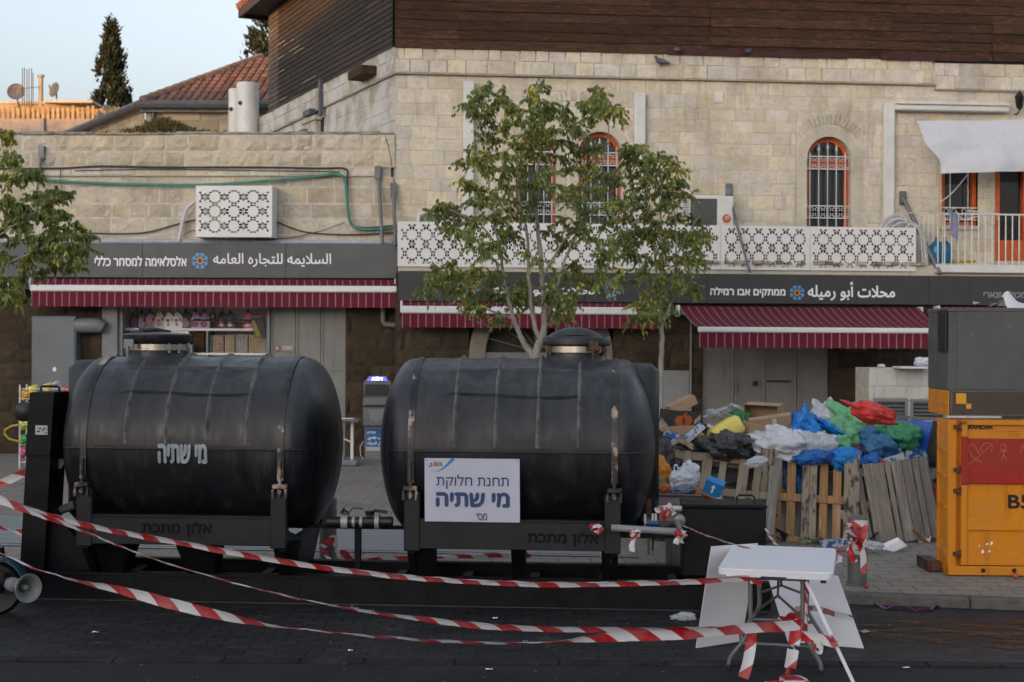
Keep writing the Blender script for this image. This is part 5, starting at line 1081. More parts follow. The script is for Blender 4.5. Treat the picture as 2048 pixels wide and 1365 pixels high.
for (x, y, k, nm) in ((52, 790, 0, 'lying top left'), (66, 782, 3, 'beside the orange one on the top shelf'), (134, 785, 1, 'on the top shelf right of the post'), (140, 800, 1, 'hanging below the red one on top'), (50, 848, 5, 'on the second shelf'), (48, 880, 2, 'on the third shelf'), (48, 905, 4, 'on the bottom shelf'), (95, 778, 3, 'behind the post handle')):
    c = P(x, y, RKD + .1); nm2, cc = colS[k]; mb = MB(); pts = []
    for i in range(6):
        for j in range(6):
            u, v = i / 5 * 2 - 1, j / 5 * 2 - 1; pts.append(c + V((u * .075 * (1 - .1 * v * v), -.045 * (1 - u * u) * (1 - v * v) - .01 + .006 * math.sin(i * 9 + j * 5), v * .095 + u * .02)))
    mb.grid(pts, 6, 6); mb.grid([V((p.x, 2 * c.y - p.y, p.z)) for p in pts], 6, 6); tag(mb.build('snack_bag', mat(nm2 + ' foil', cc, .3, c2=tuple(min(1, x_ * 2.2 + .1) for x_ in cc), sc=22, lo=.5, hi=.6, tint=False), smooth=True), nm2 + ' snack bag ' + nm, 'snack bag', 'snack bags on the wire rack')
mb = MB(); c = P(112, 778, RKD + .2)
for i in range(7): mb.face([c + V((rnd.gauss(0, .1), rnd.gauss(0, .04), abs(rnd.gauss(0, .09)))) for _ in range(4)])
tag(mb.build('crumpled_paper', M['letters']), 'crumpled white paper on top of the wire rack', 'paper')
mb = MB(); mb.tube([P(40, 850, 24.4), P(24, 852, 24.4), P(10, 860, 24.4), P(9, 868, 24.4), P(18, 878, 24.4), P(40, 884, 24.4)], .018, 6); tag(mb.build('hose', bc('yellow hose', (.5, .33, .02)), smooth=True), 'yellow hose looping out left of the wire rack', 'hose')
# cash machine
AD = 26.75; am = thing('cash_machine', 'grey cash machine with a lit blue header against the sooty wall', 'cash machine', P(756, 914, AD)); T_ = lambda x, y, z: V((P(727, 900, AD).x + x, AD - y, .09 + z)); Wm = (781 - 727) / F * AD; zA = lambda py: P(755, py, AD).z - .09
mb = MB(); mb.box(.02, Wm - .02, -.45, 0, 0, zA(852), T_, .01); mb.build('base', M['grey_metal'], am)
mb = MB(); mb.box(.05, Wm - .03, 0, .006, zA(900), zA(858), T_); bp = mb.build('blue_poster', bc('blue poster', (.02, .15, .42)), am); mb = MB(); mb.box(.05, Wm - .03, 0, .007, zA(902), zA(894), T_); mb.build('white_strip', bc('poster white', (.5, .5, .5)), bp)
mb = MB(); text(mb, 'ATM ' + arab('بومات'), T_, .06, Wm - .05, zA(870), zA(863), .009, .002); text(mb, arab('سحب نقدي'), T_, .08, Wm - .05, zA(881), zA(873), .009, .004); text(mb, arab('من كل البنوك'), T_, .07, Wm - .05, zA(891), zA(883), .009, .002); mb.build('poster_lettering', M['letters'], bp, fix=False)
mb = MB(); gm = mat('light grey machine casing', (.12, .125, .13), .45, var=.08); mb.prism([(0, zA(851)), (.12, zA(851)), (.10, zA(814)), (.16, zA(811)), (.10, zA(796)), (.02, zA(792)), (-.02, zA(762)), (-.4, zA(762)), (-.45, zA(851))], .0, Wm, lambda x, y, z: T_(y, x, z)); mb.build('casing', gm, am)
mb = MB(); mb.prism([(.08, zA(818)), (Wm - .08, zA(818)), (Wm - .15, zA(840)), (.15, zA(840))], .115, .125, T_); mb.box(.22, .3, .12, .135, zA(846), zA(832), T_); mb.build('cash_tray', M['grey_metal'], am)
mb = MB(); mb.prism([(.012, zA(793)), (Wm - .012, zA(793)), (Wm - .03, zA(769)), (.03, zA(769))], .0, .03, T_); mb.build('screen_hood', M['black'], am)
mb = MB(); mb.box(.3, .42, .10, .112, zA(807), zA(800), T_); mb.box(.04, Wm - .05, .14, .165, zA(812), zA(809), T_); mb.build('keypad', M['black'], am); mb = MB(); mb.box(.09, .2, .10, .108, zA(808), zA(804.5), T_); mb.build('card_slot', bc('card slot blue', (.06, .08, .3)), am)
mb = MB(); mb.prism([(.03, zA(763)), (Wm - .03, zA(763)), (Wm - .09, zA(753)), (.09, zA(753))], -.1, .01, T_); hd = mb.build('header', M['grey_metal'], am); mb = MB(); mb.prism([(.06, zA(762)), (Wm - .06, zA(762)), (Wm - .11, zA(754)), (.11, zA(754))], .01, .014, T_); mb.build('lit_sign', mat('lit blue sign', (.06, .06, .62), .4, emit=.55, tint=False), hd)
mb = MB(); text(mb, 'ATM', T_, .15, Wm - .16, zA(761), zA(755), .018, .004); mb.build('header_lettering', mat('lit white letters', (.8, .82, .95), .4, emit=.6), hd, fix=False)
mb = MB(); mb.tube([T_(-.0, .0, .35), T_(-.06, .05, .25), T_(-.05, .06, .1), T_(0, .05, .02)], .008, 5); mb.build('power_cord', M['white_hose'], am)
SD_ = 25.6; st = thing('folding_stand', 'pale grey stand with a flat top left of the cash machine', 'stand', P(695, 925, SD_)); T_ = lambda x, y, z: V((P(640, 900, SD_).x + x, SD_ - y, z)); zT = P(700, 838, SD_).z
mb = MB(); mb.box(0, .72, -.3, .3, zT - .04, zT, T_, .01); mb.build('top', M['cabinet'], st); mb = MB(); mb.box(.3, .42, -.05, .05, .15, zT - .05, T_, .01); mb.box(.55, .6, -.05, .02, .15, zT - .05, T_); mb.tube([T_(.35, 0, .6), T_(.58, 0, .5)], .015, 5); mb.build('leg', M['white_paint'], st); mb = MB(); mb.box(.05, .7, -.25, .25, .09, .2, T_, .03); mb.build('foot', M['grey_metal'], st)
mb = MB(); c = P(690, 834, SD_); mb.box(c.x - .1, c.x + .16, SD_ - .1, SD_ + .1, zT, zT + .012, b=.004); tag(mb.build('paper', M['letters']), 'white papers lying on the pale grey stand', 'paper')
# tiled counter with louvres at right
TD = 23.5; ct = thing('tiled_counter', 'white stone tiled block with grey louvres behind the rubbish', 'counter', P(1820, 900, TD)); TPl = Plane(P(1737, 800, TD).x, TD, 1, .0); fr2 = TPl.fr(); ztop = P(1800, 737, TD).z
lv = [TPl.rect(1748, 1814, 797, 840), TPl.rect(1821, 1890, 799, 842)]; bl, bk = MB(), MB(); ashlar(bl, bk, TPl, 0, 2.2, .09, ztop, (.2, .24), (.2, .42), lv, 0, 91, proud=(.008, .012), gap=.006, tv=.06, warm=.02); bk.box(0, 2.2, -.9, -.12, .09, ztop, fr2); bk.box(0, 2.2, -.12, -.002, ztop - .02, ztop, fr2); bk.box(0, .01, -.12, 0, .09, ztop - .02, fr2)
bl.build('tiles', mat('white stone tiles', (.56, .55, .52), .7, c2=(.46, .45, .43), sc=3, stain=(.3, .29, .27), ssc=4, slo=.6, shi=.8), ct); bk.build('core', M['mortar'], ct)
for h in lv:
    mb = MB(); a, b, c, d = h; mb.box(a, a + .04, -.1, .03, c, d, fr2); mb.box(b - .04, b, -.1, .03, c, d, fr2); mb.box(a, b, -.1, .028, d - .05, d, fr2); mb.box(a, b, -.1, -.09, c, d, fr2)
    for k in range(5): z = c + .03 + k * .062; mb.face([fr2(a + .04, -.08, z + .05), fr2(b - .04, -.08, z + .05), fr2(b - .04, .02, z), fr2(a + .04, .02, z)])
    mb.build('louvre', M['grey_metal'], ct)

# ------------------------------------------------------------------ water tanks on their skid
q = P(735, 900, 12.56); SK = Plane(q.x, q.y, 1, -.0688); fr = SK.fr()
TO, ZCN, TR, TL = -.5, 1.395, .785, 1.25
skid = thing('hook_lift_skid', 'long black steel skid with a tall hook post carrying both water tanks', 'skid', SK.pt(0, 0, -.4))
sL, sR = SK.px(68, 1190, 0)[0], SK.px(1542, 1190, 0)[0]
mb = MB()
for o in (0, -.86):
    mb = MB(); mb.box(sL, sR, o - .015, o, .02, .235, fr); mb.box(sL, sR, o - .10, o + .012, .225, .255, fr, .004); mb.box(sL, sR, o - .10, o + .012, .0, .02, fr, .004)
    for s in (sL + .9, sL + 2.4, sL + 3.55, sL + 4.7): mb.box(s, s + .012, o, o + .006, .02, .225, fr)
    mb.build('side_rail', M['frame'], skid)
s = sL + .1
while s < sR: mb = MB(); mb.box(s, s + .08, -.85, -.02, .04, .2, fr); s += .62; mb.build('cross_member', M['frame'], skid)
mb = MB(); mb.box(sL, sR, -.05, .02, -.01, .012, fr, .004); mb.build('rusty_edge', mat('dusty rust edge', (.07, .05, .038), .85, var=.5, sc=9), skid)
pz = lambda x, y, o=0.0: SK.px(x, y, o)
ph = MB(); f = [pz(62, 787), pz(108, 787), pz(101, 910), pz(88, 1130), pz(82, 1192), pz(36, 1192), pz(42, 1100), pz(53, 905)]; ph.prism([(a, b) for a, b in f], -.36, .0, fr); ph.build('hook_post', M['frame'], skid)
ph = MB(); ph.prism([pz(60, 785, .03), pz(108, 785, .03), pz(100, 911, .03), pz(50, 911, .03)], -.30, .03, fr); cv = ph.build('post_cover', M['frame'], skid)
a, b, c, d = SK.rect(71, 95, 851, 870, .034); ph = MB(); ph.box(a, b, .03, .036, c, d, fr); pl_ = ph.build('rating_plate', mat('pale metal plate', (.42, .43, .45), .45), cv)
ph = MB()
for x, y, w_ in ((74, 862, 6), (78, 856, 5), (84, 860, 3), (86, 857, 5), (90, 864, 3)): a, b, c, d = SK.rect(x, x + w_, y, y + 3, .037); ph.box(a, b, .036, .0372, c, d, fr)
ph.build('plate_marks', M['black'], pl_)
ph = MB(); h = [pz(73, 786), pz(73, 776), pz(76, 774), pz(107, 774), pz(110, 776), pz(110, 786)]; ph.tube([fr(a, -.1, b) for a, b in h], .012, 6); ph.build('handle', M['black'], cv)
ph = MB(); ph.prism([pz(86, 1010), pz(112, 1045), pz(205, 1142), pz(84, 1150)], -.22, -.10, fr); ph.build('gusset_plate', M['frame'], skid)
ph = MB(); a, b = pz(56, 823, -.2); ph.lathe([(.05, -.1), (.09, -.1), (.09, .1), (.04, .13)], 16, lambda x, y, z: fr(a + x, -.2 + z, b + y)); ph.build('winch_drum', M['black'], skid, smooth=True)
ph = MB(); ph.prism([pz(104, 938, -.2), pz(118, 919, -.2), pz(133, 919, -.2), pz(122, 938, -.2)], -.35, -.2, fr); ph.build('bracket_plate', M['grey_metal'], skid)
ph = MB(); a, b = pz(118, 1022, -.3); a2, b2 = pz(150, 1010, -.3); ph.tube([fr(a, -.3, b), fr(a2, -.3, b2)], .04, 10); ph.build('outlet_pipe', M['grey_metal'], skid, smooth=True)
def ridge_arc(mb, s, th0, th1, h, w_, n=40):
    rows = []
    for i in range(n + 1):
        f = i / n; th = R(th0 + (th1 - th0) * f); e = min(1, min(f, 1 - f) * 24); hh = h * e
        for ds, r in ((-w_, TR - .004), (-w_ * .3, TR + hh * .75), (0, TR + hh), (w_ * .3, TR + hh * .75), (w_, TR - .004)): rows.append(SK.pt(s + ds, ZCN + r * math.sin(th), TO + r * math.cos(th)))
    mb.grid(rows, n + 1, 5)
def ridge_line(mb, s0, s1, th, h, w_, wave, n=50):
    rows = []
    for i in range(n + 1):
        f = i / n; s = s0 + (s1 - s0) * f; e = min(1, min(f, 1 - f) * 7); hh = h * e; t = R(th) + wave(f)
        for dt, r in ((-w_, TR - .004), (-w_ * .3, TR + hh * .75), (0, TR + hh), (w_ * .4, TR + hh * .5), (w_ * 1.6, TR - .004)): rows.append(SK.pt(s, ZCN + r * math.sin(t + dt), TO + r * math.cos(t + dt)))
    mb.grid(rows, n + 1, 5)
RID = (-.5, -.145, .22, .57)
def tank(sc_, rib, lid_off, lab, seed, dome):
    t = thing('water_tank', lab, 'water tank', SK.pt(sc_, .55, TO), 'black water tanks on the skid'); nt_, nth = 150, 144; pts = []; mb = MB()
    for i in range(nt_ + 1):
        f = i / nt_; tt = -TL + 2 * TL * (.5 - .5 * math.cos(PI * f)) * 1.0
        a = abs(tt); rr = TR if a < .94 else TR * max(0.0, 1 - min(1, (a - .94) / .31) ** 2.05) ** .6
        for k in range(nth):
            th = 2 * PI * k / nth; r = rr
            if a < .93 and 0.03 < th < 3.1:
                m = min(abs(tt - x) for x in RID); r += .010 * math.exp(-(m / .06) ** 2) * min(1, min(th - .03, 3.1 - th) * 4)
                if a < .75:
                    for q_ in (35, 59): r += .008 * math.exp(-((th - R(q_)) / .08) ** 2)
            r += (.010 * noise.noise(V((tt * 2.2, math.cos(th) * 2, math.sin(th) * 2 + seed))) + .0025 * noise.noise(V((tt * 7, math.cos(th) * 6, math.sin(th) * 6 + seed)))) * min(1, rr / .3)
            if abs(math.sin(th)) < .02 and math.cos(th) > 0: r += .003
            pts.append(SK.pt(sc_ + tt, ZCN + r * math.sin(th), TO + r * math.cos(th)))
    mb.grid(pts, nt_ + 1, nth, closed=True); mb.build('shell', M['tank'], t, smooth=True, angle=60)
    for x in RID: mb = MB(); ridge_arc(mb, sc_ + x, 2, 178, .034, .026); mb.build('hoop_ridge', M['ridge'], t, smooth=True, angle=30)
    mb = MB(); ridge_line(mb, sc_ - .74, sc_ + .74, 36, .034, .030, lambda f: .02 * math.sin(f * 7)); mb.build('long_ridge', M['ridge2'], t, smooth=True, angle=30); mb = MB(); ridge_line(mb, sc_ - .68, sc_ + .70, 58, .032, .030, lambda f: .03 * math.sin(f * 3)); mb.build('long_ridge', M['ridge2'], t, smooth=True, angle=30)
    mb = MB(); rows = []
    for i in range(61):
        s = sc_ - TL * .985 + 2 * TL * .985 * i / 60; a = abs(s - sc_); rr = (TR if a < .94 else TR * max(0.0, 1 - min(1, (a - .94) / .31) ** 2.05) ** .6) + .004
        for dz, e in ((-.008, 0), (0, .005), (.008, 0)): rows.append(SK.pt(s, ZCN - .01 + dz, TO + rr + e))
    mb.grid(rows, 61, 3); mb.build('weld_seam', M['tank'], t)
    # end rib with outlets
    mb = MB(); x0, x1 = (sc_ + rib * .90, sc_ + rib * 1.275); xa, xb = min(x0, x1), max(x0, x1)
    mb.box(xa, xb, TO - .17, TO + .17, ZCN - TR * .92, ZCN + TR * .955, fr, .07); mb.build('end_rib', M['tank'], t, smooth=True, angle=50)
    # straps
    for sx in (-1, 1):
        sm = MB(); rows = []; s = sc_ + sx * .875
        for i in range(49):
            th = R(-6 + 192 * i / 48); k = .006
            for ds in (-.027, .027): rows.append(SK.pt(s + ds, ZCN + (TR + k + .004) * math.sin(th), TO + (TR + k + .004) * math.cos(th)))
        sm.grid(rows, 49, 2); o0 = TO + TR + .01; sm.box(s - .027, s + .027, o0 - .004, o0 + .006, 1.12, ZCN - .08, fr); sp_ = sm.build('strap', M['steel'], t, smooth=True)
        sm = MB(); sm.box(s - .062, s + .062, o0 - .03, o0 + .05, 1.05, 1.09, fr, .008); sm.box(s - .066, s - .046, o0 - .02, o0 + .05, .97, 1.05, fr); sm.box(s + .046, s + .066, o0 - .02, o0 + .05, .97, 1.05, fr); sm.tube([fr(s, o0 + .02, .98), fr(s, o0 + .02, 1.3)], .014, 8); sm.lathe([(.026, 1.0), (.026, 1.04)], 6, lambda x, y, z: fr(s + x, o0 + .02 + y, z)); sm.build('strap_buckle', M['steel'], sp_)
    # filler neck, band and lid
    c = SK.pt(sc_ + lid_off, 0, TO); LM = local(Matrix.Translation(c)); zt_ = ZCN + TR
    mb = MB(); mb.lathe([(.31, zt_ - .06), (.275, zt_ - .02), (.27, zt_ + .05), (.27, zt_ + .13)], 40, LM); mb.build('filler_neck', M['tank'], t, smooth=True)
    mb = MB(); mb.lathe([(.272, zt_ + .055), (.278, zt_ + .06), (.278, zt_ + .115), (.272, zt_ + .12)], 40, LM, False); bd = mb.build('neck_band', M['band'], t, smooth=True)
    mb = MB()
    for ang in (-150, -55, -35): p = c + V((.285 * math.cos(R(ang)), .285 * math.sin(R(ang)), zt_ + .085)); mb.lathe([(.014, -.05), (.014, .05)], 8, local(Matrix.Translation(p))); mb.box(p.x - .03, p.x + .03, p.y - .012, p.y + .012, p.z - .02, p.z + .02, b=.004)
    mb.build('band_bolts', M['rust'] if dome else M['grey_metal'], bd)
    mb = MB()
    if dome:
        mb.lathe([(.295, zt_ + .12), (.31, zt_ + .13), (.312, zt_ + .185), (.30, zt_ + .20), (.25, zt_ + .205)], 44, LM)
        rows = []   # raised pillow across the lid
        for i in range(21):
            a = -1 + 2 * i / 20
            for j in range(13):
                b = -1 + 2 * j / 12; wx = .265 * a; wy = .17 * b; h = .10 * (1 - abs(a) ** 2.2) * (1 - abs(b) ** 5 * .75); rows.append(c + V((wx - .02, wy, zt_ + .19 + max(-.01, h))))
        mb.grid(rows, 21, 13); mb.box(c.x + .20, c.x + .26, c.y - .1, c.y + .1, zt_ + .19, zt_ + .225, b=.015)
    else:
        mb.lathe([(.30, zt_ + .125), (.31, zt_ + .14), (.31, zt_ + .20), (.295, zt_ + .212), (.25, zt_ + .215), (.02, zt_ + .235)], 44, LM); mb.box(c.x - .23, c.x - .10, c.y - .14, c.y + .1, zt_ + .2, zt_ + .245, b=.02); mb.tube([c + V((-.15, -.1, zt_ + .235)), c + V((0, -.05, zt_ + .245)), c + V((.12, .0, zt_ + .232))], [.03, .025, .01], 8)
    ld = mb.build('lid', M['tank'], t, smooth=True, angle=45)
    mb = MB(); x = c.x + (.13 if dome else -.19); mb.box(x - .04, x + .05, c.y - .32, c.y - .285, zt_ + .075, zt_ + .16, b=.006); mb.tube([V((x, c.y - .33, zt_ + .0)), V((x, c.y - .33, zt_ + .1))], .012, 6); mb.build('lid_clasp', M['rust'] if dome else M['grey_metal'], ld)
    return t
sT1 = (SK.px(168, 880, .29)[0] + SK.px(560, 880, .29)[0]) / 2; sT2 = (SK.px(826, 880, .29)[0] + SK.px(1225, 880, .29)[0]) / 2
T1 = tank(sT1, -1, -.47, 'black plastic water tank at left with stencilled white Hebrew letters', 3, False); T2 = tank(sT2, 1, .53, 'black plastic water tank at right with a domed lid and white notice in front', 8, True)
# stencilled letters wrapped on the left tank
mb = MB(); a, b, c, d = SK.rect(318, 413, 889, 926, .285)
text(mb, heb('מי שתיה'), lambda s, y, z: SK.pt(s, ZCN + (TR + y) * math.sin((z - ZCN) / TR), TO + (TR + y) * math.cos((z - ZCN) / TR)), a, b, c, d, .012, .008)
M['stencil'] = mat('sprayed white letters', (.34, .37, .41), .6, c2=(.22, .25, .28), sc=7); mb.build('stencil_lettering', M['stencil'], T1, fix=False)
# cradles
def cradle(sc_, style, tx):
    cr = thing('tank_cradle', 'black welded cradle ' + ('with triangular legs below the left tank' if style else 'with straight legs below the right tank'), 'cradle', SK.pt(sc_, .26, -.4), 'black tank cradles'); s0, s1 = sc_ - .93, sc_ + .93; F0 = .31
    mb = MB(); mb.box(s0 + .12, s1 - .12, F0 - .06, F0 - .012, .55, .80, fr, .006); mb.box(s0 + .12, s1 - .12, F0 - .1, F0, .79, .808, fr, .004); bm_ = mb.build('front_beam', M['beam'], cr)
    mb = MB(); a, b, c, d = SK.rect(tx[0], tx[1], tx[2], tx[3], F0); text(mb, heb('אלון-מתכת'), fr, a, b, c, d, F0 - .010, .006); mb.build('raised_lettering', mat('raised black letters', (.0072, .008, .0095), .7, spec=.15), bm_, fix=False)
    for s in (s0, s1 - .14): mb = MB(); mb.box(s, s + .14, F0 - .075, F0, .53, 1.03, fr, .008); mb.build('upright', M['beam'], cr)
    mb = MB(); mb.box(s0, s1, -1.31, -1.25, .55, .80, fr, .006); mb.build('back_beam', M['frame'], cr)
    for s in (s0 + .02, s1 - .08): 
        mb = MB(); mb.prism([(-1.25, .80), (-1.25, .5), (-.95, .26), (.0, .26), (F0 - .08, .5), (F0 - .08, .86), (.1, .66), (-.3, .56), (-.7, .56), (-1.1, .68)], 0, .06, lambda o, y, z, s=s: fr(s + y, o, z)); mb.build('side_plate', M['frame'], cr)
    if style: legs = [((187, 268), (203, 240)), ((352, 437), (372, 425)), ((547, 592), (555, 575))]
    else: legs = [((825, 868), (829, 866)), ((1022, 1051), (1024, 1048)), ((1203, 1223), (1204, 1219))]
    for (a0, a1), (b0, b1) in legs:
        pa = [SK.px(x, 1100, .2)[0] for x in (a0, a1)]; pb = [SK.px(x, 1140, .05)[0] for x in (b0, b1)]; mb = MB(); vs = []
        for dy in (0, -.25): vs += [fr(pa[0], .24 + dy, .56), fr(pa[1], .24 + dy, .56), fr(pb[1], .0 + dy, .255), fr(pb[0], .0 + dy, .255)]
        mb.faces(vs, [(0, 1, 2, 3), (7, 6, 5, 4), (0, 4, 5, 1), (1, 5, 6, 2), (2, 6, 7, 3), (3, 7, 4, 0)]); mb.build('leg', M['frame'], cr)
cradle(sT1, True, (284, 422, 1044, 1074)); cradle(sT2, False, (1056, 1196, 1064, 1094))
# notice board in front of the right tank
no = .318; a, b, c, d = SK.rect(850, 1040, 917, 1046, no); nb = thing('notice_board', 'white notice with dark blue Hebrew text standing against the right tank', 'notice', SK.pt((a + b) / 2, c, no))
NT = lambda s, y, z: SK.pt(s + (z - c) * -.012, z, no + y + (z - c) * -.03); mb = MB(); mb.box(a, b, -.012, 0, c + .0, d, NT, .003); mb.build('board', M['notice'], nb)
mb = MB(); rc = lambda x0, x1, y0, y1: SK.rect(x0, x1, y0, y1, no)
text(mb, heb('תחנת חלוקת'), NT, *rc(874, 1018, 950, 980), .0025, .0012); text(mb, heb('מי שתיה'), NT, *rc(874, 1018, 986, 1014), .0025, .009); text(mb, heb('מס׳'), NT, *rc(953, 974, 1027, 1041), .0025, .0012); mb.build('lettering', M['navy'], nb, fix=False)
mb = MB(); rows = []
for i in range(25):
    f = i / 24; x = 850 + f * 57; y = 932.5 + 11 * math.sin(min(1, f / .42) * PI / 2) if f < .42 else 943.5 - 26 * ((f - .42) / .58) ** 1.5; w_ = 0.4 + 4.2 * f ** 2.2
    q0, q1 = SK.px(x - w_ * .5, max(913.6, y - w_ * .4), no), SK.px(x + w_ * .9, max(913.6, y + w_ * .5), no); rows += [NT(q0[0], .002, q0[1]), NT(q1[0], .002, q1[1])]
mb.grid(rows, 25, 2); mb.build('blue_swoosh', bc('swoosh blue', (.01, .20, .42)), nb)
rg = random.Random(5); cols = [bc('logo red', (.5, .06, .04)), bc('logo orange', (.55, .22, .04)), bc('logo green', (.12, .35, .08)), bc('logo blue', (.05, .12, .4)), bc('logo purple', (.3, .05, .3)), bc('logo yellow', (.6, .5, .08))]
mb = MB()
for i in range(17):
    mb.mi = [3, 0, 1, 0, 0, 1, 1, 4, 3, 2, 5, 2, 2, 1, 0, 0, 3][i]; x = 867.5 + i * 1.08; a, b, c_, d = SK.rect(x, x + .85, 928 - [1, 2.5, 4, 5.5, 4, 6, 3, 1.5, 2, 3.5, 3, 5, 5.5, 3.5, 4, 2, 1][i], 933 + (i == 16), no); mb.box(a, b, .002, .003, c_, d, NT)
mb.build('city_logo', cols, nb); mb = MB(); a, b, c_, d = SK.rect(862, 865, 926.5, 930.5, no); mb.box(a, b, .002, .003, c_, d, NT); a, b, c_, d = SK.rect(858, 866, 932, 934.5, no); mb.box(a, b, .002, .003, (c_ + d) / 2, d, NT); mb.box(a, b, .002, .003, c_, c_ + (d - c_) * .3, NT); mb.build('crest', M['navy'], nb)
mb = MB()
for x, y in ((855, 921), (1036, 923)): s, z = SK.px(x, y, no); mb.disc(s, z, .006, .003, NT, 10)
mb.build('pin_holes', M['grey_metal'], nb)
# pipework between and beside the tanks
PF = lambda x, y, o: fr(SK.px(x, y, o)[0], o, SK.px(x, y, o)[1])
pw = thing('pipe_link', 'black pipe with pale clamps joining the two tanks', 'pipe', PF(715, 1045, TO + .3))
mb = MB(); o = TO + .35; mb.tube([PF(655, 1044, o), PF(785, 1044, o)], .047, 14); mb.build('pipe', M['black'], pw, smooth=True)
PCL = mat('pale clamp', (.42, .42, .40), .5, .3)
for x, w_ in ((690, .03), (755, .02)): mb = MB(); c = PF(x, 1044, o); mb.lathe([(.05, -w_), (.066, -w_), (.066, w_), (.05, w_)], 20, lambda a, b, z, c=c: c + SK.d * z + SK.n * a + V((0, 0, b)), False); mb.build('clamp', PCL, pw, smooth=True)
for x in (708, 723): mb = MB(); c = PF(x, 1044, o); mb.lathe([(.0485, -.012), (.050, -.012), (.050, .012), (.0485, .012)], 20, lambda a, b, z, c=c: c + SK.d * z + SK.n * a + V((0, 0, b)), False); mb.build('clamp', PCL, pw, smooth=True)
mb = MB(); mb.tube([PF(696, 1030, o), PF(688, 1024, o), PF(684, 1021, o)], [.03, .022, .03], 6); mb.tube([PF(740, 1032, o), PF(740, 1022, o)], [.035, .045], 8); mb.tube([PF(747, 1021, o), PF(775, 1025, o)], .014, 6); mb.tube([PF(700, 1023, o), PF(706, 1016, o), PF(727, 1018, o)], .005, 4); mb.build('valve_handles', M['black'], pw)
ps = thing('pipe_support', 'black steel beam and post under the pipe joining the tanks', 'support', SK.pt(SK.px(712, 1130, 0)[0], .25, -.3)); mb = MB(); a, b, c, d = SK.rect(600, 830, 1050, 1060, -.3); mb.box(a, b, -.36, -.3, c, d, fr); mb.build('beam', M['frame'], ps); mb = MB(); a, b, c, d = SK.rect(709, 721, 1058, 1130, -.28); mb.box(a, b, -.34, -.28, .25, d, fr, .004); mb.build('post', M['frame'], ps)
vp = thing('outlet_valves', 'blue and grey valves and fittings at the right end of the right tank', 'valve', PF(1330, 1060, -.4)); o = -.35
mb = MB(); mb.tube([PF(1285, 1040, o), PF(1320, 1040, o)], .055, 14); mb.build('coupling', M['black'], vp, smooth=True); mb = MB()
for x in (1290, 1305, 1311): c = PF(x, 1040, o); mb.lathe([(.057, -.01), (.06, 0), (.057, .01)], 16, lambda a, b, z, c=c: c + SK.d * z + SK.n * a + V((0, 0, b)), False)
mb.build('steel_clamp', M['bar'], vp); BLU = bc('blue valve', (.01, .10, .28)); mb = MB(); mb.tube([PF(1293, 1046, o + .02), PF(1318, 1046, o + .02)], .045, 12); c = PF(1304, 1060, o + .02); mb.tube([c + SK.d * (.065 * math.cos(PI * k / 8)) + V((0, 0, .055 * math.sin(PI * k / 8) - .02)) for k in range(9)], .016, 8); mb.build('blue_valve', BLU, vp, smooth=True)
GF = mat('grey brass fitting', (.25, .25, .22), .45, .4, var=.3); mb = MB(); mb.tube([PF(1319, 1040, o), PF(1337, 1040, o)], .075, 8); mb.tube([PF(1337, 1040, o), PF(1372, 1041, o)], .062, 14); mb.lathe([(.05, 0), (.055, .06), (.035, .07)], 14, lambda a, b, z: PF(1358, 1040, o + .06) + SK.d * a + V((0, 0, b)) + SK.n * z); mb.tube([PF(1366, 1041, o), PF(1376, 1041, o)], .07, 6); mb.tube([PF(1356, 1034, o), PF(1346, 1022, o)], .03, 10); mb.tube([PF(1326, 1030, o), PF(1327, 1024, o)], .03, 6); mb.build('fittings', GF, vp, smooth=True)
mb = MB(); mb.tube([PF(1354, 1042, o + .15), PF(1360, 1062, o + .25)], .026, 10); mb.build('tap_spout', GF, vp, smooth=True); mb = MB(); mb.tube([PF(1296, 998, o), PF(1297, 1034, o)], [.03, .035], 8); mb.build('rusty_riser', M['rust'], vp); mb = MB(); mb.tube([PF(1302, 1018, o - .1), PF(1364, 1018, o - .1)], .028, 10); mb.build('hand_rail', M['bar'], vp, smooth=True); mb = MB(); mb.tube([PF(1305, 1078, o), PF(1306, 1085, o), PF(1305, 1103, o)], .008, 4); mb.build('rusty_wire', M['rust'], vp)
mb = MB(); mb.tube([PF(1222, 1056, .33), PF(1352, 1064, .33)], .031, 12); tag(mb.build('tap_pipe', mat('grey plastic pipe', (.25, .27, .28), .45), smooth=True), 'grey horizontal pipe with striped tape knots in front of the right tank', 'pipe')
mb = MB(); a, b, c, d = SK.rect(1240, 1376, 1067, 1078, -.2); mb.box(a, b, -.27, -.2, c, d, fr); tag(mb.build('outlet_beam', M['frame']), 'short black beam under the outlet valves', 'beam')
cbx = thing('control_box', 'black steel box with a top handle at the right end of the skid', 'box', SK.pt(SK.px(1450, 1130, -.25)[0], .26, -.5)); a, b, c, d = SK.rect(1366, 1532, 1016, 1137, -.25)
mb = MB(); mb.box(a, b, -.75, -.25, .26, d, fr, .012); mb.build('case', mat('matt black steel', (.006, .006, .0065), .6, spec=.2, c2=(.010, .010, .011), sc=6, bump=.1), cbx); mb = MB(); mb.box(a - .01, b + .01, -.76, -.24, d, d + .03, fr, .008); ld = mb.build('lid', M['frame'], cbx)
mb = MB(); h0, h1 = SK.px(1472, 1010, -.5)[0], SK.px(1507, 1010, -.5)[0]; mb.tube([fr(h0, -.42, d + .02), fr(h0, -.42, d + .08), fr(h0 + .02, -.42, d + .1), fr(h1 - .02, -.42, d + .1), fr(h1, -.42, d + .08), fr(h1, -.42, d + .02)], .010, 6); mb.build('handle', M['black'], ld)
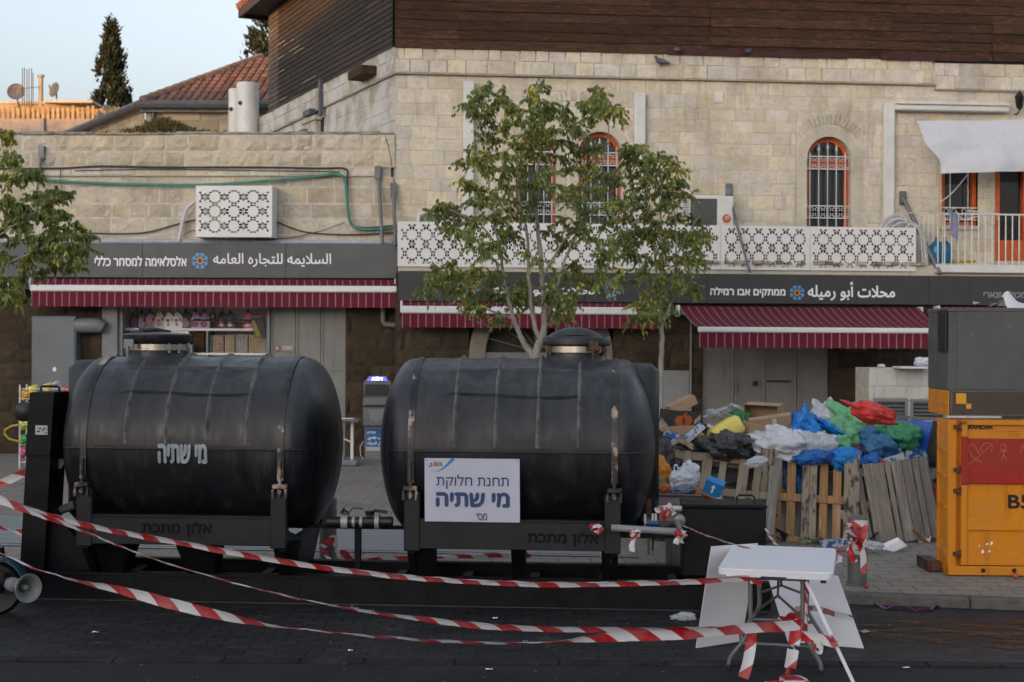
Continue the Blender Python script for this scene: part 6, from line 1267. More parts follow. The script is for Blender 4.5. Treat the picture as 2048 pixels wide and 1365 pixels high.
mb = MB(); q0, q1 = P(1299, 768, 13.6), P(1301, 1005, 13.6); mb.box(q0.x - .012, q0.x + .014, 13.6, 13.63, q1.z - .5, q0.z); tag(mb.build('wooden_lath', mat('pale lath', (.40, .32, .22), .7)), 'thin pale wooden lath upright beside the right tank', 'lath')

# ------------------------------------------------------------------ bollards
BOLM = mat('grey cast bollard', (.155, .155, .15), .55, .2, c2=(.10, .10, .10), sc=4, stain=(.07, .065, .06), ssc=5, slo=.55, shi=.8)
def bollard(px, py, lab, first=[None]):
    g = G(px, py, .09); Mx = Matrix.Translation(g)
    if first[0] is None:
        t = thing('bollard', lab, 'bollard', (0, 0, 0), 'grey round bollards on the pavement'); mb = MB(); mb.lathe([(.088, 0), (.088, .53), (.08, .535), (.08, .55), (.088, .555), (.088, .61), (.08, .635), (.05, .65), (.005, .653)], 28); mb.build('shaft', BOLM, t, smooth=True, angle=30); mb = MB(); mb.lathe([(.105, 0), (.1, .015), (.09, .02)], 28); mb.build('base_ring', BOLM, t); t.matrix_basis = Mx; first[0] = t
    else: dup(first[0], Mx, lab)
bollard(1714, 1171, 'grey bollard wrapped in striped tape right of the white table'); bollard(1348, 1133, 'grey bollard half hidden behind the outlet valves'); bollard(656, 1119, 'grey bollard in the gap between the tanks with tape at its foot')

# ------------------------------------------------------------------ barrier tape
def catmull(q, n=8):
    f = []
    for i in range(len(q) - 1):
        p0, p1, p2, p3 = q[max(i - 1, 0)], q[i], q[i + 1], q[min(i + 2, len(q) - 1)]
        for k in range(n):
            t = k / n; f.append(.5 * ((2 * p1) + (p2 - p0) * t + (2 * p0 - 5 * p1 + 4 * p2 - p3) * t * t + (3 * p1 - p0 - 3 * p2 + p3) * t ** 3))
    f.append(q[-1]); return f
def tape_mb(mb, pts, W_=.075, cup=.12, u0=0.0, seed=1):
    """pts: (px, py, distance, twist in degrees); twist 0 shows the full width to the street"""
    q = catmull([Vector((*P(a, b, c), t)) for a, b, c, t in pts], 10); rows = []; uv = []; u = u0; rg = random.Random(seed)
    for i, p in enumerate(q):
        pos = p.to_3d(); nx = q[min(i + 1, len(q) - 1)].to_3d() - q[max(i - 1, 0)].to_3d(); t = nx.normalized() if nx.length > 1e-7 else V((1, 0, 0))
        if i: u += (pos - q[i - 1].to_3d()).length
        e = V((0, 0, 1)) if abs(t.z) < .85 else V((1, 0, 0)); e = (e - t * e.dot(t)).normalized(); n_ = t.cross(e); a = R(p[3] + 9 * noise.noise(V((u * 3.3, seed * 1.7, 2)))); c_ = e * math.cos(a) + n_ * math.sin(a); nn = t.cross(c_)
        wob = noise.noise(V((u * 5, seed, 0))) * .006 + noise.noise(V((u * 17, seed, 4))) * .005
        for j in range(5):
            v = j / 4 - .5; rows.append(pos + c_ * (v * W_) + nn * (cup * W_ * (4 * v * v - .5) + wob)); uv.append((u, v * W_))
    mb.grid(rows, len(q), 5, uv)
def tape(lab, pts, W_=.075, cup=.12, seed=1, grp='red and white barrier tapes', extra=()):
    mb = MB(); tape_mb(mb, pts, W_, cup, seed * .07, seed)
    for e in extra: tape_mb(mb, e, W_, cup, seed * .11, seed + 3)
    return tag(mb.build('barrier_tape', M['tape'], smooth=True, angle=180, fix=False), lab, 'barrier tape', grp)
tape('striped tape, uppermost of the long ones, from the left edge to the table top', [(-60, 985, 11.9, 35), (0, 996, 11.8, 30), (60, 1018, 11.7, 40), (200, 1055, 11.5, 45), (400, 1092, 11.2, 48), (600, 1127, 11.0, 50), (800, 1152, 10.8, 52), (1000, 1165, 10.5, 56), (1150, 1168, 10.4, 55), (1300, 1165, 10.2, 58), (1400, 1161, 10.1, 58), (1498, 1154, 10.02, 50)], .078, .25, 2)
tape('striped tape sagging under the uppermost one, narrow and twisted at its middle', [(-60, 985, 11.0, 15), (0, 1000, 10.9, 15), (60, 1022, 10.8, 40), (150, 1055, 10.7, 55), (250, 1096, 10.6, 66), (350, 1132, 10.5, 72), (500, 1174, 10.4, 74), (620, 1202, 10.3, 72), (750, 1225, 10.2, 62), (850, 1238, 10.15, 50), (950, 1250, 10.1, 45), (1100, 1258, 10.0, 48), (1250, 1259, 9.95, 52), (1400, 1258, 9.9, 55), (1500, 1256, 9.85, 58)], .078, .1, 3)
tape('lowest long striped tape, broad at left and hanging to the table legs', [(-60, 1090, 10.0, 62), (0, 1106, 9.9, 66), (80, 1140, 9.8, 74), (160, 1163, 9.75, 60), (240, 1180, 9.7, 28), (330, 1204, 9.7, 10), (420, 1226, 9.7, 18), (500, 1243, 9.7, 48), (580, 1256, 9.7, 74), (700, 1268, 9.7, 70), (850, 1280, 9.7, 62), (1000, 1286, 9.7, 66), (1100, 1284, 9.7, 74), (1180, 1277, 9.7, 42), (1260, 1272, 9.7, 15), (1350, 1270, 9.7, 20), (1420, 1264, 9.72, 28), (1500, 1256, 9.8, 18), (1560, 1253, 9.88, 12), (1604, 1249, 9.93, 10)], .078, .1, 5)
tape('short striped tape running up behind the black post at left', [(-60, 988, 13.0, 0), (0, 968, 13.0, 5), (50, 946, 13.0, 25), (90, 930, 13.0, 50)], .075, .1, 6)
tape('twisted striped tape end low at the left edge before the pale strip', [(-40, 1040, 14.6, 20), (0, 1054, 14.6, 40), (22, 1060, 14.6, 70), (40, 1064, 14.6, 30), (60, 1062, 14.6, 30)], .075, .1, 7)
tape('crumpled striped tape lying on the pavers at the foot of the bollard between tanks', [(640, 1092, 14.35, 10), (655, 1086, 14.3, 30), (668, 1078, 14.3, 0), (676, 1098, 14.3, 60), (684, 1106, 14.35, 10), (700, 1114, 14.4, 15), (725, 1118, 14.4, 60), (760, 1118, 14.4, 40), (820, 1116, 14.4, 35), (880, 1113, 14.4, 60), (950, 1111, 14.4, 45), (1020, 1108, 14.4, 50), (1062, 1109, 14.4, 30)], .075, .3, 8, extra=[[(642, 1096, 14.3, 60), (652, 1104, 14.25, 70), (658, 1116, 14.2, 60), (672, 1124, 14.1, 55), (700, 1126, 14.05, 50), (730, 1127, 14.05, 70), (770, 1128, 14.05, 60), (830, 1125, 14.1, 75), (870, 1122, 14.1, 60)]])
tape('thin taut striped tape from the outlet valves down to the table', [(1362, 1050, 12.3, 60), (1400, 1066, 11.9, 66), (1440, 1080, 11.5, 68), (1475, 1091, 11.2, 66), (1500, 1098, 11.0, 60)], .07, .1, 9)
tape('striped tape stretched from the far table edge to the taped bollard', [(1534, 1060, 12.6, 40), (1545, 1080, 12.2, 45), (1558, 1094, 11.8, 60)], .07, .2, 10, extra=[[(1676, 1100, 11.4, 50), (1684, 1085, 12.2, 30), (1694, 1062, 13.0, 30), (1702, 1046, 13.1, 20)], [(1680, 1096, 11.4, 60), (1700, 1090, 12.6, 40), (1722, 1080, 13.05, 40)], [(1676, 1128, 11.3, 50), (1680, 1106, 11.4, 40)]])
def knot(lab, cx, cy, d, seed, k=1.0, tails=2, drop=26):
    rg = random.Random(seed); mb = MB()
    for i in range(5):
        a0 = rg.uniform(0, 6); pts = [(cx + k * 11 * math.cos(a0 + j * .9) * rg.uniform(.5, 1), cy + k * 7 * math.sin(a0 + j * .9) * rg.uniform(.4, 1), d - .02 + rg.uniform(-.03, .03), rg.uniform(0, 170)) for j in range(5)]; tape_mb(mb, pts, .05, .3, rg.random(), seed + i)
    for i in range(tails):
        dx = rg.uniform(-10, 6); tape_mb(mb, [(cx + rg.uniform(-4, 4), cy, d - .02, 30), (cx + dx * .6, cy + drop * .5, d - .03, 60), (cx + dx, cy + drop * rg.uniform(.8, 1.2), d - .02, 20)], .05, .2, rg.random(), seed + 9 + i)
    return tag(mb.build('tape_knot', M['tape'], smooth=True, angle=180, fix=False), lab, 'tape knot', 'knots of barrier tape')
knot('striped tape knot on the front beam of the right tank', 1193, 1056, 11.98, 3, 1.0, 1, 10); knot('striped tape knot with hanging tails on the middle of the grey pipe', 1272, 1066, 11.95, 4, .9, 2, 34); knot('striped tape knot hanging from the tip of the grey pipe', 1361, 1068, 12.0, 5, .9, 2, 18); knot('crumpled striped tape wound round the pale hand rail above the valves', 1331, 1020, 12.55, 6, 1.7, 1, 20)
kb = G(1714, 1171, .09); mb = MB()
for z0, dz, w_, sd in ((.42, .05, .08, 1), (.50, -.04, .08, 2), (.56, .02, .07, 3), (.30, .02, .035, 4)):
    rows = []; uv = []
    for i in range(29):
        a = 2 * PI * i / 28; r_ = .094 + .004 * math.sin(a * 3 + sd)
        for j in range(2): rows.append(kb + V((r_ * math.cos(a), r_ * math.sin(a), z0 + dz * math.sin(a + sd) + (j - .5) * w_))); uv.append((a * .09 + sd * .1, j * w_))
    mb.grid(rows, 29, 2, uv)
for pts in ([(1702, 1075, 13.02, 20), (1716, 1085, 13.0, 40), (1725, 1105, 13.0, 15), (1727, 1125, 13.0, 20), (1726, 1148, 13.0, 10)], [(1698, 1095, 13.02, 40), (1703, 1112, 13.0, 20), (1710, 1126, 13.0, 10)], [(1730, 1050, 13.02, 0), (1727, 1075, 13.0, 20), (1732, 1095, 13.0, 40)]): tape_mb(mb, pts, .055, .15, .3, 4)
tag(mb.build('tape_wrapping', M['tape'], smooth=True, angle=180, fix=False), 'striped tape wound round the bollard right of the table with loose tails', 'barrier tape')

# ------------------------------------------------------------------ folding table, boards, lath
t0 = G(1435, 1137, .74); ang = R(13.8); TX = V((math.cos(ang), -math.sin(ang), 0)); TY = V((math.sin(ang), math.cos(ang), 0)); tw_ = .80; tl_ = 1.22
TF = lambda x, y, z: V((t0.x, t0.y, 0)) + TX * x + TY * y + V((0, 0, z))
tb = thing('folding_table', 'white plastic folding table standing end on in the road, wound with tape', 'table', TF(tw_ / 2, tl_ / 2, 0))
def rrect(w_, l_, r_, n=5):
    out = []
    for cx, cy, a0 in ((w_ - r_, r_, -90), (w_ - r_, l_ - r_, 0), (r_, l_ - r_, 90), (r_, r_, 180)):
        out += [(cx + r_ * math.cos(R(a0 + 90 * k / n)), cy + r_ * math.sin(R(a0 + 90 * k / n))) for k in range(n + 1)]
    return out
o = rrect(tw_, tl_, .05); mb = MB(); n = len(o); cx_, cy_ = tw_ / 2, tl_ / 2; lay = [(1, .697), (1.0, .735), (.985, .742), (.97, .742)]
vs = [TF(cx_ + (x - cx_) * k, cy_ + (y - cy_) * (1 - (1 - k) * .66), z - (.012 if abs(x - cx_) < .13 and y < .01 and z < .7 else 0) * 0) for k, z in lay for x, y in o]
mb.faces(vs, [[i * n + j, i * n + (j + 1) % n, (i + 1) * n + (j + 1) % n, (i + 1) * n + j] for i in range(3) for j in range(n)] + [[3 * n + j for j in range(n)], [j for j in range(n)][::-1]])
mb.box(.06, .3, -.0, .02, .688, .698, TF); mb.box(.48, .76, -.0, .02, .688, .698, TF); mb.build('tabletop', M['table'], tb, smooth=True, angle=30)
mb = MB(); mb.box(.05, .09, .04, .25, .66, .697, TF); mb.box(tw_ - .09, tw_ - .05, .04, tl_ - .1, .66, .697, TF); mb.box(.05, .09, .25, tl_ - .1, .66, .697, TF); mb.build('under_rail', M['black'], tb)
for y, nm in ((.15, 'front'), (tl_ - .17, 'back')):
    for xa, xf in ((.22, .07), (.585, .715)):
        mb = MB(); mb.tube(catmull([TF(xa, y, .69), TF(xa, y, .45), TF(xa, y, .30), TF(xa + (xf - xa) * .35, y, .20), TF(xa + (xf - xa) * .85, y, .10), TF(xf, y, .05), TF(xf, y, .015)], 5), .0165, 9); lg = mb.build('leg', M['leg'], tb, smooth=True); mb = MB(); mb.tube([TF(xf, y, .03), TF(xf, y, 0)], .018, 9); mb.build('foot_cap', M['black'], lg)
    mb = MB(); mb.tube([TF(.22 - .05, y, .19), TF(.585 + .045, y, .19)], .013, 8); mb.tube([TF(.22, y, .66), TF(.585, y, .66)], .012, 8); mb.build('leg_crossbar', M['leg'], tb, smooth=True)
    mb = MB(); mb.tube([TF(.40, tl_ * .5 + (.13 if y > .5 else -.13), .69), TF(.40, (y + tl_ / 2) / 2, .50), TF(.23, y, .40)], .010, 7); mb.tube([TF(.40, (y + tl_ / 2) / 2, .50), TF(.575, y, .40)], .010, 7); mb.build('brace', M['bronze'], tb, smooth=True)
def board(lab, pts, th=.006, name='white_board'):
    mb = MB(); c = [P(*p) for p in pts]; n_ = (c[1] - c[0]).cross(c[3] - c[0]).normalized(); n_ = n_ if n_.y > 0 else -n_
    m = 8; a = []
    for i in range(m + 1):
        for j in range(m + 1):
            u, v = i / m, j / m; a.append((c[0] * (1 - u) + c[1] * u) * (1 - v) + (c[3] * (1 - u) + c[2] * u) * v + n_ * (.02 * math.sin(PI * u) * math.sin(PI * v)))
    mb.grid(a, m + 1, m + 1); mb.grid([p + n_ * th for p in a], m + 1, m + 1); k = m + 1; rim = [i * k for i in range(k)] + [m * k + j for j in range(1, k)] + [i * k + m for i in range(m - 1, -1, -1)] + [j for j in range(m - 1, 0, -1)]
    for p, q in zip(rim, rim[1:] + rim[:1]): mb.face([a[p], a[q], a[q] + n_ * th, a[p] + n_ * th])
    return tag(mb.build(name, M['board_white'], smooth=True, angle=30), lab, 'board')
board('white board leaning at the left side of the folding table', [(1423, 1093, 11.0), (1516, 1087, 11.25), (1483, 1283, 11.05), (1392, 1297, 10.85)])
board('white board with a strip of tape, slumped behind the right table legs', [(1527, 1128, 11.75), (1676, 1152, 11.35), (1728, 1297, 10.86), (1575, 1283, 11.0)])
board('wrinkled white board lying against the left edge of the table top', [(1440, 1093, 11.5), (1514, 1087, 11.6), (1516, 1112, 11.6), (1442, 1118, 11.5)])
mb = MB(); q0, q1 = P(1612, 1163, 10.0), P(1708, 1368, 9.72); d_ = (q1 - q0).normalized(); s_ = d_.cross(V((0, 1, 0))).normalized() * .012; n_ = V((0, .006, 0))
mb.faces([q0 - s_, q0 + s_, q1 + s_, q1 - s_, q0 - s_ + n_, q0 + s_ + n_, q1 + s_ + n_, q1 - s_ + n_], [(0, 1, 2, 3), (4, 7, 6, 5), (0, 4, 5, 1), (1, 5, 6, 2), (2, 6, 7, 3), (3, 7, 4, 0)]); tag(mb.build('white_strip', M['board_white']), 'long thin white strip propped against the right front table leg', 'strip')
mb = MB()
tape_mb(mb, [(1506, 1252, 9.93, 40), (1504, 1275, 9.9, 35), (1500, 1300, 9.88, 10), (1494, 1330, 9.86, 5), (1486, 1356, 9.84, 10)], .075, .15, 0, 2); tape_mb(mb, [(1500, 1160, 10.03, 10), (1512, 1163, 10.0, 30), (1523, 1169, 9.98, 20)], .05, .1, 0, 3)
tag(mb.build('barrier_tape', M['tape'], smooth=True, angle=180, fix=False), 'striped tape end hanging to the road from the left front table leg', 'barrier tape')
mb = MB(); tape_mb(mb, [(1594, 1246, 9.95, 10), (1592, 1262, 9.93, 20), (1588, 1285, 9.9, 0), (1584, 1310, 9.86, 0), (1580, 1335, 9.84, 5), (1577, 1354, 9.8, 20)], .082, .15, 0, 2)
tape_mb(mb, [(1558, 1356, 9.72, 60), (1590, 1354, 9.7, 50), (1615, 1361, 9.66, 60)], .07, .3, 0, 2); tape_mb(mb, [(1530, 1366, 9.6, 70), (1570, 1364, 9.62, 75), (1620, 1366, 9.6, 70)], .07, .3, 0, 4)
tag(mb.build('barrier_tape', M['tape'], smooth=True, angle=180, fix=False), 'broad striped tape hanging by the right front table leg down to the road', 'barrier tape')
mb = MB(); rows = []; uv = []
for i in range(120):
    f = i / 119; z = .66 - f * .36; a = f * 2 * PI * 5; c = TF(.60, .17, z); sw = .02 + .0 * f
    for j in range(2): rows.append(c + V((sw * math.cos(a), sw * math.sin(a), (j - .5) * .075))); uv.append((f * 1.9, j * .075))
mb.grid(rows, 120, 2, uv); tag(mb.build('tape_wrapping', M['tape'], smooth=True, angle=180, fix=False), 'striped tape spiralled around the right front table leg', 'barrier tape')
mb = MB(); tape_mb(mb, [(1600, 1272, 9.92, 10), (1620, 1274, 9.9, 15), (1645, 1279, 9.86, 10), (1668, 1286, 9.82, 25)], .075, .1, .1, 2); tape_mb(mb, [(1664, 1272, 9.83, 60), (1670, 1284, 9.8, 30), (1662, 1290, 9.8, 60)], .06, .2, 0, 3); tape_mb(mb, [(1624, 1282, 9.86, 20), (1628, 1295, 9.83, 40), (1636, 1306, 9.82, 80), (1641, 1296, 9.84, 20), (1638, 1282, 9.85, 50)], .06, .3, .05, 4)
tag(mb.build('barrier_tape', M['tape'], smooth=True, angle=180, fix=False), 'striped tape with a drooping bow tied from table leg to white strip', 'barrier tape')
mb = MB(); tape_mb(mb, [(1558, 1234, 10.75, 60), (1572, 1238, 10.75, 50), (1590, 1228, 10.7, 35), (1602, 1218, 10.6, 40), (1630, 1217, 10.75, 50), (1660, 1225, 10.9, 55), (1690, 1233, 10.98, 45), (1706, 1233, 10.98, 50)], .07, .1, 0, 2); tape_mb(mb, [(1597, 1243, 10.5, 40), (1602, 1220, 10.6, 60), (1606, 1205, 10.6, 50)], .06, .1, 0, 3)
tag(mb.build('barrier_tape', M['tape'], smooth=True, angle=180, fix=False), 'thin striped tape around the white board behind the table', 'barrier tape')

# ------------------------------------------------------------------ yellow waste baler
g = G(1895, 1152, .09); BP = Plane(g.x, g.y, 1, -.02); fr = BP.fr(); bale = thing('waste_baler', 'tall yellow and grey waste baler with red painted door at the right edge', 'baler', BP.pt(.6, .09, -.4))
bz = lambda y: BP.px(1950, y)[1]; bs = lambda x: BP.px(x, 900)[0]; W_ = 1.45; DP = .62
zs = {k: bz(k) for k in (617, 775, 782, 832, 840, 866, 958, 966, 1036, 1060, 1130, 1152)}
mb = MB(); mb.box(.0, W_, -.34, -.05, .12, zs[840], fr, .01); mb.build('body', M['yel'], bale)
mb = MB(); mb.box(.0, .085, -.06, .0, .1, zs[840], fr, .008)
for z in (.3, .74, 1.04, 1.3, 1.75): mb.box(-.015, -.0, -.33, -.06, z, z + .03, fr)
mb.box(-.015, .0, -.34, -.30, .1, zs[840], fr); mb.build('side_frame', M['yel'], bale)
mb = MB(); x0 = .115; mb.box(x0, W_, -.05, .012, .2, zs[840], fr, .006)
mb.box(x0, x0 + .06, .012, .045, .2, zs[840] - .01, fr, .005); mb.box(x0, W_, .012, .045, zs[840] - .05, zs[840] - .01, fr, .005); mb.box(x0 + .06, W_, .012, .04, zs[1060], zs[1036], fr, .004); mb.box(x0 + .06, W_, .012, .03, .2, .215, fr)
dr = mb.build('door', M['yel'], bale)
mb = MB(); rz0, rz1 = zs[966], bz(877); mb.box(x0 + .062, W_, .013, .0165, rz0, rz1, fr); mb.box(x0 - .004, x0 + .062, .044, .048, rz0 - .02, rz1 + .02, fr); mb.box(x0, W_, .013, .05, rz0 - .005, rz0 + .03, fr, .006); rp = mb.build('red_panel', M['redpaint'], dr)
SCR = mat('scratched paint', (.55, .16, .05), .6); Q = lambda x, y: BP.px(x, y, .017); mb = MB()
hp = [(1957, 908), (1952, 897), (1944, 889), (1938, 893), (1939, 904), (1948, 916), (1964, 926)]; hp2 = [(1960, 902), (1964, 892), (1974, 886), (1984, 891), (1983, 904)]; ar = [(1934, 930), (1950, 920), (1968, 903), (1986, 887)]; pe = [(2000, 893), (2007, 888), (2012, 894), (2008, 901), (2001, 898)]; pe2 = [(2008, 899), (2007, 910), (2003, 922)]; pe3 = [(2007, 910), (2013, 920)]; pe4 = [(2001, 904), (2015, 902)]; l4 = [(2041, 906), (2044, 890), (2049, 902)]; l5 = [(1993, 888), (1995, 880)]; l6 = [(1934, 929), (1932, 934), (1940, 933)]
for k in (hp, hp2, ar, pe, pe2, pe3, pe4, l4, l5, l6):
    f = catmull([fr(Q(*p)[0], .018, Q(*p)[1]) for p in k], 5)
    for a, b in zip(f, f[1:]):
        t = (b - a).normalized(); s = V((-t.z, 0, t.x)) * .0035; mb.face([a - s, b - s, b + s, a + s])
mb.build('scratched_drawing', SCR, rp, fix=False)
mb = MB(); t = BP.rect(1933, 1984, 851, 859, .013); text(mb, 'BRAMiDAN', fr, *t, .0135, .004); mb.build('lettering', mat('dark brown print', (.05, .022, .008), .5), dr, fix=False); a, b, c, d = BP.rect(1963, 1968, 847, 850, .013); mb = MB(); mb.face([fr(a, .0138, d), fr(b, .0138, d - .005), fr(b, .0138, c)]); mb.build('print_accent', bc('print red', (.4, .03, .01)), dr)
mb = MB(); a, b, c, d = BP.rect(2013, 2041, 861, 882, .013)
for i, (u0, u1) in enumerate(((.0, 1), (.1, .95), (.25, .75), (0.1, .9))):
    z = d - (d - c) * (i + .5) / 4.2; x = a + (b - a) * u0
    while x < a + (b - a) * u1: mb.box(x, x + .006, .013, .0136, z - .003, z + .003, fr); x += .010 + rnd.random() * .004
mb.build('small_print', M['rust'], dr)
mb = MB(); t = BP.rect(2017, 2060, 991, 1017, .013); text(mb, 'B5', fr, t[0], t[1], t[2], t[3], .0135, .006); mb.build('number', M['black'], dr, fix=False)
mb = MB()
for y in (854, 940, 982, 1108): z = bz(y); mb.box(.05, x0 + .02, .0, .04, z - .02, z + .02, fr, .004); mb.tube([fr(x0 - .005, .035, z - .04), fr(x0 - .005, .035, z + .04)], .012, 8)
mb.build('hinge', M['rust'], dr)
mb = MB(); 
for x, y, w_, h in ((1980, 1083, 6, 8), (1956, 1090, 4, 4), (1962, 1100, 6, 8), (1976, 1100, 5, 6), (1971, 1086, 6, 5)): a, b, c, d = BP.rect(x, x + w_, y, y + h, .013); mb.face([fr(a, .0135, c), fr(b, .0135, c + .01), fr(b - .004, .0135, d), fr(a + .006, .0135, d - .006)])
mb.build('paint_chips', M['letters'], dr)
mb = MB(); mb.box(.0, W_, -.05, .03, .1, .19, fr, .006); mb.box(.01, .1, -.3, -.06, .09, .16, fr); bs_ = mb.build('base_beam', M['yel'], bale); mb = MB()
for x in (1966, 2028): a, z = BP.px(x, 1141, .03); mb.lathe([(.02, 0), (.02, .012), (.012, .02)], 8, lambda u, v, w_, a=a, z=z: fr(a + u, .03 + w_, z + v))
mb.build('bolt', M['black'], bs_)
mb = MB(); a = BP.px(1842, 1130, -.45)[0]; mb.box(a, .0, -.62, -.5, .09, .19, fr, .01); mb.box(a, .0, -.3, -.2, .09, .19, fr, .01); mb.box(a, a + .03, -.62, -.2, .1, .2, fr); mb.box(a, 0, -.62, -.2, .185, .195, fr); mb.build('fork_base', M['rust'], bale)
# grey hopper housing above
hx = -.004; mb = MB(); mb.box(hx, W_, -DP - .1, .0, zs[782], zs[617], fr, .01); mb.box(.08, W_, .0, .012, zs[782] + .01, zs[617] - .03, fr, .004); mb.box(hx - .01, W_, -DP - .1, .016, zs[617] - .035, zs[617] + .005, fr, .006); mb.box(.0, .03, .0, .014, zs[617] - .42, zs[617] - .04, fr); mb.build('hopper', M['hopper'], bale)
mb = MB(); mb.box(hx - .035, hx - .012, -.25, -.0, zs[617] - .42, zs[617] - .02, fr); mb.build('hopper_flap', M['black'], bale)
mb = MB(); mb.box(hx, .012, -DP - .08, .002, zs[832], zs[782], fr, .006); mb.build('yellow_corner', M['yel'], bale)
mb = MB(); mb.box(.012, W_, -.1, .015, zs[832], zs[782] + .01, fr, .006); bb = mb.build('brown_band', M['brownband'], bale); mb = MB(); mb.box(.012, .035, .015, .018, zs[832], zs[782], fr); mb.box(.012, W_, .015, .018, zs[832], zs[832] + .012, fr); mb.box(.012, W_, .015, .018, zs[782] - .012, zs[782] + .008, fr); mb.build('band_edge', M['hopper'], bb)
mb = MB(); 
for x0_, x1_, y0_, y1_ in ((1912, 1932, 787, 808), (1932, 1942, 808, 818)): a, b, c, d = BP.rect(x0_, x1_, y0_, y1_, .015); mb.box(a, b, .015, .0185, c, d, fr)
mb.build('square_emblem', bc('yellow squares', (.72, .36, .02)), bb)
# cloth and rubbish lying on top of the baler
mb = MB(); q = BP.px(2000, 617, -.2); pts = []
for i in range(16):
    for j in range(7):
        u, v = i / 15, j / 6; x = q[0] + .02 + u * .42; h = (.12 * math.exp(-((u - .12) / .16) ** 2) + .05) * math.sin(PI * min(1, v + .05)) + .012 * noise.noise(V((u * 9, v * 5, 2))); pts.append(fr(x, -.35 + v * .3, zs[617] + .006 + max(0, h)))
mb.grid(pts, 16, 7); tag(mb.build('cloth_sheet', M['board_white'], smooth=True, angle=50), 'folded white sheet lying on top of the grey baler hopper', 'sheet')
mb = MB(); rg = random.Random(3)
for i in range(16): c = fr(BP.px(1984, 615, -.2)[0] + rg.gauss(0, .05), -.2 + rg.gauss(0, .05), zs[617] + .01 + abs(rg.gauss(0, .02))); mb.face([c + V((rg.gauss(0, .03), rg.gauss(0, .03), abs(rg.gauss(0, .02)))) for _ in range(3)])
tag(mb.build('crumpled_scraps', M['letters_grey']), 'small crumpled scraps on the baler top left of the white sheet', 'scraps')

# ------------------------------------------------------------------ pallets
def pallet(lab, mat_main, mat_run, kind):
    t = thing('wooden_pallet', lab, 'pallet', (0, 0, 0), 'wooden pallets fencing in the rubbish'); rg = random.Random(len(lab)); W2, H2 = (.555, .53) if kind != 'grey' else (.50, .50)
    def bd(nm, x0, x1, y0, y1, z0, z1, m):
        mb = MB(); k = rg.uniform(.8, 1.15); mb.tint = (k, k * rg.uniform(.96, 1.02), k * rg.uniform(.9, 1.02)); mb.box(x0 + rg.uniform(-.004, .004), x1 + rg.uniform(-.004, .004), y0, y1, z0 + rg.uniform(-.006, .006), z1 + rg.uniform(-.006, .006), b=.004); mb.build(nm, m, t)
    if kind == 'mid':   # seen from its runners
        for x in (-W2, -.085, W2 - .165): bd('runner_board', x, x + .083, -.022, 0, -H2, H2, mat_run); bd('runner_board', x + .085, x + .165, -.02, .002, -H2, H2, mat_run)
        for x in (-W2, -.05, W2 - .1):
            for z in (-H2, -.04, H2 - .1): bd('block', x + .01, x + .13 if x < .3 else x + .09, .002, .075, z, z + .085, mat_main)
        for z in (-H2, -.05, H2 - .09): bd('cross_board', -W2, W2, .076, .096, z, z + .09, mat_main)
        for x in (-.545, -.39, -.235, -.03, .13, .285, .455): bd('deck_board', x, x + .095, .097, .117, -H2, H2, mat_main)
    elif kind == 'grey':
        x = -W2 - .06
        for w_, g_ in ((.06, .022), (.08, .032), (.13, .003), (.125, .022), (.055, .022), (.125, .003), (.12, .014), (.07, .012), (.11, .01)): bd('deck_board', x, x + w_, -.02, 0, -H2, H2, mat_main); x += w_ + g_
        for z in (-H2 + .02, -.05, H2 - .14): bd('cross_board', -W2 - .06, x, .001, .02, z, z + .1, mat_main)
        for z in (-H2 + .02, -.05, H2 - .14):
            for xx in (-W2, -.05, .36): bd('block', xx, xx + .1, .021, .1, z, z + .1, mat_main)
    else:
        for i, x in enumerate((-.60, -.42, -.20, .0, .22, .40, .58)): bd('deck_board', x, x + (.08 if i % 2 else .12), -.02, 0, -.5, .5, mat_main if i < 6 else mat_run)
        for z in (-.5, -.05, .40): bd('cross_board', -.62, .68, .001, .022, z, z + .1, mat_main)
        for z in (-.5, -.05, .40):
            for xx in (-.6, -.03, .56): bd('block', xx, xx + .1, .023, .1, z, z + .1, mat_main)
        for z in (-.5, -.05, .40): bd('cross_board', -.62, .68, .101, .12, z, z + .1, mat_main)
    return t
pm = pallet('upright pine pallet with dark stained runners, in the middle of the three', M['pal_a'], M['pal_c'], 'mid'); g = G(1622, 1086, .09); pm.matrix_basis = Matrix.Translation(g + V((0, .13, .50))) @ Matrix.Rotation(R(-4), 4, 'Z') @ Matrix.Rotation(R(-13), 4, 'X') @ Matrix.Rotation(R(3.0), 4, 'Y')
pg = pallet('grey weathered pallet with close boards beside the yellow baler', M['pal_b'], M['pal_b'], 'grey'); g = G(1800, 1087, .09); pg.matrix_basis = Matrix.Translation(g + V((.02, .16, .455))) @ Matrix.Rotation(R(-10), 4, 'X') @ Matrix.Rotation(R(-8), 4, 'Y') @ Matrix.Scale(.92, 4)
pL = pallet('slanting pallet with worn boards, leftmost, lying back on the rubbish', mat('worn pallet wood', (.30, .25, .175), .85, c2=(.24, .20, .15), sc=5, stretch=(2, 2, .5), stain=(.15, .13, .1), ssc=5, bump=.2), M['pal_b'], 'lean')
u_ = V((.94, -.26, -.05)).normalized(); v_ = V((.52, .45, .75)); v_ = (v_ - u_ * v_.dot(u_)).normalized(); nn = u_.cross(v_); nn = nn if nn.y > 0 else -nn
c = P(1432, 983, 16.15); pL.matrix_basis = Matrix(((u_.x, nn.x, v_.x, c.x), (u_.y, nn.y, v_.y, c.y), (u_.z, nn.z, v_.z, c.z), (0, 0, 0, 1)))

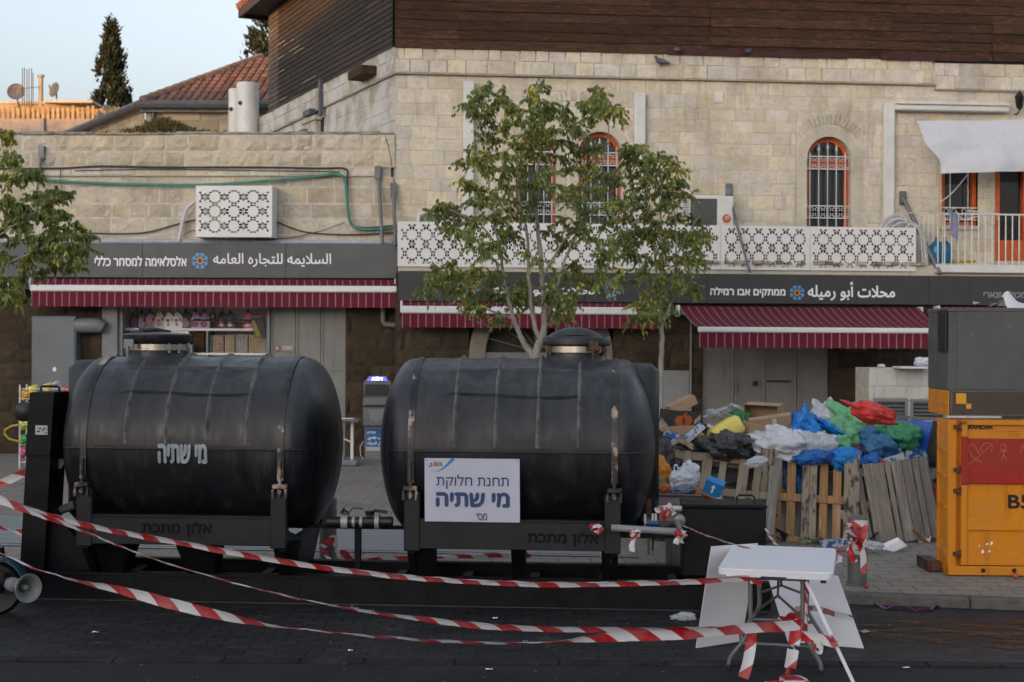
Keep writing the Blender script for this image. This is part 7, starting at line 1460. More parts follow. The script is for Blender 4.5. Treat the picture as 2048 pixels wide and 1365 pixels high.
# ------------------------------------------------------------------ rubbish
heap = MB(); rg = random.Random(12); pts = []; x0, x1 = P(1296, 900, 17).x, P(1872, 900, 17).x; nu, nv = 60, 26
for i in range(nu):
    for j in range(nv):
        u, v = i / (nu - 1), j / (nv - 1); x = x0 + (x1 - x0) * u; y = 16.15 + 2.9 * v
        h = 1.12 * min(1, v * 3.2) ** .7 * (1 - max(0, v - .62) / .38) ** .8 * (.82 + .18 * math.sin(u * 3)) * (1.0 if u > .16 else .75); h += .12 * noise.noise(V((x * 2.2, y * 2.2, 1))) + .05 * noise.noise(V((x * 7, y * 7, 3)))
        pts.append(V((x, y, .09 + max(0, h))))
heap.tint = (.35, .33, .32); heap.grid(pts, nu, nv)
PALC = [(.5, .5, .5), (.3, .2, .12), (.06, .2, .45), (.05, .3, .1), (.4, .05, .05), (.03, .03, .035), (.55, .4, .08), (.12, .12, .13), (.62, .62, .64), (.35, .24, .14)]
for i in range(850):
    p = rg.choice(pts) + V((rg.gauss(0, .06), rg.gauss(0, .06), rg.uniform(-.02, .05))); heap.tint = tuple(x / .5 * rg.uniform(.5, 1.1) for x in rg.choice(PALC)); s = rg.uniform(.04, .13); e1 = V((rg.gauss(0, 1), rg.gauss(0, 1), rg.gauss(0, .6))).normalized() * s; e2 = e1.cross(V((rg.gauss(0, 1), rg.gauss(0, 1), rg.gauss(0, 1)))).normalized() * s * rg.uniform(.3, 1)
    heap.face([p - e1 - e2, p + e1 - e2 * .7, p + e1 * .8 + e2, p - e1 + e2])
heap.tint = (1, 1, 1); tag(heap.build('rubbish_heap', mat('mixed rubbish', (.5, .5, .5), .6, var=.2, sc=9), fix=False), 'mass of loose mixed rubbish under the bags and cartons behind the pallets', 'rubbish', kind='stuff')
def bagmat(n, c, tr=.35, r=.3, c2=None, al=1.0):
    m = mat(n, c, r, c2=c2 or tuple(x * .62 for x in c), sc=5, lo=.3, hi=.7, trans=tr * .6, alpha=al, tint=False, spec=.6); nt = m.node_tree; b = nt.nodes['Principled BSDF']; co = coords(nt); hs = None
    for sc, w_, ds in ((5, .6, 1.2), (13, .4, 1.5), (34, .16, .8)):
        x = noi(nt, co, sc, 3, .5, ds); rd = math_(nt, 'SUBTRACT', 1.0, math_(nt, 'ABSOLUTE', math_(nt, 'SUBTRACT', math_(nt, 'MULTIPLY', x, 4.0), 2.0))); rd = math_(nt, 'MULTIPLY', math_(nt, 'POWER', math_(nt, 'MAXIMUM', rd, 0.0), 2.0), w_); hs = rd if hs is None else math_(nt, 'ADD', hs, rd)
    bn = nt.nodes.new('ShaderNodeBump'); bn.inputs['Strength'].default_value = .55; bn.inputs['Distance'].default_value = .03; nt.links.new(hs, bn.inputs['Height']); nt.links.new(bn.outputs[0], b.inputs['Normal']); b.inputs['Coat Weight'].default_value = .25; b.inputs['Coat Roughness'].default_value = .2; return m
BM = {'black': bagmat('black bag film', (.014, .014, .016), 0, .28, (.022, .022, .025)), 'charcoal': bagmat('charcoal bag film', (.03, .031, .036), 0, .35), 'white': bagmat('white bag film', (.86, .88, .93), .3, .25, (.66, .69, .76)), 'clear': bagmat('clear bag film', (.80, .84, .90), .3, .2, (.60, .64, .70), .78), 'blue': bagmat('blue bag film', (.012, .36, .98), .35, .28, (.008, .12, .50)), 'deep': bagmat('deep blue bag film', (.009, .20, .70), .3, .3, (.006, .07, .35)), 'steel': bagmat('steel blue bag film', (.025, .19, .42), .2, .35, (.015, .09, .22)), 'green': bagmat('light green bag film', (.15, .62, .27), .4, .28, (.25, .50, .28)), 'dgreen': bagmat('dark green bag film', (.03, .33, .13), .25, .3, (.04, .27, .13)), 'red': bagmat('red bag film', (.78, .025, .022), .35, .28, (.72, .08, .07)), 'magenta': bagmat('magenta bag film', (.16, .02, .09), .2), 'orange': bagmat('orange bag film', (.75, .30, .012), .35, .35, (.66, .22, .01)), 'orange2': bagmat('dark orange film', (.66, .17, .01), .3, .35), 'mesh': bagmat('green net', (.16, .22, .07), .2, .6, (.35, .10, .04)), 'greyblue': bagmat('grey blue film', (.20, .25, .36), .3, .3)}
BAGLIST = []
def bag(lab, mk, cx, cy, w_, h_, d, seed, rot=0, dep=.85, wr=.14, tie=None, squash=.0, name='plastic_bag', cat='bag', pinch=0):
    """crumpled film bag; (cx, cy) centre and w_, h_ size in the photograph's pixels at distance d"""
    c = P(cx, cy, d); a, b = w_ / 2 / F * d, h_ / 2 / F * d; dd = min(max(a, b), .42) * dep; nu, nv = 64, 40; so_ = V((seed * 3.7, seed * 1.3, seed * 7.1)); pts = []; cr, sr = math.cos(R(rot)), math.sin(R(rot)); mb = MB()
    for i in range(nv + 1):
        ph = PI * i / nv
        for k in range(nu):
            th = 2 * PI * k / nu; n_ = V((math.sin(ph) * math.cos(th), math.sin(ph) * math.sin(th), math.cos(ph)))
            sq = (abs(n_.x) ** 3 + abs(n_.y) ** 3 + abs(n_.z) ** 3) ** (-1 / 3); r = .8 + .2 * sq
            q_ = n_ * 1.5 + so_; lump = noise.noise(q_) * .34 + noise.noise(q_ * 2.1) * .16
            f1 = 1 - abs(noise.noise(V((n_.x * 3.4, n_.y * 3.4, n_.z * 1.6)) + so_ * 2)) * 2; f2 = 1 - abs(noise.noise(n_ * 7.5 + so_)) * 2; f3 = 1 - abs(noise.noise(n_ * 15 + so_)) * 2
            r *= 1 + lump + wr * .8 * (f1 ** 3 * .8 + f2 * .2 + f3 * .05 - .3)
            if tie is not None:   # gathered neck
                ca = math.cos(R(tie)); sa = math.sin(R(tie)); al = n_.x * ca + n_.z * sa
                if al > .72: e = (al - .72) / .28; r *= 1 - .55 * e + .95 * e ** 6; r *= 1 + .10 * e * math.sin(th * 11 + ph * 7)
            x, y, z = n_.x * a * r, n_.y * dd * r, n_.z * b * r; pts.append(c + V((x * cr - z * sr, y, x * sr + z * cr)))
    mb.grid(pts, nv + 1, nu, closed=True); o_ = mb.build(name, BM[mk], smooth=True, angle=70); tag(o_, lab, cat, 'rubbish bags on the heap'); return o_
bag('bulky black rubbish bag in front of the yellow jerrycan', 'black', 1458, 894, 108, 58, 16.5, 3, -8, .9, .2, 10)
bag('flat black bag left of the bulky black one', 'black', 1382, 903, 92, 40, 16.8, 5, 6, .8, .2)
bag('charcoal bag slumped against the right tank', 'charcoal', 1316, 914, 66, 78, 16.2, 8, 12, .8, .16)
bag('black bag behind the yellow jerrycan', 'black', 1408, 872, 60, 50, 17.0, 11, 0, .9, .2)
bag('small black bag under the jumble at the left of the heap', 'black', 1345, 934, 44, 44, 16.3, 12, 0, .9, .2)
bag('big crumpled milky white bag in the middle of the heap', 'white', 1562, 890, 130, 62, 16.5, 21, -6, .8, .24, 160)
bag('clear crumpled bag right of the big milky white bag', 'clear', 1632, 896, 76, 58, 16.45, 23, 10, .8, .26)
bag('pale clear film spilling over the pallet corner', 'clear', 1512, 924, 44, 20, 15.9, 25, 14, .4, .2)
bag('white film between the milky bag and the cartons', 'clear', 1526, 886, 80, 44, 16.75, 26, 0, .7, .25)
bag('bright blue bag standing up beside the brown cartons', 'blue', 1608, 850, 52, 62, 16.9, 31, -22, .8, .24, 110)
bag('blue twisted end hanging below the bright blue bag', 'blue', 1628, 866, 26, 62, 16.7, 32, 32, .7, .26)
bag('thin blue twisted strip lying across the white film', 'blue', 1664, 858, 76, 16, 16.75, 33, -33, .6, .24)
bag('pale clear bag rising behind the blue bag', 'clear', 1650, 832, 62, 52, 17.3, 35, 30, .7, .24, 100)
bag('white film below the blue bag', 'white', 1612, 880, 56, 36, 16.75, 36, -24, .7, .26)
bag('large light green bag bulging at the top of the heap', 'green', 1716, 848, 118, 72, 17.15, 41, -16, .9, .14, 150)
bag('hanging lower lobe of the large light green bag', 'green', 1690, 876, 46, 66, 16.8, 43, 22, .8, .14)
bag('small green bag under clear film', 'green', 1680, 893, 42, 44, 16.55, 45, 30, .8, .16)
bag('red bag topmost on the heap before the louvres', 'red', 1742, 826, 96, 40, 13.6, 51, -16, .8, .16, 165)
bag('small end of red film at the right of the red bag', 'red', 1788, 843, 24, 16, 17.4, 53, -10, .8, .2)
bag('dark green bag at the right side of the heap', 'dgreen', 1794, 871, 92, 60, 16.9, 55, -6, .85, .16, 170)
bag('steel blue rounded bag below the dark green bag', 'steel', 1758, 893, 66, 50, 16.55, 61, -16, .85, .12)
bag('smaller steel blue bag on top of the rounded one', 'steel', 1738, 872, 40, 34, 16.7, 63, 10, .8, .14)
bag('blue bag flattened on the top edge of the middle pallet, left', 'deep', 1626, 915, 74, 28, 16.2, 65, 6, .6, .22)
bag('blue bag spilling over the middle pallet, centre', 'blue', 1692, 918, 66, 42, 16.25, 67, -8, .6, .2)
bag('blue bag end at the joint of the two right pallets', 'deep', 1742, 923, 40, 30, 16.3, 69, 24, .6, .18)
bag('magenta bag in the shadow between green and steel blue bags', 'magenta', 1712, 904, 34, 26, 16.6, 71, 0, .8, .2)
bag('blue film bulging behind the slots of the middle pallet', 'deep', 1590, 985, 90, 110, 16.55, 73, 0, .4, .2)
bag('green film low behind the slots of the middle pallet', 'dgreen', 1580, 1045, 90, 70, 16.5, 74, 0, .4, .2)
bag('dark green film behind the grey pallet boards', 'dgreen', 1770, 1010, 100, 110, 16.6, 75, 0, .4, .15)
bag('orange yellow folded bag at the left foot of the heap', 'orange', 1322, 940, 38, 54, 15.5, 81, 32, .4, .09)
bag('white carrier bag with green contents, handles up, left of two', 'white', 1361, 958, 46, 36, 15.35, 83, -6, .8, .14)
bag('white carrier bag with handles up, right of two', 'white', 1378, 950, 42, 52, 15.45, 85, 10, .7, .14)
bag('green net bag of vegetables at the left foot of the heap', 'mesh', 1314, 970, 46, 32, 15.4, 87, -16, .8, .12)
bag('small orange twisted bag below the white carrier bags', 'orange2', 1330, 977, 20, 18, 15.1, 89, 0, .9, .26)
bag('small orange twisted bag on the corner of the long carton', 'orange2', 1399, 987, 17, 20, 15.1, 91, 0, .9, .26)
bag('grey blue flat bag lying in the long carton', 'greyblue', 1366, 981, 42, 20, 15.15, 93, 6, .8, .2)
bag('red bag low beside the arrow carton', 'red', 1414, 1003, 34, 24, 15.2, 94, 0, .7, .2)
bag('crumpled scrap of white film beside the black box handle', 'white', 1438, 1006, 22, 18, 15.0, 95, 0, .8, .3)
bag('crumpled clear bag lying on the road by the skid', 'clear', 1366, 1236, 50, 17, 12.0, 97, 4, .8, .3)
hb = MB()
for cx, cy, s in ((1352, 944, 1), (1373, 941, -1)):
    q = catmull([P(cx + s * dx, cy + dy, 15.4) for dx, dy in ((-5, 12), (-4, 0), (-3, -11), (0, -14), (3, -10), (4, 2), (4, 12))], 5); hb.tube(q, .010, 5, flat=2.2)
hb.build('handles', BM['white'], [o for o in bpy.data.objects if o.get('label', '').startswith('white carrier bag with handles up')][0], smooth=True)
def carton(lab, cx, cy, d, w_, h_, dp, rx=0, ry=0, rz=0, m=None, open_='top', flap=0, name='cardboard_box', face=None):
    """open carton: w_ x dp x h_ metres, centred on pixel (cx, cy) at distance d"""
    c = P(cx, cy, d); Mx = Matrix.Translation(c) @ Matrix.Rotation(R(rz), 4, 'Z') @ Matrix.Rotation(R(rx), 4, 'X') @ Matrix.Rotation(R(ry), 4, 'Y'); L = local(Mx); a, b, e = w_ / 2, dp / 2, h_ / 2; k = .006; m = m or M['card']
    t = thing(name, lab, 'carton', Mx.to_translation() - V((0, 0, h_ / 2)), 'cartons on the rubbish heap'); mb = MB()
    if open_ != 'top': mb.box(-a, a, -b, b, e - k, e, L)
    mb.box(-a, a, -b, b, -e, -e + k, L)
    if open_ != 'front': mb.box(-a, a, -b, -b + k, -e + k, e - k * (open_ != 'top'), L)
    mb.box(-a, a, b - k, b, -e + k, e - k * (open_ != 'top'), L); mb.box(-a, -a + k, -b + k, b - k, -e + k, e - k, L); mb.box(a - k, a, -b + k, b - k, -e + k, e - k, L); mb.build('box', m, t)
    if flap:
        mb = MB()
        for sx in (-1, 1): p = [L(sx * a, -b, e), L(sx * a, b, e), L(sx * (a + flap * .75), b * .96, e + flap * .55), L(sx * (a + flap * .75), -b * .96, e + flap * .55)]; mb.face(p); mb.face([q + V((0, 0, .005)) for q in p])
        mb.build('flap', m, t)
    return t, L, a, b, e
DK = mat('dark printed card', (.022, .023, .024), .55, var=.2, sc=6); FRU = mat('orange fruit print', (.42, .10, .015), .6, c2=(.25, .05, .01), sc=9)
t, L, a, b, e = carton('dark carton printed with orange fruit at the left of the heap', 1358, 838, 17.0, .40, .20, .30, 0, 5, 10, DK)
for (x, z, r_) in ((-.03, -.02, .062), (.055, -.005, .06)):
    mb = MB(); mb.disc(x, z, r_, -b - .002, L, 22, 1.1); mb.build('fruit_print', FRU, t)
mb = MB(); mb.prism([(-.01, .03), (.03, .09), (.05, .09), (.02, .03)], -b - .0015, -b - .001, L); mb.disc(.02, 0.0, .06, a + .002, lambda x, y, z: L(y, x, z), 18) if False else None; mb.build('fruit_print', FRU, t)
carton('pale brown carton tipped into the dark fruit carton', 1362, 810, 17.15, .34, .11, .22, 0, -24, 12, M['card'], 'none')
carton('brown carton lying open towards the street at the top of the heap', 1527, 830, 17.3, .42, .27, .30, 4, 2, -24, M['card'], 'front')
t, L, a, b, e = carton('flattened brown carton with a strip of white packing tape', 1540, 848, 16.95, .50, .19, .08, 20, -9, 4, M['card'], 'none'); mb = MB(); mb.box(.02, .07, -b - .0025, -b - .0005, -e, e * .8, L); mb.build('packing_tape', bc('white packing tape', (.5, .5, .5)), t)
carton('brown carton under the flattened one', 1508, 858, 16.85, .22, .12, .2, 10, 12, 18, M['card'], 'none')
carton('torn brown carton below the dark fruit carton', 1362, 857, 16.8, .32, .12, .25, 10, -4, -8, M['card'], 'top', .1)
carton('brown carton at the left end of the heap', 1312, 872, 16.9, .28, .16, .25, 12, 24, 20, mat('dull brown card', (.17, .11, .07), .85, var=.2), 'top', .1)
LIL = mat('lilac brown card', (.27, .195, .165), .8, var=.1); t, L, a, b, e = carton('long low carton with a purple rim in front of the heap', 1344, 1010, 15.0, .56, .27, .4, 0, 1.5, 3, LIL, 'top'); mb = MB(); mb.box(-a - .002, a + .002, -b - .003, -b - .0005, e - .035, e - .012, L); mb.build('purple_rim', bc('purple print', (.045, .025, .09)), t)
BLC = mat('sky blue card', (.012, .22, .55), .5, var=.1); t, L, a, b, e = carton('sky blue carton with a white upward arrow', 1428, 974, 15.05, .19, .15, .14, 14, 22, -20, BLC, 'none', name='arrow_carton'); mb = MB(); mb.prism([(-.008, -.05), (.012, -.05), (.012, .015), (.028, .015), (.002, .05), (-.024, .015), (-.008, .015)], -b - .003, -b - .001, L); mb.build('arrow_print', M['letters'], t); mb = MB(); mb.box(-a, a, -b - .02, -b + .0, -e - .012, -e - .002, L); mb.build('white_flap', M['card'], t)
BCP = mat('blue printed card', (.02, .10, .30), .5, c2=(.45, .47, .52), sc=14, lo=.5, hi=.56, stain=(.25, .04, .04), ssc=9, slo=.66, shi=.7, tint=False); WCP = mat('white blue printed card', (.5, .52, .58), .5, c2=(.03, .12, .35), sc=10, lo=.5, hi=.55, tint=False)
carton('blue and white printed packet left of the yellow jerrycan', 1350, 872, 16.5, .25, .07, .12, 0, 14, 6, BCP, 'none'); carton('blue white and orange striped packet leaning left of the jerrycan', 1388, 866, 16.6, .28, .09, .06, 0, -42, 0, WCP, 'none'); carton('printed fruit carton at the right end of the heap, blue edged', 1820, 918, 16.5, .34, .12, .25, 8, -14, 10, BCP, 'top'); carton('printed carton torn open below the steel blue bag', 1780, 916, 16.45, .30, .09, .22, 10, -18, -6, WCP, 'top'); carton('dark printed carton squeezed behind the grey pallet', 1790, 936, 16.4, .30, .10, .2, 0, 6, 0, BCP, 'none'); carton('orange packet beside the green scrap left of the jerrycan', 1400, 876, 16.55, .12, .05, .05, 0, -48, 0, bc('orange print', (.55, .25, .04)), 'none'); carton('small red carton at the left end of the heap', 1306, 848, 17.1, .08, .08, .1, 0, 3, 0, bc('red card', (.4, .02, .03)), 'none')
jc = thing('jerrycan', 'yellow plastic jerrycan lying on its side among black bags', 'jerrycan', P(1451, 885, 16.7)); Mx = Matrix.Translation(P(1452, 863, 16.7)) @ Matrix.Rotation(R(32), 4, 'Z') @ Matrix.Rotation(R(-26), 4, 'Y') @ Matrix.Rotation(R(-14), 4, 'X'); L = local(Mx); YC = mat('yellow plastic', (.80, .66, .13), .4, var=.1, sc=4)
mb = MB(); mb.box(-.21, .2, -.13, .13, -.115, .115, L, .04); mb.build('body', YC, jc, smooth=True, angle=60); mb = MB()
for i in range(4): mb.box(-.222, -.208, -.09, .09, -.085 + i * .045, -.062 + i * .045, L, .006)
mb.box(-.222, -.208, -.1, -.085, -.085, .085, L, .004); mb.build('moulded_base', YC, jc); mb = MB(); mb.lathe([(.03, .19), (.03, .24), (.02, .25)], 12, lambda x, y, z: L(z, x + .06, y)); mb.build('cap', YC, jc)
def flat(lab, name, pts, d_list, m, th=.012, cat='board'):
    mb = MB(); c = [P(x, y, d) for (x, y), d in zip(pts, d_list)]; k = V((0, th, 0)); n = len(c); mb.faces(c + [p + k for p in c], [list(range(n)), list(range(n, 2 * n))[::-1]] + [[i, (i + 1) % n, n + (i + 1) % n, n + i] for i in range(n)]); return tag(mb.build(name, m), lab, cat)
flat('bright blue board standing at the right end of the heap', 'blue_board', [(1790, 838), (1864, 844), (1856, 905), (1848, 936), (1796, 936)], [17.3, 17.0, 16.9, 16.8, 17.2], bc('blue board', (.015, .11, .50)), .01); flat('brown fibre board beside the bright blue board', 'brown_board', [(1866, 842), (1882, 844), (1880, 936), (1848, 936)], [17.0, 16.6, 16.5, 16.75], mat('brown fibre board', (.055, .035, .022), .8, var=.3), .015); flat('pale plank along the top of the blue board', 'plank', [(1780, 829), (1882, 838), (1882, 843), (1780, 836)], [13.6, 17.2, 17.2, 13.6], mat('pale plank', (.35, .31, .26), .8), .05, 'plank')
def crate(lab, px, py, d, m): 
    c = P(px, py, d); mb = MB(); mb.box(c.x - .12, c.x + .12, c.y - .1, c.y + .1, c.z - .1, c.z + .1, b=.02); 
    for k in range(4): mb.box(c.x - .125, c.x + .125, c.y - .105, c.y + .105, c.z - .08 + k * .045, c.z - .065 + k * .045)
    tag(mb.build('crate', m), lab, 'crate')
crate('green plastic crate left of the open brown carton', 1480, 838, 17.4, bc('green crate', (.02, .19, .07)))
def trays(lab, cx, cy, d, seed, m, n=3, s=.13):
    rg = random.Random(seed); mb = MB(); c = P(cx, cy, d)
    for i in range(n):
        q = c + V((rg.gauss(0, s * .5), rg.gauss(0, .05), i * .02)); L = local(Matrix.Translation(q) @ Matrix.Rotation(rg.uniform(-.5, .5), 4, 'X') @ Matrix.Rotation(rg.uniform(-.5, .5), 4, 'Y') @ Matrix.Rotation(rg.uniform(0, 3), 4, 'Z')); a, b, h = s * .6, s * .4, .03
        vs = [L(x * k, y * k, z) for k, z in ((1, h), (.8, 0)) for x, y in ((-a, -b), (a, -b), (a, b), (-a, b))]; mb.faces(vs, [(0, 1, 5, 4), (1, 2, 6, 5), (2, 3, 7, 6), (3, 0, 4, 7), (4, 5, 6, 7)])
    tag(mb.build('plastic_tray', m, fix=False), lab, 'tray', 'plastic trays thrown away')
CLR = mat('clear tray plastic', (.5, .52, .54), .2, alpha=.7, tint=False)
trays('clear plastic trays lying above the jerrycan, left group', 1418, 838, 17.2, 3, CLR, 4); trays('clear plastic trays lying above the jerrycan, right group', 1446, 832, 17.3, 5, CLR, 4, .16); trays('white plastic tray on the pavement before the grey pallet', 1796, 1097, 15.4, 7, M['letters'], 1, .28); trays('silver tray scrap at the top of the green crate', 1478, 822, 17.35, 8, CLR, 3, .1)
carton('blue and white packet on the pavement at the foot of the middle pallet', 1672, 1086, 15.3, .34, .06, .12, 0, -4, 8, WCP, 'none'); bag('clear film on the pavement beside the taped bollard', 'clear', 1748, 1092, 36, 18, 15.2, 99, -6, .7, .26)
mb = MB(); c = P(1642, 1090, 15.4)
for i in range(50): leaf(mb, c + V((rnd.gauss(0, .07), rnd.gauss(0, .05), abs(rnd.gauss(0, .02)))), V((rnd.gauss(0, 1), rnd.gauss(0, 1), .4)), .07, .02, rnd, (1, 1, 1))
tag(mb.build('vegetable_leaves', mat('wilted leaves', (.09, .13, .04), .7, trans=.2), fix=False), 'wilted green leaves on the pavement under the middle pallet', 'leaves', kind='stuff')
def fruit(lab, px, py, d, r_, m):
    c = P(px, py, d); mb = MB(); mb.lathe([(.001, -r_)] + [(r_ * math.sin(PI * k / 10), -r_ * math.cos(PI * k / 10)) for k in range(1, 10)] + [(r_ * .2, r_ * .85)], 14, local(Matrix.Translation(c))); tag(mb.build('fruit', m, smooth=True), lab, 'fruit')
RF = bc('red fruit', (.30, .02, .02)); fruit('red fruit on the louvre ledge', 1811, 836, 17.35, .036, RF); fruit('small red fruit lying by the base of the taped bollard', 1732, 1173, 13.0, .022, RF); g = G(2031, 1155, .09); fruit('orange fruit lying at the foot of the yellow baler', 2031, 1152, g.y - .1, .03, bc('orange fruit', (.40, .09, .02)))
rb = thing('paper_stack', 'stack of papers lying on top of the tiled counter', 'papers', P(1820, 735, 23.2)); q = P(1845, 724, 23.2); mb = MB(); c = P(1800, 735, 23.2); mb.box(c.x - .05, c.x + .5, 23.0, 23.5, ztop + .002, ztop + .035, b=.005); mb.build('papers', M['board_white'], rb)
bag('crumpled white bag on the tiled counter beside the hopper', 'white', 1846, 725, 32, 20, 23.1, 101, 0, .8, .2); mb = MB(); bag('small crumpled white scrap at the left end of the tiled counter', 'white', 1762, 733, 14, 8, 23.2, 103, 0, .8, .3)
LIT = [bc('scrap white', (.62, .62, .64)), bc('scrap brown', (.30, .20, .12)), bc('scrap blue', (.03, .16, .45)), bc('scrap red', (.45, .04, .04)), bc('scrap yellow', (.6, .42, .06))]
for i, (x, y, d, k, w_, h, nm) in enumerate(((1330, 858, 16.6, 1, .17, .12, 'brown card scrap left of the blue packet'), (1424, 858, 16.9, 0, .14, .09, 'white scrap behind the jerrycan'), (1470, 846, 17.0, 3, .06, .1, 'small red packet by the green crate'), (1336, 902, 16.15, 2, .12, .05, 'blue scrap among the black bags'), (1560, 872, 16.5, 0, .15, .06, 'white scrap on the flattened carton'), (1770, 928, 16.2, 3, .12, .05, 'red scrap over the grey pallet'), (1836, 932, 16.25, 0, .1, .06, 'white scrap at the right end of the grey pallet'), (1388, 1000, 14.95, 4, .08, .05, 'yellow scrap in the long carton corner'), (1310, 884, 16.3, 4, .1, .06, 'yellow packet at the left end of the heap'), (1372, 886, 16.4, 1, .2, .07, 'torn brown card over the flat black bag'))):
    c = P(x, y, d); rg = random.Random(i + 40); e1 = V((rg.uniform(.6, 1), rg.uniform(-.3, .3), rg.uniform(-.5, .5))).normalized() * w_ / 2; e2 = V((rg.uniform(-.3, .3), rg.uniform(.2, .6), 1)).normalized() * h / 2; mb = MB(); pts = []
    for a in range(5):
        for b in range(4): pts.append(c + e1 * (a / 2 - 1) + e2 * (b / 1.5 - 1) + V((0, rg.gauss(0, .008), rg.gauss(0, .006))))
    mb.grid(pts, 5, 4); tag(mb.build('litter_scrap', LIT[k], fix=False), nm, 'litter', 'loose scraps on the heap')
# litter on road
mb = MB(); q = [G(x, y, .01) for x, y in ((1750, 1211), (1775, 1218), (1800, 1218), (1830, 1222), (1855, 1222), (1872, 1216), (1886, 1208))]; f = catmull(q, 8); mb.tube([p + V((0, 0, .012 + .012 * math.sin(i * .7))) for i, p in enumerate(f)], .008, 4, flat=2.5); tag(mb.build('ribbon', bc('purple ribbon', (.16, .05, .16))), 'purple ribbon lying on the road before the kerb', 'ribbon')
def wrapper(lab, px, py, s, m, seed):
    rg = random.Random(seed); g = G(px, py, .008); mb = MB(); pts = []
    for i in range(5):
        for j in range(4): pts.append(g + V(((i / 4 - .5) * s + rg.gauss(0, s * .06), (j / 3 - .5) * s * .6 + rg.gauss(0, s * .05), .004 + abs(rg.gauss(0, s * .1)))))
    mb.grid(pts, 5, 4); tag(mb.build('wrapper', m, fix=False), lab, 'wrapper', 'scraps lying on the road')
wrapper('violet and yellow wrapper lying before the skid', 704, 1221, .12, mat('violet foil', (.05, .02, .18), .3, c2=(.45, .35, .06), sc=30, lo=.55, hi=.6), 2); wrapper('white scrap in front of the middle of the skid', 990, 1238, .05, M['letters'], 3); wrapper('white scrap on the road below the lowest tape at left', 190, 1266, .05, M['letters'], 4); wrapper('white scrap below the right end of the lowest tape', 1051, 1284, .03, M['letters'], 5); wrapper('pale flat scrap right of the violet wrapper', 740, 1224, .07, M['letters_grey'], 6); wrapper('white scrap on the border stones at centre', 978, 1340, .05, M['letters'], 7); wrapper('white scrap left on the border stones', 701, 1303, .04, M['letters'], 8); wrapper('pale scrap right of the table on the setts', 1732, 1266, .09, M['letters_grey'], 9); wrapper('white scrap on the pavement before the yellow baler', 1838, 1148, .12, M['letters'], 10); wrapper('white scrap on the setts near the right bottom', 1812, 1337, .05, M['letters'], 11)
mb = MB(); rg = random.Random(31)
for i in range(170):
    px, py = rg.uniform(0, 2048), 1215 + 150 * rg.random() ** .8; g = G(px, py, .006); s = rg.uniform(.004, .014) ; k = rg.uniform(.15, .6); mb.tint = (k, k * .97, k * .9); mb.face([g + V((-s, -s * .6, .002)), g + V((s, -s * .5, .003)), g + V((s * .7, s * .8, .006)), g + V((-s * .6, s, .003))])
mb.tint = (1, 1, 1); tag(mb.build('road_grit', mat('grit', (.30, .28, .25), .9), fix=False), 'small pale grit and crumbs scattered over the road', 'grit', kind='stuff')
m_, nt_, b_ = newmat('orange stain'); nz = noi(nt_, coords(nt_, (1, 2.2, 1)), 2.6, 7, .7); tr = nt_.nodes.new('ShaderNodeBsdfTransparent'); ms = nt_.nodes.new('ShaderNodeMixShader'); b_.inputs['Base Color'].default_value = (.085, .036, .012, 1); b_.inputs['Roughness'].default_value = .45; nt_.links.new(maprange(nt_, nz, .46, .57, 0, .75), ms.inputs[0]); nt_.links.new(tr.outputs[0], ms.inputs[1]); nt_.links.new(b_.outputs[0], ms.inputs[2]); nt_.links.new(ms.outputs[0], nt_.nodes['Material Output'].inputs[0])
g = G(1965, 1265, .010); mb = MB(); mb.face([g + V((1.1 * math.cos(2 * PI * k / 24) * (1 + .2 * math.sin(k * 2.1)), .55 * math.sin(2 * PI * k / 24) * (1 + .2 * math.cos(k * 1.7)), 0)) for k in range(24)]); tag(mb.build('stain', m_), 'orange brown stain on the setts at lower right', 'stain', kind='stuff')

# ------------------------------------------------------------------ scooter edge and horn loudspeaker at lower left
g = G(-40, 1212, 0); scd = g.y - .35; sct = thing('motor_scooter', 'dark blue motor scooter just entering the picture at lower left', 'scooter', V((g.x, scd, 0))); X0 = P(0, 1150, scd).x
mb = MB(); c = V((X0 - .02, scd, .22)); mb.lathe([(.14, -.05), (.2, -.055), (.22, -.03), (.225, 0), (.22, .03), (.2, .055), (.14, .05)], 32, local(Matrix.Translation(c) @ Matrix.Rotation(R(90), 4, 'X'))); wh = mb.build('wheel', M['black'], sct, smooth=True, angle=50); mb = MB(); mb.lathe([(.02, -.06), (.05, -.03), (.13, -.02), (.14, .02), (.05, .04), (.02, .06)], 20, local(Matrix.Translation(c) @ Matrix.Rotation(R(90), 4, 'X'))); mb.build('rim', M['leg'], wh)
mb = MB(); BL = mat('dark blue scooter paint', (.014, .04, .075), .25, var=.2, coat=.4); rows = []
for i in range(13):
    a = R(15 + 150 * i / 12)
    for r_, y in ((.25, -.09), (.275, -.05), (.28, 0), (.275, .05), (.25, .09)): rows.append(c + V((r_ * math.cos(a), y, r_ * math.sin(a))))
mb.grid(rows, 13, 5); mb.box(c.x - 1.2, c.x - .2, scd - .16, scd + .16, .25, .62, b=.06); mb.tube([c + V((-.05, 0, .2)), c + V((-.2, 0, .62)), c + V((-.3, 0, .95))], .05, 10); mb.build('body_panel', BL, sct, smooth=True, angle=60)
mb = MB(); mb.box(c.x - 1.2, c.x - .35, scd - .15, scd + .15, .62, .72, b=.05); mb.tube([c + V((.0, -.1, .34)), c + V((.08, -.08, .30)), c + V((.06, -.1, .36))], .03, 8); mb.build('seat', M['black'], sct, smooth=True); mb = MB(); mb.lathe([(.001, -.085), (.06, -.07), (.1, -.02), (.11, .04), (.09, .1), (.001, .12)], 20, local(Matrix.Translation(c + V((.05, -.2, .06))))); mb.build('side_case', M['black'], sct, smooth=True); mb = MB(); mb.tube([c + V((-.3, -.3, .95)), c + V((-.3, .3, .95))], .016, 8); mb.build('handlebar', M['leg'], sct)
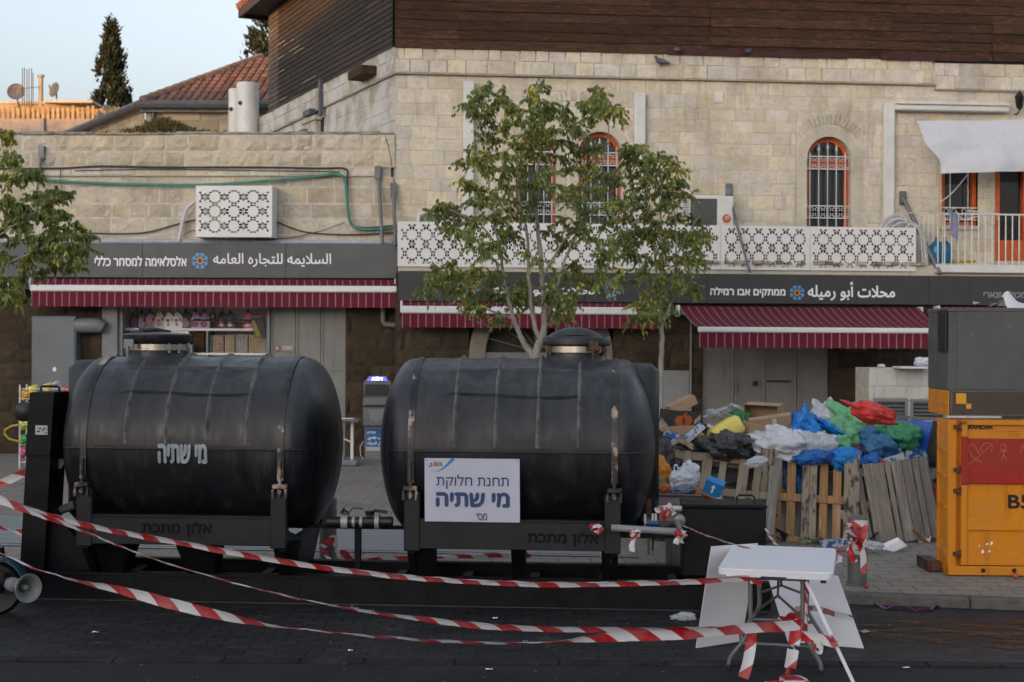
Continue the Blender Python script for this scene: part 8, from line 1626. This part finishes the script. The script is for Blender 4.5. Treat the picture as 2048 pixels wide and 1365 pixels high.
hd = g.y - .75; c = P(57, 1177, hd); hn = thing('horn_loudspeaker', 'pale grey horn loudspeaker lying by the scooter wheel', 'loudspeaker', c - V((0, 0, .12))); Mx = local(Matrix.Translation(c) @ Matrix.Rotation(R(-42), 4, 'Z') @ Matrix.Rotation(R(90), 4, 'Y')); HM = mat('pale grey horn plastic', (.20, .21, .195), .5, var=.25, sc=5)
mb = MB(); mb.lathe([(.03, -.22), (.035, -.2), (.04, -.12), (.06, -.06), (.095, -.01), (.115, .0), (.118, .006), (.108, .004), (.09, -.015), (.05, -.07), (.03, -.12)], 36, Mx, False); mb.build('horn', HM, hn, smooth=True, angle=60); mb = MB(); mb.lathe([(.055, -.3), (.06, -.28), (.06, -.2), (.03, -.18)], 20, Mx); mb.build('driver', M['grey_metal'], hn, smooth=True); mb = MB(); mb.lathe([(.001, -.02), (.022, -.03), (.03, -.07), (.03, -.1)], 16, Mx); mb.build('centre_plug', HM, hn, smooth=True); mb = MB(); mb.lathe([(.117, -.004), (.121, .002), (.117, .008), (.112, .004)], 36, Mx, False); mb.build('bell_rim', M['grey_metal'], hn, smooth=True)

# ------------------------------------------------------------------ street trees
def street_tree(lab, D, stems, clusters, seed, nleaf, leaf_len, base_z=.09, spread=17, dz=1.2):
    rg = random.Random(seed); base = P(*stems[0][0][:2], D); t = thing('street_tree', lab, 'tree', V((base.x, D, base_z)), 'young street trees'); mb = MB(); nodes = []
    for st in stems:
        ctl = [P(p[0], p[1], D + (p[3] if len(p) > 3 else 0)) for p in st]; f = catmull(ctl, 6); r0, r1 = st[0][2], st[-1][2]; n = len(f); rr = [r0 + (r1 - r0) * (i / (n - 1)) ** .8 for i in range(n)]
        f = [p + V((rg.gauss(0, .006), rg.gauss(0, .006), 0)) for p in f]; mb.tube(f, rr, 8); nodes += [(p, r) for p, r in zip(f, rr)]
    cl = []
    for (x, y) in clusters: cl.append(P(x, y, D + rg.gauss(0, .55)))
    cl.sort(key=lambda c: min((c - p).length for p, r in nodes)); tips = []
    for c in cl:
        p, r = min(nodes, key=lambda q: (q[0] - c).length + (2.0 if q[0].z > c.z + .1 else 0) + max(0, .1 - (q[0] - c).length) * 5); L = (c - p).length; m = max(2, int(L / .12)); k = []
        for i in range(m + 1):
            f = i / m; k.append(p.lerp(c, f) + V((rg.gauss(0, .015), rg.gauss(0, .015), .10 * L * math.sin(PI * f))))
        ra = min(r * .7, .006 + .012 * L); mb.tube(k, [ra + (.004 - ra) * i / m for i in range(m + 1)], 5, False); nodes += [(q, max(.004, ra * (1 - i / m))) for i, q in enumerate(k) if i]; tips.append(k)
    mb.build('trunk', M['bark'], t, smooth=True, angle=80); lf = MB(); per = nleaf // len(cl); sp_ = spread / F * D
    for c, k in zip(cl, tips):
        sh = rg.uniform(.75, 1.3); yl = rg.random() < .12
        for s in range(max(3, per // 9)):   # leafy side shoots, each a row of paired drooping leaves
            o = rg.choice(k[len(k) // 2:]); q = V((rg.gauss(0, 1), rg.gauss(0, 1), rg.gauss(.15, .7))).normalized(); ln = sp_ * rg.uniform(.7, 1.7)
            for j in range(9):
                f = (j + 1) / 9; p = o + q * ln * f - V((0, 0, .32 * ln * f * f)); side = q.cross(V((0, 0, 1))); side = side.normalized() if side.length > .05 else V((1, 0, 0)); sg = 1 if j % 2 else -1
                d = q * .3 + side * sg * rg.uniform(.1, .6) + V((0, 0, -dz * rg.uniform(.5, 1.25))) + V((rg.gauss(0, .25), rg.gauss(0, .25), 0)); kk = sh * rg.uniform(.65, 1.4); y_ = rg.random() < .035 or (yl and rg.random() < .3)
                leaf(lf, p, d, leaf_len * rg.uniform(.6, 1.2), leaf_len * .27, rg, (kk * (2.6 if y_ else rg.uniform(.9, 1.25)), kk * (1.7 if y_ else 1), kk * rg.uniform(.7, 1.1)))
    lf.tint = (1, 1, 1); lf.build('crown', LEAFM, t, fix=False); return t
zc = lambda L_, oy: [(700 + x / 2.73, oy + y / 2.73) for x, y in L_]
c1 = zc([(740, 490), (735, 470), (840, 480), (840, 540), (850, 580), (690, 540), (640, 560), (770, 600), (660, 610), (1010, 480), (1050, 465), (980, 540), (1090, 560), (1030, 600), (1180, 590), (1330, 480), (1380, 510), (1350, 560), (1290, 560), (1280, 600), (1400, 600), (1440, 610), (1480, 620), (1340, 630), (880, 600), (920, 640), (1000, 660), (1100, 640), (1200, 650), (760, 680), (860, 690), (960, 720), (1060, 720), (1150, 700), (1240, 700), (720, 750), (820, 760), (900, 790), (1000, 790), (1100, 780), (1200, 770), (1300, 740), (640, 830), (600, 870), (700, 860), (780, 850), (870, 850), (960, 850), (1050, 860), (1150, 850), (1250, 830), (1320, 810), (720, 920), (800, 920), (880, 940), (980, 920), (1070, 940), (1180, 930), (1290, 900), (840, 1000), (930, 1010), (1020, 1010), (1110, 1000), (1200, 1020), (1320, 970), (620, 980), (640, 1040), (560, 1130), (490, 1110), (440, 1150), (520, 1190), (650, 1100), (730, 1070), (800, 1080), (900, 1100), (1010, 1110), (1150, 1060), (1240, 1090), (1370, 1040), (1430, 960), (1480, 1000), (1470, 1090), (1400, 1130), (1300, 1150), (620, 1200), (560, 1240), (720, 1180), (820, 1190), (930, 1190), (1160, 1190), (1240, 1240), (1420, 1210), (1500, 1100)], 0)
c1 += zc([(540, 20), (620, 40), (640, 90), (720, 60), (800, 110), (840, 40), (760, 160), (900, 50), (960, 150), (1100, 40), (1180, 110), (1250, 40), (1330, 80), (1420, 80), (1440, 150), (1380, 180), (560, 210), (600, 260), (520, 260), (450, 250), (400, 270), (480, 310), (420, 350), (560, 340), (640, 320), (700, 230), (760, 280), (690, 390), (660, 440), (740, 350), (800, 310), (800, 400), (700, 470), (880, 360), (920, 420), (980, 350), (1000, 430), (1080, 380), (1150, 260), (1100, 300), (1230, 230), (1260, 300), (1230, 370), (1130, 440), (1180, 460), (1160, 520), (1380, 270), (1350, 330), (1430, 300), (830, 520), (950, 300)], 450)
st1 = [[(1078, 990, .085), (1074, 820, .075), (1070, 720, .07), (1082, 680, .06), (1090, 640, .055), (1084, 560, .04), (1076, 460, .03), (1070, 380, .02), (1085, 280, .012), (1090, 200, .006)],
       [(1070, 716, .05), (1050, 690, .045), (1034, 655, .042), (1022, 620, .038), (1008, 560, .03), (1000, 500, .024), (985, 430, .016), (975, 330, .01), (970, 240, .005)],
       [(1080, 680, .045), (1068, 640, .038), (1058, 560, .03), (1055, 480, .025), (1040, 400, .016), (1030, 300, .008)],
       [(1090, 640, .035), (1104, 610, .03), (1130, 520, .022), (1170, 430, .016), (1205, 330, .01), (1220, 240, .005)],
       [(1022, 636, .022), (990, 625, .016), (955, 610, .01), (930, 590, .005)], [(1000, 500, .018), (960, 450, .012), (900, 420, .007), (870, 405, .004)], [(1084, 560, .02), (1130, 480, .015), (1200, 440, .01), (1240, 420, .005)]]
street_tree('taller young tree with pale forked trunk between the two tanks', 20.5, st1, c1, 3, 17000, .080, spread=21)
c2 = zc([(1540, 820), (1500, 810), (1580, 800), (1510, 880), (1580, 880), (1640, 860), (1690, 850), (1750, 870), (1620, 930), (1700, 930), (1780, 930), (1540, 960), (1620, 990), (1560, 1030), (1690, 1010), (1760, 1000), (1800, 990), (1730, 1060), (1640, 1070), (1540, 1100), (1600, 1130), (1700, 1130), (1790, 1110), (1850, 1060), (1520, 1180), (1600, 1190), (1680, 1200), (1780, 1190), (1870, 1190), (1560, 1260), (1660, 1270), (1740, 1260), (1820, 1290), (1900, 1260), (1940, 1290), (1500, 1290)], 0)
c2 += zc([(1500, 40), (1560, 90), (1460, 100), (1640, 60), (1700, 110), (1760, 60), (1840, 90), (1900, 120), (1930, 60), (1500, 170), (1590, 170), (1680, 190), (1770, 180), (1850, 210), (1900, 200), (1480, 240), (1600, 250), (1700, 290), (1780, 270), (1840, 330), (1890, 360), (1620, 360), (1730, 370), (1560, 420), (1610, 440), (1540, 520), (1600, 510), (1690, 480), (1750, 470), (1720, 440), (1640, 490)], 450)
st2 = [[(1316, 990, .06), (1320, 840, .052), (1322, 720, .045), (1324, 645, .04), (1320, 600, .03), (1310, 520, .022), (1300, 430, .014), (1275, 330, .006)], [(1324, 645, .034), (1334, 628, .03), (1345, 590, .022), (1352, 500, .016), (1350, 420, .01), (1345, 340, .005)], [(1312, 600, .02), (1290, 560, .014), (1270, 500, .008)], [(1352, 520, .014), (1375, 470, .01), (1400, 430, .005)], [(1320, 620, .022), (1325, 540, .016), (1322, 440, .01), (1318, 360, .005)]]
street_tree('slimmer young tree with a straight pale trunk right of the tanks', 22.0, st2, c2, 5, 9500, .078, spread=19)
c0 = [(x - (10 if x > 120 else 0), y) for x, y in [(15, 270), (10, 300), (22, 318), (28, 355), (70, 352), (55, 345), (10, 395), (40, 405), (62, 392), (92, 398), (128, 396), (146, 388), (20, 435), (60, 428), (100, 440), (138, 428), (168, 452), (190, 474), (30, 475), (80, 478), (120, 476), (158, 488), (186, 498), (10, 508), (60, 512), (100, 510), (130, 520), (150, 532), (166, 528), (90, 540), (40, 540), (10, 560), (22, 588), (45, 598), (36, 570), (5, 600), (-20, 300), (-30, 350), (-40, 420), (-30, 480), (-50, 530), (-30, 580), (-80, 450), (-80, 360), (-90, 520), (0, 460), (50, 455), (110, 455), (70, 495), (140, 500), (20, 420)]]
st0 = [[(-130, 1000, .09), (-128, 800, .08), (-120, 640, .07), (-100, 560, .05), (-60, 480, .03), (-20, 400, .018), (0, 320, .008)], [(-100, 560, .03), (-40, 540, .022), (30, 520, .014), (100, 490, .008)], [(-60, 490, .02), (0, 470, .015), (60, 430, .01), (110, 410, .005)], [(-60, 540, .02), (-10, 580, .012), (20, 590, .006)]]
street_tree('young tree reaching in from the left edge over the grey sign', 19.0, st0, c0, 9, 8500, .088, spread=15)
